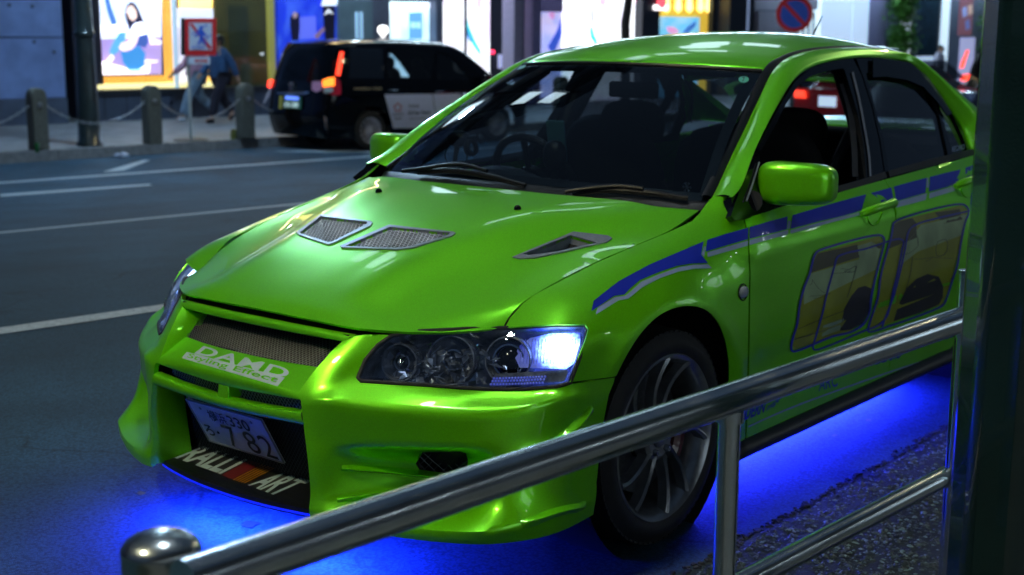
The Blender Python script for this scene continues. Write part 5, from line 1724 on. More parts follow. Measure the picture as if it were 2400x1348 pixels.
# can, studs, litter
def at_far(px, py): p = G(px, py, dz=.15); p[2] = -.30; return p
p = at_far(87, 357); m = MB(); m.lathe([(0, 0), (.030, 0), (.034, .01), (.034, .125), (.028, .135), (0, .135)], 18, p)
tag(m.build('drink_can', mat('green_can', (.02, .16, .05), .3, .6, noise=.2)), 'small green drink can beside the leftmost bollard', 'can')
p = at_far(548, 327); m = MB(); m.lathe([(.05, 0), (.05, .10), (.042, .11), (.042, .16), (0, .165)], 16, p)
tag(m.build('ground_stud', mat('olive_stud', (.13, .14, .03), .5, noise=.3)), 'short olive coloured stud post near the kerb behind the walkers', 'stud')
p = G(286, 369); v, f = super_blob(p + ZU * .03, np.array([.13, .07, .035]), np.eye(3), 1.6, 10, 16)
v = [np.array(q) + rng.normal(0, .012, 3) for q in v]
tag(obj('crumpled_bag', v, f, mat('litter_plastic', (.30, .36, .48), .35, noise=.2)), 'crumpled pale plastic bag lying at the far kerb', 'litter')
# round no-parking sign
ps = FP(1862, 250, 16.2); ps[2] = -.3
root = empty('no_parking_sign', tuple(ps), 0, 'round blue no-parking sign with red rim and slash above the green roof', 'sign')
def loc2(px, py, off=0.0): return FP(px, py, 16.2 - off) - ps
cc_ = loc2(1862, 33); r_ = float(np.linalg.norm(loc2(1887, 33) - cc_))
MB().tube([(0, 0, 0), (cc_[0], cc_[1], cc_[2] + r_ + .3)], .03, 12).build('post', whm, root)
sn = CAMP - (ps + cc_); sn[2] = 0; sn /= np.linalg.norm(sn); st_x = np.cross(ZU, sn)
MB().lathe([(0, .04), (r_, .04), (r_, .01), (0, .01)], 40, cc_, sn).build('disc', redm, root)
MB().lathe([(0, .045), (r_ * .76, .045)], 40, cc_, sn).build('blue_field', blus, root)
a_ = (-st_x + ZU) / math.sqrt(2) * r_ * .8; n__ = (st_x + ZU) / math.sqrt(2) * r_ * .10
flat('slash', [cc_ + sn * .05 + q for q in (a_ + n__, a_ - n__, -a_ - n__, -a_ + n__)], redm, root)

# ================================================================== facades
FS = 20.9


def box_st(t0, t1, z0, z1, s0, s1):
    return [rp(s0, t0, z0), rp(s0, t1, z0), rp(s0, t1, z1), rp(s0, t0, z1)], NR * (s1 - s0)


def slab(name, px0, py0, px1, py1, m, parent, s=FS, dep=.1, bevel=0, tz=None, kind=None):
    """upright slab whose front face covers the given part of the view"""
    pm = (py0 + py1) / 2; xm = (px0 + px1) / 2
    t0 = st(px0, pm, s)[0]; t1 = st(px1, pm, s)[0]
    z1 = st(xm, py0, s)[1]; z0 = st(xm, py1, s)[1]
    if tz: z0 = tz[0] if tz[0] is not None else z0; z1 = tz[1] if tz[1] is not None else z1
    P, d = box_st(t0, t1, z0, z1, s, s + dep)
    return MB().prism(P, (0, 0, 0), d).build(name, m, parent, False, kind=kind, bevel=bevel)


def poly_on(name, pts, m, parent, s, label=None):
    P = [FP(*p, s) for p in pts]
    n = np.cross(P[1] - P[0], P[2] - P[0]); 
    return obj(name, P, [tuple(range(len(P)))], m, parent, False)


stone = mat('grey_stone_cladding', (.17, .26, .54), .7, noise=.25, nscale=2.5, bump=.2, bscale=60)
stone2 = mat('dark_stone_plinth', (.06, .085, .14), .7, noise=.3, nscale=3)
darkm = mat('dark_cladding', (.012, .015, .03), .4, noise=.3)
greym = mat('grey_metal_column', (.16, .18, .26), .45, .3, noise=.2, nscale=4)
goldm = mat('gold_wood_slats', (.42, .24, .05), .5, noise=.25, nscale=6)
olive = mat('olive_wall', (.20, .20, .10), .6, noise=.3, nscale=2)
mullm = mat('window_mullion', (.05, .06, .08), .35, .6, noise=.2)


def em(c, s): return emis('lit_panel', c, s)


def em2(c, c2, s, sc=.9, lo=.42, hi=.62):
    """a lit print or screen with soft shapes in a second colour"""
    m = emis('lit_screen', c, s); nt = m.node_tree; b = nt.nodes['Principled BSDF']
    tc = nt.nodes.new('ShaderNodeTexCoord'); n = nt.nodes.new('ShaderNodeTexNoise'); n.inputs['Scale'].default_value = sc; n.inputs['Detail'].default_value = 4; n.inputs['Distortion'].default_value = 1.5
    r = nt.nodes.new('ShaderNodeValToRGB'); r.color_ramp.elements[0].position = lo; r.color_ramp.elements[0].color = (*c, 1); r.color_ramp.elements[1].position = hi; r.color_ramp.elements[1].color = (*c2, 1)
    nt.links.new(tc.outputs['Object'], n.inputs['Vector']); nt.links.new(n.outputs['Fac'], r.inputs[0]); nt.links.new(r.outputs[0], b.inputs['Emission Color'])
    return m


bA = empty('stone_corner_building', tuple(rp(FS, 2, -.3)), 0, 'building with grey stone cladding panels at the left edge', 'building')
bB = empty('poster_shop', tuple(rp(FS, 6, -.3)), 0, 'shop with a big lit poster of a seated woman and gold slats behind', 'shop')
bC = empty('glass_shop', tuple(rp(FS, 9, -.3)), 0, 'glass fronted shop with olive walls and deep blue posters behind the walkers', 'shop')
bD = empty('screen_shop', tuple(rp(FS, 16, -.3)), 0, 'shop front with huge white glowing screens behind the taxi', 'shop')
bE = empty('gold_wall_shop', tuple(rp(FS, 26, -.3)), 0, 'shop with gold lit wall and pale blue picture above the green roof', 'shop')
bF = empty('white_panel_building', tuple(rp(FS, 40, -.3)), 0, 'building with large pale wall panels and ivy at the upper right', 'building')


def child(o, p):
    o.parent = p
    o.matrix_parent_inverse = Matrix.Translation(-Vector(p.location))
    return o


_slab = slab
def slab(name, px0, py0, px1, py1, m, parent, **k): return child(_slab(name, px0, py0, px1, py1, m, None, **k), parent)
_poly = poly_on
def poly_on(name, pts, m, parent, s): return child(_poly(name, pts, m, None, s), parent)


# A: stone panels, in rows and columns
zt = [st(75, y, FS)[1] for y in (232, 88)]
hrow = zt[1] - zt[0]; t_r = st(150, 100, FS)[0]
for r in range(11):
    z0 = zt[0] + hrow * r
    for c in range(9):
        P, d = box_st(t_r - 3.2 * (c + 1) + .015, t_r - 3.2 * c - .015, z0 + .012, z0 + hrow - .012, FS, FS + .08)
        child(MB().prism(P, (0, 0, 0), d).build('stone_panel', stone, None, False), bA)
P, d = box_st(t_r - 32, t_r - .02, -.3, zt[1] + hrow * 12, FS + .08, FS + 8)
child(MB().prism(P, (0, 0, 0), d).build('wall', darkm, None, False), bA)
for c in range(12):
    P, d = box_st(t_r - 1.6 * (c + 1) + .01, t_r - 1.6 * c - .01, -.3, zt[0], FS - .04, FS + .1)
    child(MB().prism(P, (0, 0, 0), d).build('plinth_stone', stone2, None, False), bA)
for (x, y) in ((22, 12), (76, 15), (80, 98), (127, 122)):
    child(MB().lathe([(0, .02), (.03, .015), (.035, 0)], 10, FP(x, y, FS - .002), -NR).build('fixing_stud', stone2, None), bA)
slab('dark_pier', 150, -900, 218, 292, darkm, bA, s=FS + .15, dep=.4)

# B: poster window
slab('plinth', 214, 218, 640, 281, stone2, bB, s=FS, dep=.3, tz=(-.3, None))
for i in range(8): slab('plinth_joint', 245 + i * 52, 220, 246.5 + i * 52, 279, darkm, bB, s=FS - .006, dep=.01)
slab('window_sill', 214, 207, 640, 218, mullm, bB, s=FS - .06, dep=.4)
slab('lit_sill', 222, 196, 520, 206, em((.95, .85, .40), 1.1), bB, s=FS + .05, dep=.4)
slab('back_wall', 218, -300, 420, 200, mat('warm_wall', (.3, .18, .05), .7, noise=.2), bB, s=FS + .62, dep=.1)
gl_ = em((1.0, .55, .10), 1.3)  # warm shop light put into every other slat as emission
for i in range(46):
    x = 224 + i * 4.2
    slab('slat', x, -60, x + 2.9, 197, goldm if i % 2 else gl_, bB, s=FS + .52, dep=.06)
slab('poster_frame', 219, -62, 381, 178, mullm, bB, s=FS + .40, dep=.05)
SPs = FS + .395
poly_on('poster', [(221, 176), (221, -60), (378, -60), (379, 174)], em2((.62, .72, .98), (.85, .88, 1.0), 1.25, 1.6), bB, SPs)
art = [
    ((.42, .30, .62), .9, [(221, 176), (222, 92), (378, 86), (379, 174)]), ((.95, .90, 1.0), 1.6, [(221, 176), (224, 140), (300, 160), (352, 150), (350, 172)]),
    ((.95, .96, 1.0), 1.7, [(222, 60), (298, 58), (298, 76), (222, 77)]), ((.08, .22, .60), .8, [(240, -20), (252, -20), (262, 20), (275, 55), (262, 60), (252, 30)]),
    ((.02, .02, .06), .6, [(297, 12), (305, 5), (315, 7), (325, 22), (333, 42), (341, 60), (330, 58), (318, 52), (310, 62), (303, 74), (298, 55), (293, 35)]),
    ((.95, .70, .62), 1.1, [(299, 16), (309, 12), (319, 25), (321, 40), (312, 50), (302, 42), (297, 28)]),
    ((1, .95, .98), 1.6, [(318, 58), (330, 51), (342, 58), (346, 76), (335, 84), (322, 80), (308, 74)]), ((.06, .12, .42), .8, [(325, 84), (346, 79), (349, 100), (340, 112), (318, 106)]),
    ((.12, .42, .75), .9, [(280, 76), (296, 75), (292, 102), (277, 122), (262, 132), (256, 120), (268, 95)]),
    ((.95, .72, .70), 1.2, [(312, 75), (325, 82), (321, 100), (310, 115), (290, 121), (278, 112), (285, 100), (300, 98), (308, 86)]),
    ((.05, .26, .62), .9, [(282, 120), (300, 121), (325, 106), (341, 125), (338, 155), (325, 163), (300, 163), (288, 146)]),
    ((.98, .92, .95), 1.5, [(262, 127), (268, 137), (247, 160), (238, 173), (232, 162), (250, 142)]), ((.95, .85, .9), 1.3, [(350, 86), (380, 98), (378, 104), (352, 104)]),
    ((.95, .85, .9), 1.2, [(340, 140), (372, 142), (366, 147), (338, 147)]), ((.45, .80, .95), 1.2, [(300, 163), (352, 162), (345, 169), (305, 170)]),
]
for i, (c, s_, pl) in enumerate(art): poly_on('poster_shape', pl, em(c, s_), bB, SPs - .006 * (i + 1))
slab('window_mullion', 404, -300, 411, 207, em((.45, .62, .75), .55), bB, s=FS - .02, dep=.1)
# lit interior to the right of the poster
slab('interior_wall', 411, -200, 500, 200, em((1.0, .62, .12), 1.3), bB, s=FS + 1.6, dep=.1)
slab('white_valance', 418, 20, 500, 64, em((.75, .80, .95), .9), bB, s=FS + .3, dep=.05)
slab('white_curtain', 413, 44, 455, 196, em2((.80, .78, .90), (.55, .50, .70), .75, 2.2), bB, s=FS + .5, dep=.05)
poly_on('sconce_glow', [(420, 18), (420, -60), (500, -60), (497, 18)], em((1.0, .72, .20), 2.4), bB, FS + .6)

# C: olive glass front
slab('back_wall', 500, -300, 668, 205, mat('olive_back', (.22, .20, .07), .6, noise=.25, nscale=1.2), bC, s=FS + .9, dep=.1)
slab('ceiling_light', 505, -240, 660, -190, em((1, .9, .5), 5), bC, s=FS + .2, dep=.5)
slab('light_strip', 628, -300, 650, 200, em((.50, .46, .10), .8), bC, s=FS + .5, dep=.1)
slab('door_leaf', 535, 14, 582, 204, mat('olive_door', (.18, .17, .08), .5, noise=.2), bC, s=FS + .55, dep=.04)
slab('glass_pane', 500, -300, 648, 207, glass('shop_glass', (.75, .80, .78), .03), bC, s=FS, dep=.02)
slab('ceiling_fixture', 612, 124, 618, 129, em((.9, .9, 1), 1.6), bC, s=FS + .3, dep=.03)
slab('poster_board', 650, -100, 792, 205, em2((.012, .04, .62), (.05, .14, .80), .8, 1.2), bC, s=FS + .05, dep=.1)
for i, (c, s_, pl) in enumerate([((.10, .14, .75), .9, [(700, 40), (740, 38), (742, 90), (700, 92)]), ((.01, .01, .04), .3, [(680, 40), (690, 28), (702, 32), (703, 60), (700, 95), (684, 95), (680, 60)]),
                                 ((.5, .35, .4), .5, [(687, 30), (694, 28), (698, 36), (692, 44), (686, 40)]), ((.01, .01, .03), .3, [(756, 12), (786, 14), (784, 95), (762, 95), (758, 50)]),
                                 ((.85, .9, 1), .9, [(758, 36), (770, 20), (782, 34), (772, 30)]), ((.35, .22, .35), .4, [(735, 85), (758, 62), (762, 70), (744, 92)]),
                                 ((.8, .9, 1), 1.1, [(760, -5), (802, -8), (802, 12), (752, 14)])]):
    poly_on('poster_shape', pl, em(c, s_), bC, FS + .03 - .004 * i)
slab('pale_pier', 792, -400, 872, 205, mat('pale_pier', (.18, .27, .33), .5, noise=.2, nscale=3), bC, s=FS - .05, dep=.3)
for x in (835, 846): slab('pier_light', x, 28, x + 5, 140, em((.35, .60, .85), .7), bC, s=FS - .08, dep=.03)
slab('grey_pier', 872, -400, 912, 205, greym, bC, s=FS - .05, dep=.3)

# D: screens
scr = (.72, .92, 1.0)
slab('white_screen', 914, 4, 1022, 205, em2(scr, (.45, .70, .85), 1.4, 1.1), bD, s=FS, dep=.12)
for i, (c, s_, pl) in enumerate([((.16, .45, .85), .9, [(958, 30), (990, 28), (990, 92), (958, 92)]), ((.45, .80, .95), 1.1, [(962, 52), (974, 52), (974, 66), (962, 66)]), ((.45, .80, .95), 1.1, [(976, 52), (986, 52), (986, 66), (976, 66)]),
                                 ((.8, .85, .95), 1.6, [(914, 10), (1022, 5), (1022, 18), (914, 22)])]):
    poly_on('screen_shape', pl, em(c, s_), bD, FS - .01 - .004 * i)
slab('grey_column', 1022, -500, 1038, 240, greym, bD, s=FS - .25, dep=.4)
slab('dark_header', 912, -40, 1040, 2, darkm, bD, s=FS - .02, dep=.2)
slab('big_screen', 1038, -260, 1148, 192, em2((.93, .96, 1.0), (.80, .62, .90), 1.6, .8, .50, .72), bD, s=FS, dep=.12)
slab('screen_mullion', 1091, -260, 1095, 192, mullm, bD, s=FS - .08, dep=.06)
for i, (c, s_, pl) in enumerate([((.05, .75, .80), 1.0, [(1094, 40), (1100, 62), (1112, 92), (1126, 118), (1128, 134), (1112, 112), (1100, 92), (1096, 70)]),
                                 ((.95, .55, .75), 1.1, [(1115, -10), (1130, -5), (1128, 24), (1116, 15)]), ((.10, .35, .75), .9, [(1092, 50), (1098, 75), (1110, 100), (1100, 98), (1093, 80)]),
                                 ((.55, .08, .12), .7, [(1098, 148), (1108, 150), (1112, 168), (1098, 170)]), ((.10, .06, .25), .5, [(1106, 152), (1114, 158), (1114, 174), (1104, 172)])]):
    poly_on('screen_shape', pl, em(c, s_), bD, FS - .01 - .004 * i)
slab('dark_gap', 1148, -500, 1214, 230, darkm, bD, s=FS + .6, dep=.3)
slab('poster_far', 1170, 128, 1184, 160, em((.5, .55, .9), .6), bD, s=FS + .5, dep=.05)
slab('red_light', 1151, 118, 1159, 126, em((1, .04, .12), 3.0), bD, s=FS + .3, dep=.05)
slab('pale_column', 1206, -500, 1226, 260, mat('pale_column', (.30, .27, .42), .5, noise=.2), bD, s=FS - .9, dep=.4)
slab('grey_column', 1226, -500, 1250, 260, greym, bD, s=FS - .6, dep=.4)
slab('grey_column', 1250, -500, 1270, 255, mat('violet_column', (.24, .20, .40), .5, noise=.2), bD, s=FS - .9, dep=.4)
slab('violet_wall', 1270, -400, 1322, 28, mat('violet_wall', (.16, .12, .26), .5, noise=.2), bD, s=FS - .1, dep=.2)
slab('side_poster', 1272, 28, 1318, 230, em2((.42, .48, .98), (.70, .62, .95), .8, 1.4), bD, s=FS, dep=.12)
for i, (c, s_, pl) in enumerate([((.04, .10, .62), .7, [(1316, 40), (1306, 70), (1284, 110), (1296, 130), (1318, 80)]), ((.70, .30, .55), .8, [(1286, 30), (1300, 30), (1298, 46), (1290, 42)])]):
    poly_on('screen_shape', pl, em(c, s_), bD, FS - .01 - .004 * i)
slab('bright_screen', 1321, -260, 1506, 240, em2((.95, .98, 1.0), (.85, .70, .95), 1.8, .7, .52, .74), bD, s=FS - .04, dep=.15)
for i, (c, s_, pl) in enumerate([((.05, .75, .78), 1.0, [(1382, 66), (1388, 62), (1393, 82), (1401, 98), (1396, 106), (1384, 88)]), ((.95, .50, .70), 1.1, [(1402, -5), (1424, -5), (1416, 18), (1404, 10)]),
                                 ((.60, .60, .98), 1.2, [(1380, 20), (1395, 24), (1392, 60), (1384, 56)]), ((.95, .45, .65), 1.2, [(1484, -10), (1507, -10), (1507, 40), (1496, 30)]),
                                 ((.85, .12, .20), 1.0, [(1340, 178), (1352, 172), (1366, 200), (1362, 212), (1346, 210)])]):
    poly_on('screen_shape', pl, em(c, s_), bD, FS - .05 - .004 * i)
# upper storeys: pale ribbed cladding with window bands, lit by added strip lights
upw = mat('pale_upper_cladding', (.24, .28, .32), .6, noise=.2, nscale=1.0)
upd = mat('upper_dark_glass', (.02, .025, .04), .1, .1, .5, noise=.3)
added_flood = emis('added_floodlight', (.62, .84, 1.0), 55)  # added light strip, brightens the upper walls that the bonnet mirrors
added_flood_warm = emis('added_warm_floodlight', (1.0, .74, .36), 30)  # added warm strip, meant to give gold streaks on the bonnet
lamp_win = emis('lit_office_window', (.65, .88, 1.0), 3.4)
for bi, (bd_, ta, tb, z0) in enumerate(((bC, st(500, 0, FS)[0], st(912, 0, FS)[0], 4.6), (bD, st(914, 0, FS)[0], st(1510, 0, FS)[0], 4.9), (bE, st(1512, 0, FS)[0], st(1760, 0, FS)[0], 4.6), (bF, st(1765, 0, FS)[0], st(2300, 0, FS)[0], 5.0), (bB, st(214, 0, FS)[0], st(498, 0, FS)[0], 4.6))):
    P, d = box_st(ta + .02, tb - .02, z0, z0 + 20, FS + .25, FS + 8)
    child(MB().prism(P, (0, 0, 0), d).build('upper_wall', upw, None, False), bd_)
    P, d = box_st(ta + .3, tb - .3, z0 - .12, z0 - .04, FS - .62, FS - .42)
    child(MB().prism(P, (0, 0, 0), d).build('added_facade_light', added_flood_warm if bi in (0, 4) else added_flood, None, False), bd_)
    r9 = random.Random(bi)
    for fl in range(5):
        zf = z0 + 1.0 + fl * 3.6
        k = max(1, int((tb - ta) / 3.4)); w = (tb - ta) / k
        for c in range(k):
            P, d = box_st(ta + c * w + .35, ta + (c + 1) * w - .35, zf, zf + 1.9, FS + .22, FS + .27)
            child(MB().prism(P, (0, 0, 0), d).build('window', lamp_win if r9.random() < .22 else upd, None, False), bd_)
        for c in range(k + 1):
            P, d = box_st(max(ta, ta + c * w - .22), min(tb, ta + c * w + .22), zf - .34, zf + 3.04, FS - .15, FS + .25)
            child(MB().prism(P, (0, 0, 0), d).build('fin', upd, None, False), bd_)
        P, d = box_st(ta + .05, tb - .05, zf - .55, zf - .35, FS + .10, FS + .25)
        child(MB().prism(P, (0, 0, 0), d).build('string_course', mullm, None, False), bd_)

# E
slab('dark_box', 1507, -300, 1548, 230, darkm, bE, s=FS - .3, dep=.5)
child(MB().lathe([(0, .03), (.17, .03), (.17, 0)], 24, FP(1550, 4, FS - .34), -NR).build('round_lamp_sign', em((1, .10, .14), 1.4), None), bE)
slab('white_lamp', 1533, 12, 1565, 24, em((1, .93, .95), 2.2), bE, s=FS - .36, dep=.04, bevel=.03)
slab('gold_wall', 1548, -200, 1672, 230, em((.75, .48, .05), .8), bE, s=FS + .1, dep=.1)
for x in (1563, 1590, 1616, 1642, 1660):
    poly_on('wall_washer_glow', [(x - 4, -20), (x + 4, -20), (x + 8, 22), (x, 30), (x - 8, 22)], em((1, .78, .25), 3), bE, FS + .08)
slab('picture', 1548, 40, 1637, 230, em2((.15, .55, .85), (.40, .70, .90), .9, 1.5), bE, s=FS, dep=.08)
poly_on('picture_shape', [(1562, 62), (1580, 64), (1592, 74), (1580, 80), (1566, 76)], em((.85, .35, .6), .9), bE, FS - .01)
poly_on('picture_shape', [(1598, 78), (1612, 62), (1632, 48), (1630, 62), (1612, 78)], em((.05, .18, .55), .8), bE, FS - .012)
slab('grey_jamb', 1672, -300, 1684, 230, mullm, bE, s=FS - .05, dep=.2)
slab('blue_banner', 1684, -300, 1716, 230, em((.12, .12, .60), .7), bE, s=FS, dep=.08)
slab('black_column', 1716, -500, 1757, 240, darkm, bE, s=FS - .5, dep=.8)
slab('steel_strip', 1757, -500, 1762, 240, em((.30, .40, .65), .5), bE, s=FS - .5, dep=.1)
slab('black_column', 1762, -500, 1774, 240, darkm, bE, s=FS - .5, dep=.4)
# F
wp = mat('warm_grey_panel', (.40, .40, .52), .6, noise=.12, nscale=1.5)
slab('wall_panel', 1774, -300, 1852, 24, wp, bF, s=FS - .1, dep=.2); slab('wall_panel', 1774, 27, 1852, 240, wp, bF, s=FS - .1, dep=.2)
slab('wall_panel', 1853, -300, 1924, 22, wp, bF, s=FS - .1, dep=.2)
slab('frosted_window', 1853, 22, 1916, 240, em((.55, .72, .85), .9), bF, s=FS, dep=.1)
for x in (1856, 1868, 1880, 1892, 1904): slab('window_bar', x, 30, x + 2, 240, mullm, bF, s=FS - .05, dep=.03)
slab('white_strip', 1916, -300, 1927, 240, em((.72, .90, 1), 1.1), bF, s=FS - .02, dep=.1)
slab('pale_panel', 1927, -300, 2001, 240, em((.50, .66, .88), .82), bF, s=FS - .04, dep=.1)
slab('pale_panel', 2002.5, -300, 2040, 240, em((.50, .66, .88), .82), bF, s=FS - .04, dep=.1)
slab('lilac_wall', 2040, -300, 2082, 240, mat('lilac_wall', (.34, .34, .60), .6, noise=.1), bF, s=FS - .04, dep=.1)
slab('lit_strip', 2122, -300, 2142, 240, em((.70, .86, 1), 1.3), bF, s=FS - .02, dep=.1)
slab('dark_window', 2142, -300, 2214, 132, mat('blue_dark_window', (.02, .05, .08), .15, 0, .5, noise=.3), bF, s=FS - .02, dep=.1)
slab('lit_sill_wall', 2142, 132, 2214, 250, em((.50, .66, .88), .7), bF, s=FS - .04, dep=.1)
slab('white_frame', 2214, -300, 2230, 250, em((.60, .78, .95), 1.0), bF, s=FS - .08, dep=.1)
slab('grey_wall', 2230, -300, 2400, 250, mat('grey_wall', (.20, .24, .34), .6, noise=.1), bF, s=FS, dep=.1)
slab('small_poster', 2249, -20, 2280, 83, em((.22, .10, .14), .5), bF, s=FS - .03, dep=.04)
for k, (c_, x, y) in enumerate((((.30, .40, .8), 2255, 20), ((.6, .45, .4), 2268, 15), ((.15, .2, .5), 2262, 50))): poly_on('poster_shape', [(x, y), (x + 10, y - 6), (x + 12, y + 16), (x + 2, y + 22)], em(c_, .5), bF, FS - .04 - k * .003)
slab('small_notice', 2247, 88, 2281, 240, em((.45, .48, .80), .6), bF, s=FS - .03, dep=.04)


def foliage(px0, px1, py0, py1, s, label, n, seed):
    r = random.Random(seed); c = FP((px0 + px1) / 2, 240, s); c[2] = -.3
    root = empty('climbing_plant', tuple(c), 0, label, 'plant')
    b = MB(); top = FP((px0 + px1) / 2, py0, s)[2]
    w = float(np.linalg.norm(FP(px1, 60, s) - FP(px0, 60, s))) / 2
    zb = FP((px0 + px1) / 2, py1, s)[2]
    lobes = [(r.uniform(-.5, .5) * w, r.uniform(zb, top), r.uniform(.25, .6)) for _ in range(26)]
    for k in range(n):
        lx, lz, lr = r.choice(lobes)
        p = TR * (lx + r.gauss(0, .38) * w * lr * 1.6) + NR * r.gauss(0, .14) + ZU * (lz + r.gauss(0, .22) - c[2])
        a = r.uniform(0, 6.28); l = r.uniform(.10, .18)
        d = np.array([math.cos(a), math.sin(a) * .7, r.uniform(-.9, .5)]); d /= np.linalg.norm(d); e = np.cross(d, [r.gauss(0, 1), r.gauss(0, 1), r.gauss(0, 1)]); e /= np.linalg.norm(e) + 1e-9
        b.add([p, p + d * l * .5 + e * l * .28, p + d * l, p + d * l * .5 - e * l * .28], [(0, 1, 2, 3)])
    b.build('leaves', mat('ivy_leaf', (.10, .34, .04), .5, noise=.6, nscale=9), root, False, kind='stuff')
    st_ = MB(); st_.tube([(0, 0, 0), (.05, 0, 1.5), (-.05, .02, 3.2), (.03, 0, top - c[2])], [.05, .04, .035, .02], 8); st_.build('stem', mat('stem', (.05, .04, .03), .8, noise=.3), root)


foliage(2078, 2132, -90, 128, FS - .5, 'climbing plant with dense green leaves on the pale wall', 4200, 4)
foliage(2290, 2335, -90, 110, FS - .5, 'loose green climbing plant next to the dark column', 1200, 9)
# slim trunk in front of the bright screen
tp = FP(1466, 250, 16.6); tp[2] = -.3
root = empty('street_tree', tuple(tp), 0, 'slim dark tree trunk in front of the brightest screen', 'tree')
hh = FP(1466, 0, 16.6)[2] - tp[2]
st_ = MB(); st_.tube([(0, 0, 0), tuple(TR * -.03 + ZU * 1.2), tuple(TR * -.06 + ZU * (hh * .8)), tuple(TR * .12 + ZU * (hh * 1.2)), tuple(TR * .25 + ZU * (hh * 1.8))], [.12, .10, .10, .08, .05], 12)
st_.build('trunk', mat('bark', (.03, .028, .03), .9, noise=.4, bump=.6, bscale=30), root)
b = MB(); r = random.Random(2)
for k in range(1500):
    c = TR * r.gauss(.2, .9) + NR * r.gauss(0, .7) + ZU * (hh * 1.9 + r.gauss(0, .8)); d = np.array([r.gauss(0, 1) for _ in range(3)]); d /= np.linalg.norm(d); e = np.cross(d, [0, 0, 1.]); e /= np.linalg.norm(e) + 1e-9
    b.add([c, c + d * .06 + e * .03, c + d * .12, c + d * .06 - e * .03], [(0, 1, 2, 3)])
b.build('crown', mat('tree_leaf', (.04, .09, .02), .6, noise=.4), root, False, kind='stuff')

# row of downlights added under the shop soffits to brighten the pavement
dlm = emis('added_downlight', (.62, .84, 1.0), 110)
for bd_, a, b_ in ((bB, 225, 500), (bC, 505, 905), (bD, 915, 1505), (bE, 1512, 1765), (bF, 1780, 2400)):
    ta, tb = st(a, 0, FS)[0], st(b_, 0, FS)[0]
    P, d = box_st(ta, tb, 3.55, 3.75, FS - 1.0, FS + .2)
    child(MB().prism(P, (0, 0, 0), d).build('soffit', greym, None, False), bd_)
    n = max(2, int((tb - ta) / 1.6))
    for k in range(n):
        c = rp(FS - .6, ta + (k + .5) * (tb - ta) / n, 3.54)
        child(MB().lathe([(0, 0), (.13, 0), (.13, .01)], 14, c, -ZU).build('added_downlight', dlm, None), bd_)
# ================================================================== the taxi
TP = G(870, 352); TQ = G(1160, 332)
TH = (TQ - TP); TH[2] = 0; TH /= np.linalg.norm(TH)
TLf = np.cross(ZU, TH)
TO = TP + TLf * .80; TO[2] = -.45


def tl(x, y, z): return TO + TH * x + TLf * y + ZU * z


taxi = empty('taxi', tuple(TO), 0, 'black taxi with white door panel and lit red tail lamp parked across the road', 'taxi')
tpaint = mat('taxi_black_paint', (.0015, .002, .004), .12, .0, .25, noise=.1, spec=.15)
SEC = [(.78, .22), (.83, .36), (.845, .60), (.847, .85), (.838, 1.0), (.822, 1.06), (.780, 1.30), (.725, 1.53), (.66, 1.655), (.45, 1.725), (.20, 1.745), (0, 1.75)]


def kx(x): return np.interp(x, [-.8, -.5, 0, .6, 1.3, 1.8, 2.1, 2.5, 2.85, 3.0, 3.6], [.90, .955, .99, 1.0, .985, .93, .80, .44, .08, .0, .0])


def lean(z): return np.interp(z, [.2, .5, .75, 1.0, 1.3, 1.6, 1.76], [.02, -.05, -.04, .0, .07, .17, .30])


def tsec(x, sg):
    k = kx(x); out = []
    w = np.interp(x, [-.8, -.7, -.3, 2.8, 3.3, 3.55], [.93, .985, 1, 1, .93, .78])
    drop = np.interp(x, [2.8, 3.2, 3.45, 3.55], [0, .06, .16, .30])
    for y, z in SEC:
        zz = z if z <= 1.0 else 1.0 + (z - 1.0) * (k if k > .1 else .12)
        if z > .8: zz -= drop * min(1, (z - .8) / .2)
        xx = x + (lean(zz) * max(0, 1 - (x + .8) / .5) if x < -.3 else 0)
        out.append(tuple(tl(xx, -y * w * sg, zz)))
    return out


TX = [-.8, -.74, -.6, -.3, 0, .5, 1.0, 1.5, 1.8, 2.1, 2.5, 2.85, 3.0, 3.3, 3.5, 3.56]
TSR = Surf([tsec(x, 1) for x in TX], 90, 60, out=tuple(-TLf + ZU * .3))
TSL = Surf([tsec(x, -1) for x in TX], 90, 60, out=tuple(TLf + ZU * .3))


def z7(x, y): return (600 + x * .27083, 70 + y * .27083)


def W_(pl): return TSR.uv([z7(*p) for p in pl])


TW = [W_([(1140, 160), (1400, 150), (1560, 175), (1540, 300), (1530, 425), (1145, 425), (1130, 300)]),
      W_([(1580, 200), (1640, 215), (1740, 300), (1830, 400), (1860, 435), (1570, 430), (1570, 300)]),
      W_([(805, 150), (1100, 150), (1105, 300), (1118, 420), (800, 420)])]
tw_arch = []
for cx in (0, 2.75):
    pl = [tuple(proj(tl(cx + .37 * math.cos(a), -.845, .33 + .37 * math.sin(a)))) for a in np.linspace(-.35, math.pi + .35, 16)]
    tw_arch.append(TSR.uv(pl))
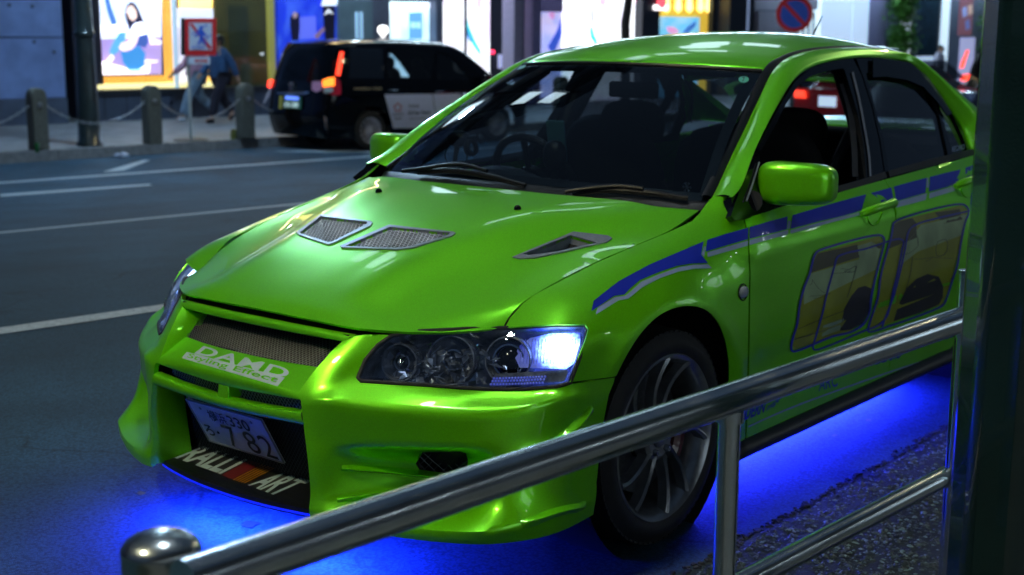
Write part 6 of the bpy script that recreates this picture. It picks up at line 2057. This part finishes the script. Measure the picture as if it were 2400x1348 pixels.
# keep cut-outs inside the sheet
outl = [(0, 0.0), (1, 0.0), (1, .999), (0, .999)]
for S_, nm in ((TSR, 0), (TSL, 1)):
    child(panel('body_side', S_, outl, tpaint, None, holes=TW + tw_arch, space='uv', step=.09, th=.02), taxi)
    for k, w in enumerate(TW):
        g_ = mat('taxi_dark_glass', (.004, .006, .01), .05, 0, 1, noise=.1) if k == 2 else glass('taxi_glass', (.55, .64, .70), .0)
        child(panel('side_window', S_, [tuple(q) for q in w], g_, None, space='uv', step=.1, off=-.012, th=0), taxi)
rows = []
for z in (.22, .45, .6, .75, .9, 1.0, 1.15, 1.35, 1.55, 1.68):
    rows.append([tuple(tl(-.8 + lean(z) - .055 * (1 - (y / .80)**4) - (.03 if .4 < z < .7 else 0), y * (.97 if z < 1 else .97 - (z - 1) * .24), z)) for y in (-.79, -.6, -.3, 0, .3, .6, .79)])
TSB = Surf(rows, 50, 50, out=tuple(-TH))
child(sheet('tail_panel', TSB, tpaint), taxi)
rgl = [z7(*p) for p in [(350, 180), (430, 150), (640, 128), (712, 140), (715, 200), (695, 400), (665, 432), (420, 436), (222, 430), (250, 340), (300, 240)]]
child(panel('rear_window', TSB, rgl, mat('taxi_rear_glass', (.002, .003, .004), .06, 0, 0, noise=.1, spec=.15), None, step=.08, off=.006, th=.004), taxi)
redl = emis('tail_lamp_red', (1.0, .05, .02), 2.6); orl = emis('tail_lamp_orange', (1.0, .20, .02), 2.6); redd = mat('tail_lamp_dim', (.45, .01, .02), .15, 0, 1, noise=.2)


def tpan(name, pl, m, off=.012, S_=None, th=.004, st_=.06): return child(panel(name, S_ or TSB, [z7(*p) for p in pl], m, None, step=st_, off=off, th=th, pxstep=4), taxi)


def flatpx(name, pl, m, off):
    """small trim traced on the tail, one polygon"""
    q = TSB.uv([z7(*p) for p in pl], ext=.3); P = TSB.ev(q[:, 0], q[:, 1], off)
    c = P.mean(0); v = [c] + list(P); n = len(P)
    n0 = TSB.N.mean((0, 1)); fl = np.cross(P[0] - c, P[1] - c) @ n0 > 0
    return child(obj(name, v, [(0, 1 + i, 1 + (i + 1) % n) if fl else (0, 1 + (i + 1) % n, 1 + i) for i in range(n)], m, None, False), taxi)


flatpx('tail_lamp', [(738, 196), (768, 200), (752, 330), (738, 402), (698, 396), (716, 290)], redl, .03)
flatpx('tail_lamp', [(690, 412), (740, 440), (748, 560), (690, 572), (640, 560), (590, 545), (590, 500), (692, 492)], redd, .024)
flatpx('tail_lamp', [(586, 442), (640, 420), (692, 414), (692, 488), (640, 494), (592, 500)], orl, .034)
flatpx('tail_lamp', [(598, 505), (676, 500), (678, 535), (640, 552), (600, 545)], mat('reversing_lens', (.5, .5, .45), .2, .3, 1, bump=.6, bscale=90), .034)
flatpx('tail_lamp', [(112, 442), (150, 430), (160, 436), (146, 490), (132, 505), (108, 500)], redl, .02)
def _mirror_lamp():
    o = [q for q in bpy.data.objects if q.parent == taxi and q.name.startswith('tail_lamp')][0]
    P = [np.array(v.co) for v in o.data.vertices]
    P = [p - TLf * 2 * ((p - TO) @ TLf) for p in P]
    return P, [tuple(f.vertices)[::-1] for f in o.data.polygons]
_ml = _mirror_lamp()
flatpx('lamp_trim', [(132, 505), (146, 495), (130, 570), (80, 645), (70, 640), (100, 560)], M['silver'], .02)
flatpx('chrome_garnish', [(190, 545), (300, 532), (462, 535), (470, 548), (430, 560), (300, 562), (200, 556)], M['chrome'], .02)
flatpx('number_plate', [(258, 566), (408, 584), (402, 690), (250, 680)], mat('green_plate', (.02, .11, .06), .4, noise=.1), .025)
for nm, s_, q in (('plate_lettering', '15-28', [(262, 628), (380, 632), (376, 676), (258, 670)]),):
    child(text_on(nm, s_, [z7(*p) for p in q], TSB, emis('plate_white', (.6, .75, .7), .55), None, off=.034, bold=.03), taxi)
flatpx('plate_text_glow', [(270, 572), (385, 582), (384, 612), (268, 604)], emis('plate_text_light', (.15, .28, 1.0), 1.1), .034)  # upper line of the plate, its bluish light put in as emission
flatpx('sticker', [(212, 572), (240, 575), (232, 684), (204, 682)], mat('yellow_sticker', (.35, .30, .05), .5, noise=.1), .02)
flatpx('round_sticker', [(492, 450), (560, 444), (585, 470), (578, 520), (530, 542), (490, 520)], mat('pink_sticker', (.5, .22, .34), .5, noise=.3, nscale=20), .022)
ec = TSB.uv([z7(315, 488)])[0]; e0 = TSB.ev(ec[0], ec[1], .02); e1 = -TH
rb = MB()
a1, a2 = -TLf, ZU
for (ra, rb_, dz) in ((.075, .052, 0), (.032, .050, 0), (.058, .018, .022)):
    rb.tube([e0 + a1 * ra * math.cos(t) + a2 * (rb_ * math.sin(t) + dz) for t in np.linspace(0, 2 * math.pi, 25)], .006, 6, caps=False)
child(rb.build('emblem', M['chrome'], None), taxi)
for (x, y, c_, s_) in ((672, 203, (.5, 1, .8), 1.2),): pass
# side: white panel, lettering, handles
white = mat('taxi_white_panel', (.68, .72, .92), .25, 0, 1, noise=.06)
wq = W_([(1112, 560), (1524, 556), (1560, 850), (1185, 852), (1150, 700)]);
child(panel('white_panel', TSR, [tuple(q) for q in wq], white, None, space='uv', step=.08, off=.004, th=.002), taxi)
wq = W_([(1530, 556), (2060, 545), (2000, 660), (1960, 800), (1900, 838), (1566, 850)])
child(panel('white_panel', TSR, [tuple(q) for q in wq], white, None, space='uv', step=.08, off=.004, th=.002), taxi)
dk_ = mat('dark_print', (.03, .04, .10), .5, noise=.1); rd_ = mat('red_print', (.45, .04, .08), .5, noise=.1)
for s_, q, m_ in (('TAXI', [(1315, 648), (1405, 646), (1405, 672), (1315, 674)], dk_), ('GOes Next.', [(1312, 700), (1510, 694), (1510, 728), (1312, 738)], dk_),
                  ('www.taxi', [(1320, 762), (1470, 755), (1470, 768), (1320, 775)], dk_), ('DAIICHI', [(1176, 724), (1274, 718), (1274, 738), (1176, 744)], dk_),
                  ('TAXI', [(1190, 758), (1258, 754), (1258, 776), (1190, 780)], dk_), ('NAKEDA TAXI', [(846, 498), (1085, 498), (1085, 520), (846, 520)], mat('gold_print', (.30, .24, .13), .5, noise=.1))):
    child(text_on('door_lettering', s_, [z7(*p) for p in q], TSR, m_, None, off=.008, bold=.03), taxi)
fl_c = z7(1225, 672)
for k in range(5):
    a = k * 2 * math.pi / 5 - math.pi / 2
    child(ribbon('flower_emblem', TSR, [(fl_c[0] + 6.5 * math.cos(a - .5), fl_c[1] + 7.5 * math.sin(a - .5)), (fl_c[0] + 8.6 * math.cos(a), fl_c[1] + 9.6 * math.sin(a)), (fl_c[0] + 6.5 * math.cos(a + .5), fl_c[1] + 7.5 * math.sin(a + .5))], 3.4, rd_, None, off=.008), taxi)
for x, y in ((1180, 522), (1580, 532)):
    child(MB().tube([TSR.at(*z7(x - 42, y), .03), TSR.at(*z7(x, y), .045), TSR.at(*z7(x + 42, y), .03)], .014, 8).build('door_handle', M['chrome'], None), taxi)
# wheels, bright multispoke
for cx in (0, 2.75):
    for sg in (1, -1):
        wr = empty('wheel', (0, 0, 0)); wr.parent = taxi; wr.matrix_parent_inverse = Matrix.Translation(-Vector(taxi.location))
        # local frame of the taxi -> place
        mw = Matrix(((TH[0], TLf[0], 0, TO[0]), (TH[1], TLf[1], 0, TO[1]), (0, 0, 1, TO[2]), (0, 0, 0, 1)))
        before = set(bpy.data.objects)
        car_wheel(cx, sg * .80, .315, sg, .315, .205, .18, wr, spokes=14, m_rim=mat('bright_alloy', (.85, .85, .95), .35, .25, .3, noise=.1), detail=False, curve=.0)
        for o in set(bpy.data.objects) - before: o.data.transform(mw)
child(MB().prism([tl(-.6, -.7, .2), tl(3.3, -.7, .2), tl(3.3, .7, .2), tl(-.6, .7, .2)], (0, 0, 0), (0, 0, .05)).build('underbody', M['dark'], None, False), taxi)
b = MB()
for y in (-.38, .38):
    for x in (1.35, .35):
        R_ = np.stack([TH, TLf, ZU], 1)
        v, f = super_blob(tl(x, y, .95), np.array([.10, .24, .32]), R_, 3, 12, 18); b.add(v, f)
        v, f = super_blob(tl(x - .04, y, 1.34), np.array([.05, .13, .10]), R_, 3, 10, 14); b.add(v, f)
child(b.build('seats', M['cloth'], None), taxi)
child(MB().lathe([(.0, .17), (.05, .165), (.085, .135), (.098, .09), (.085, .045), (.05, .015), (.03, -.03)], 20, bp(898, 83, **{'x': float(tl(1.5, 0, 0)[0])}), ZU).build('roof_lamp', emis('roof_lamp_light', (1, 1, 1), 2.2), None), taxi)
# wing mirror seen through the windscreen of the green car
child(MB().box(tl(2.35, -.95, 1.08), (.10, .2, .16), np.stack([TH, TLf, ZU], 1)).build('wing_mirror', tpaint, None, bevel=.03), taxi)
child(MB().prism([tl(-.82, -.62, .56), tl(-.82, -.42, .56), tl(-.82, -.42, .66), tl(-.82, -.62, .66)], (0, 0, 0), tuple(-TH * .05)).build('bumper_reflector', redd, None, False), taxi)


def copy_tree(o, parent=None):
    c = o.copy(); COL.objects.link(c)
    if parent: c.parent = parent; c.matrix_parent_inverse = o.matrix_parent_inverse.copy()
    for ch in [q for q in bpy.data.objects if q.parent == o]: copy_tree(ch, c)
    return c


kids = {}
for o in list(bpy.data.objects):
    if o.parent: kids.setdefault(o.parent.name, []).append(o)


def copy_thing(o, parent=None):
    c = o.copy(); COL.objects.link(c)
    if parent: c.parent = parent; c.matrix_parent_inverse = o.matrix_parent_inverse.copy()
    for ch in kids.get(o.name, []): copy_thing(ch, c)
    return c


t2 = copy_thing(taxi)
# its lit tail lamp shows beside the dark column
lampw = TSB.at(*z7(730, 300)) - TO; lampw = lampw - TLf * 2 * (lampw @ TLf)
tgt = CAMP + ray(2275, 150) * 27.5
t2.location = tuple(tgt - lampw); t2.location.z = -.62 + .17
_dv = np.array(t2.location) - TO
child(obj('tail_lamp', [p + _dv for p in _ml[0]], _ml[1], redl, None, False), t2)
tag(t2, 'second black taxi further away with red tail lamp glowing next to the dark green column')
# red car seen through the open window of the green one


def plain_car(name, label, O, H, m, seed=0, plate=True, lit=True, hscale=1.0):
    Lf = np.cross(ZU, H)
    def q(x, y, z): return O + H * x + Lf * y + ZU * z
    root = empty(name, tuple(O), 0, label, 'car')
    SC_ = [(.74, .2), (.80, .35), (.83, .6), (.82, .8), (.79, .90), (.74, 1.02), (.68, 1.2), (.60, 1.36), (.40, 1.44), (0, 1.46)]
    ks = lambda x: np.interp(x, [-.9, -.6, -.2, .3, .9, 1.5, 2.2, 2.6, 3.5], [.0, .10, .65, .95, 1, .92, .3, .0, 0])
    rows = []
    for x in (-.9, -.85, -.6, -.2, .3, .9, 1.5, 2.2, 2.6, 3.1, 3.45, 3.5):
        w = np.interp(x, [-.9, -.7, 2.8, 3.5], [.86, 1, 1, .8]); k = ks(x); d = np.interp(x, [-.9, -.6, 2.6, 3.3, 3.5], [.08, 0, 0, .12, .3])
        half = [(y * w, (z if z <= .9 else .9 + (z - .9) * max(k, .06)) * hscale - (d if z > .6 else 0)) for y, z in SC_]
        rows.append([tuple(q(x, -y, z)) for y, z in half] + [tuple(q(x, y, z)) for y, z in half[-2::-1]])
    S_ = Surf(rows, 60, 80, out=tuple(ZU))
    child(sheet('body', S_, m), root)
    rr = [[tuple(q(-.9 - .04 * (1 - (y / .7)**2), y, z)) for y in (-.70, -.35, 0, .35, .70)] for z in (.22, .45, .7, .84)]
    S2 = Surf(rr, 14, 20, out=tuple(-H)); child(sheet('tail_panel', S2, m), root)
    # glass band
    for sg in (-1, 1):
        g = [q(-.25, sg * .755, .98), q(2.1, sg * .755, .98), q(1.5, sg * .665, 1.30), q(.25, sg * .665, 1.30)]
        child(flat('side_window', g if sg < 0 else g[::-1], M['glass_dark']), root)
    g = [q(-.62, -.62, .96), q(-.62, .62, .96), q(-.02, .54, 1.33), q(-.02, -.54, 1.33)]
    child(flat('rear_window', g[::-1], mat('car_rear_glass', (.01, .012, .016), .08, 0, 1, noise=.1)), root)
    for sg in (-1, 1):
        l_ = [q(-.955, sg * .42, .68), q(-.93, sg * .66, .68), q(-.90, sg * .69, .80), q(-.955, sg * .44, .80)]
        child(flat('tail_lamp', l_ if sg > 0 else l_[::-1], redl if lit else redd, th=.02), root)
    if plate:
        g = [q(-.965, .17, .56), q(-.965, -.17, .56), q(-.965, -.17, .73), q(-.965, .17, .73)]
        child(flat('number_plate', g, emis('lit_plate', (.75, .85, 1), .85), th=.01), root)
    for cx in (0, 2.6):
        for sg in (1, -1):
            child(MB().lathe([(0, .0), (.2, .0), (.21, .01), (.29, .01), (.31, -.03), (.31, -.18)], 24, q(cx, sg * .74, .31), Lf * sg).build('wheel', M['rubber'], None), root)
    return root


pp = CAMP + ray(1938, 238) * 22.5
redp = mat('red_car_paint', (.40, .006, .010), .2, .2, 1.0, noise=.1)
O_ = pp + TR * .97; O_[2] = pp[2] - .645
plain_car('red_car', 'red car with glowing tail lamp seen through the open window of the green car', O_, TR.copy(), redp, hscale=.86)
bluep = mat('blue_car_paint', (.05, .10, .32), .22, .3, 1, noise=.1)
O_ = CAMP + ray(2222, 170) * 17.5 ; O_[2] = -.45
plain_car('blue_car', 'blue saloon partly hidden behind the rear of the green car', O_ - TR * .6, TR.copy(), bluep, plate=False, lit=False, hscale=.80)
O_ = CAMP + ray(1975, 120) * 30.0; O_[2] = -.45
plain_car('dark_car', 'dark car whose roof just shows above the green roof', O_, TR.copy(), mat('dark_car_paint', (.01, .012, .02), .15, 0, 1, noise=.1), plate=False, lit=False, hscale=1.08)

# ================================================================== people
skin = mat('skin', (.42, .24, .17), .55, noise=.1)


def skinned(name, pts, edges, rad, m, parent, root=0, sub=2):
    me = bpy.data.meshes.new(name); me.from_pydata([tuple(map(float, p)) for p in pts], edges, []); me.materials.append(m)
    o = bpy.data.objects.new(name, me); COL.objects.link(o); o.parent = parent
    sk = o.modifiers.new('skin', 'SKIN'); sk.use_smooth_shade = True
    if not me.skin_vertices: bpy.context.view_layer.update()
    for i, r in enumerate(rad):
        me.skin_vertices[0].data[i].radius = r if isinstance(r, tuple) else (r, r)
    me.skin_vertices[0].data[root].use_root = True
    s = o.modifiers.new('sub', 'SUBSURF'); s.levels = sub; s.render_levels = sub
    for p in me.polygons: p.use_smooth = True
    return o


def person(loc, face, label, top, legs, shoe, hairc, Hh=1.70, stride=.34, hood=True, arm=.25):
    """face: direction walked; left foot ahead"""
    F = np.array(face, float); F /= np.linalg.norm(F); Lp = np.cross(ZU, F)
    root = empty('person', tuple(loc), 0, label, 'person', None)
    k = Hh / 1.70
    def q(f_, l_, z): return (F * f_ + Lp * l_ + ZU * z) * k
    hipL, hipR = q(.0, .09, .90), q(0, -.09, .90)
    kneeL, kneeR = q(stride * .62, .10, .52), q(-.02 - stride * .15, -.10, .49)
    ankL, ankR = q(stride * .95, .10, .10), q(-stride * 1.05, -.10, .20)
    toeL, toeR = q(stride * .95 + .15, .11, .05), q(-stride * 1.0 + .08, -.11, .04)
    shL, shR = q(.02, .18, 1.40), q(.02, -.18, 1.40)
    elL, elR = q(-arm * .55, .24, 1.14), q(arm * .5, -.24, 1.14)
    wrL, wrR = q(-arm * .95, .25, .90), q(arm * 1.35, -.24, .94)
    pts = [q(0, 0, .93), q(0.01, 0, 1.15), q(.02, 0, 1.36), q(.03, 0, 1.48), q(.05, 0, 1.60), shL, elL, wrL, q(-arm * 1.05, .25, .81), shR, elR, wrR, q(arm * 1.55, -.24, .86), hipL, kneeL, ankL, toeL, hipR, kneeR, ankR, toeR, q(.055, 0, 1.69)]
    ed = [(0, 1), (1, 2), (2, 3), (3, 4), (4, 21), (2, 5), (5, 6), (6, 7), (7, 8), (2, 9), (9, 10), (10, 11), (11, 12), (0, 13), (13, 14), (14, 15), (15, 16), (0, 17), (17, 18), (18, 19), (19, 20)]
    rad = [.13, .115, .12, .055, .095, .06, .042, .030, .035, .06, .042, .030, .035, .09, .06, .042, .035, .09, .06, .042, .035, .07]
    body = skinned('body', pts, ed, rad, skin, root)
    tp = [q(0, 0, .88), q(.01, 0, 1.12), q(.02, 0, 1.34), q(.0, 0, 1.47), shL, elL, wrL + (elL - wrL) * .1, shR, elR, wrR + (elR - wrR) * .1]
    skinned('top', tp, [(0, 1), (1, 2), (2, 3), (2, 4), (4, 5), (5, 6), (2, 7), (7, 8), (8, 9)], [.19, .175, .175, .10 if hood else .08, .095, .075, .058, .095, .075, .058], top, root, 1)
    skinned('trousers', [q(0, 0, .95), hipL, kneeL, ankL + ZU * .02, hipR, kneeR, ankR + ZU * .02], [(0, 1), (1, 2), (2, 3), (0, 4), (4, 5), (5, 6)], [.15, .125, .095, .085, .125, .095, .085], legs, root)
    for a, b_ in ((ankL, toeL), (ankR, toeR)):
        skinned('shoe', [a - F * .04 - ZU * .04, (a + b_) / 2 - ZU * .015, b_], [(0, 1), (1, 2)], [.055, .05, .042], shoe, root, sub=1)
    Rf = np.stack([F, Lp, ZU], 1)
    v, f = super_blob(q(.03, 0, 1.62), np.array([.115, .095, .125]) * k, Rf, 2.2, 12, 18)
    obj('hair', v, f, hairc, root)
    # the face: nose, eyes, ears on the front of the head
    hd = q(.055, 0, 1.60)
    v, f = super_blob(hd + F * .03 - ZU * .015, np.array([.095, .076, .105]) * k, Rf, 2.2, 12, 18); fc = obj('face', v, f, skin, root)
    m = MB(); m.lathe([(0, .03), (.012, 0), (.02, -.02)], 8, hd + F * .115 - ZU * .02, F)
    m.add(*super_blob(hd - Lp * .09 - ZU * .01, np.array([.02, .012, .03]), Rf, 2, 6, 8)); m.add(*super_blob(hd + Lp * .09 - ZU * .01, np.array([.02, .012, .03]), Rf, 2, 6, 8)); m.build('features', skin, fc)
    return root


hairm = mat('dark_hair', (.008, .007, .008), .6, noise=.3)
ped = at_far(521, 288); ped2 = at_far(466, 284)
person(ped, -TR, 'dark haired walker in a blue hoodie and dark trousers behind the red sign', mat('blue_hoodie', (.03, .09, .22), .9, noise=.3, nscale=14), mat('dark_trousers', (.012, .012, .03), .9, noise=.3), mat('dark_shoes', (.02, .02, .03), .7, noise=.2), hairm,
       pt_h(ped, 86) * 1.0, .30)
person(ped2, -TR * 1.0 + NR * .15, 'walker in a pink top and pale blue jeans half hidden by the red sign', mat('pink_top', (.50, .28, .40), .9, noise=.2, nscale=14), mat('pale_jeans', (.20, .30, .42), .9, noise=.3, nscale=18), mat('white_shoes', (.55, .6, .7), .7, noise=.1), hairm,
       1.60, .38, False, .32)
sp_ = FP(2190, 300, 18.2); sp_[2] = -.3
person(sp_, TR * .3 - NR, 'person in a white shirt standing beyond the cars at the right', mat('white_shirt', (.5, .5, .62), .9, noise=.2), mat('black_trousers', (.01, .01, .02), .9, noise=.2), hairm, hairm, pt_h(sp_, 108), .06, False, .05)

# ================================================================== railing and column in front
steel = mat('brushed_steel', (.62, .70, .74), .26, 1.0, 0, noise=.12, nscale=14)
def _scr():
    nt = steel.node_tree; b = nt.nodes['Principled BSDF']
    tc = nt.nodes.new('ShaderNodeTexCoord'); n = nt.nodes.new('ShaderNodeTexNoise'); n.inputs['Scale'].default_value = 9; n.inputs['Detail'].default_value = 8
    r = nt.nodes.new('ShaderNodeMapRange'); r.inputs[1].default_value = .3; r.inputs[2].default_value = .7; r.inputs[3].default_value = .15; r.inputs[4].default_value = .25
    nt.links.new(tc.outputs['Object'], n.inputs['Vector']); nt.links.new(n.outputs['Fac'], r.inputs[0]); nt.links.new(r.outputs[0], b.inputs['Roughness'])
_scr()
hz = .80
A0 = bp(478, 1352, z=hz); A1 = bp(1700, 931 + 8, z=hz); A2 = bp(2256, 748, z=hz)
dr = (A2 - A1); dr[2] = 0; dr /= np.linalg.norm(dr)
rail = empty('street_railing', (float(A1[0]), float(A1[1]), .0), 0, 'brushed steel tube railing crossing in front of the green car', 'railing')


def rr(o): return child(o, rail)


rr(MB().tube([A0 - dr * .03, A1, A2, A2 + dr * .10], .0303, 28).build('top_rail', steel, None))
L0 = bp(1800, 1362, z=.40); L2 = bp(2232, 1108, z=.40)
dl = dr
L2 = L2; L0 = L2 - dl * 2.1
rr(MB().tube([L0, L2, L2 + dl * .1], .0243, 24).build('lower_rail', steel, None))
pA = bp(1700, 960, z=hz - .02); 
# post under the top rail
tt_ = np.interp(0, [0, 1], [0, 1])
def onrail(px):
    lo, hi = -1.0, 5.0
    for _ in range(50):
        m = (lo + hi) / 2
        if proj(A0 + (A2 - A0) * m / 3)[0] < px: lo = m
        else: hi = m
    return A0 + (A2 - A0) * lo / 3
P1 = onrail(1712); P2 = onrail(2262)
rr(MB().tube([(P1[0], P1[1], 0), (P1[0], P1[1], hz)], .0215, 24).build('post', steel, None))
rr(MB().tube([(P2[0], P2[1], 0), (P2[0], P2[1], hz + .115)], .0225, 24).build('post', steel, None))
rr(MB().lathe([(0, 0), (.0225, 0), (.0225, -.01), (0, -.01)], 24, (P2[0], P2[1], hz + .116)).build('post_cap', steel, None))
for P in (P1, P2):
    rr(MB().tube([(P[0], P[1], hz - .045), (P[0], P[1], hz - .022)], .027, 20).build('collar', steel, None))
# end post with dome cap
E0 = bp(378, 1300, z=.80)
E0 = A0 - dr * .045 if False else E0
capr = .052
top = []
for a in np.linspace(0, math.pi / 2, 14): top.append((capr * math.cos(a), .027 * math.sin(a)))
prof = [(capr * .985, -.79), (capr * .985, -.012), (capr * .992, -.008), (capr, -.004)] + top
rr(MB().lathe(prof, 48, (E0[0], E0[1], .806)).build('dome_post', mat('satin_steel', (.50, .56, .58), .24, 1.0, noise=.1), None))

# dark green column
PD = 2.62
cl = CAMP + ray(2262, 700) * PD
nR_ = CR_.copy(); nR_[2] = 0; nR_ /= np.linalg.norm(nR_)
cw_ = .125
cc = cl + nR_ * cw_; cc[2] = 0
col = empty('green_column', tuple(cc), 0, 'dark green painted column filling the right edge of the picture', 'column')
gcm = mat('column_paint', (.008, .030, .032), .22, .1, .7, noise=.25, nscale=9, bump=.30, bscale=170)
m = MB(); n = 8; pts = []
for k in range(n):
    a = 2 * math.pi * (k + .5) / n + YAW + math.radians(4)
    pts.append((cw_ * 1.0 * math.cos(a), cw_ * 1.0 * math.sin(a), 0))
m.prism(pts, (0, 0, .0), (0, 0, 7.2))
m.build('shaft', gcm, col, True, 30, bevel=.018)
m = MB(); m.prism([(p[0] * 1.5, p[1] * 1.5, 0) for p in pts], (0, 0, .0), (0, 0, .14)); m.build('base', gcm, col, True, 30, bevel=.01)
hd_ = np.array([.15, -1.9, 7.3])
MB().tube([(0, 0, 7.1), (.02, -.3, 7.3), tuple(hd_)], .05, 10).build('arm', gcm, col)
MB().box(hd_ + ZU * .06, (.36, .8, .08)).build('lamp_head', gcm, col, False, bevel=.02)
MB().box(hd_, (.28, .7, .03)).build('lamp_panel', emis('street_lamp_panel', (.88, .97, 1.0), 170), col, False)

# ================================================================== our own side of the street, behind the camera
ns = empty('near_shops', (0, 8.4, .15), 0, 'row of lit shop windows behind the railing on the near pavement', 'shop')
wallm = mat('near_wall', (.06, .065, .08), .6, noise=.3, nscale=2)
for k in range(9):
    x0 = -20 + k * 5.0
    child(MB().box((x0 + .3, 8.6, 2.2), (.6, .5, 4.1)).build('pier', wallm, None, False), ns)
    child(MB().box((x0 + 2.8, 8.6, .45), (4.4, .4, .6)).build('plinth', wallm, None, False), ns)
    if k in (1, 4):
        child(MB().box((x0 + 2.8, 8.75, 1.85), (4.3, .1, 2.1)).build('lit_window', emis('near_shop_light', (.75, .9, 1.0), 1.8), None, False), ns)
        for j in range(4): child(MB().box((x0 + 1.2 + j * 1.05, 8.62, 1.85), (.06, .08, 2.1)).build('mullion', mullm, None, False), ns)
    else:
        child(MB().box((x0 + 2.8, 8.7, 1.85), (4.3, .1, 2.1)).build('shutter', wallm, None, False), ns)
child(MB().box((0, 8.8, 9.0), (42, .6, 9.6)).build('upper_wall', mat('near_upper_wall', (.03, .035, .045), .6, noise=.3), None, False), ns)
child(MB().box((0, 8.0, 3.6), (42, 1.0, .25)).build('canopy', wallm, None, False), ns)
dl2 = emis('added_canopy_downlight', (.85, .95, 1.0), 45)  # added row, brightens the doors and puts small glints on the paint
for k in range(14):
    child(MB().lathe([(0, 0), (.10, 0), (.10, .01)], 14, (-14 + k * 2.2, 7.75, 3.46), -ZU).build('added_downlight', dl2, None), ns)
# second street lamp ahead on our side
for (x, y, lab) in ((5.6, 2.4, 'tall green street lamp ahead of the green car on the near kerb'), (-17, 2.6, 'tall green street lamp far behind the green car on the near kerb')):
    r_ = empty('street_lamp', (x, y, .14), 0, lab, 'street lamp', None)
    MB().lathe([(.14, 0), (.14, .1), (.08, .2), (.06, 4), (.05, 7)], 14).build('post', gcm, r_)
    MB().tube([(0, 0, 6.9), (0, -.6, 7.2), (0, -3.1, 7.3)], .04, 10).build('arm', gcm, r_)
    MB().box((0, -3.2, 7.3), (.34, .8, .08)).build('lamp_head', gcm, r_, False, bevel=.02)
    MB().box((0, -3.2, 7.24), (.28, .7, .03)).build('lamp_panel', emis('street_lamp_panel', (1.0, .90, .55), 450), r_, False)

# ================================================================== underglow
def strip(name, a, b, w, power, parent=car, col=(.020, .030, 1.0)):
    a = np.array(a, float); b = np.array(b, float); L_ = np.linalg.norm(b - a); d = (b - a) / L_
    la = bpy.data.lights.new(name, 'AREA'); la.shape = 'RECTANGLE'; la.size = L_; la.size_y = w; la.energy = power; la.color = col
    o = bpy.data.objects.new(name, la); COL.objects.link(o); o.parent = parent
    zz_ = np.array([0, 0, 1.]); y_ = np.cross(zz_, d)
    c = (a + b) / 2
    o.matrix_world = Matrix(((d[0], y_[0], 0, c[0]), (d[1], y_[1], 0, c[1]), (0, 0, 1, c[2]), (0, 0, 0, 1)))
    return o


strip('underglow_light', (.76, -.38, .150), (.76, .38, .150), .04, 95, car, (.010, .036, 1.0))
strip('underglow_light', (-.50, .56, .130), (-2.1, .56, .130), .04, 125)
strip('underglow_light', (-.55, -.50, .130), (-2.05, -.50, .130), .04, 125)
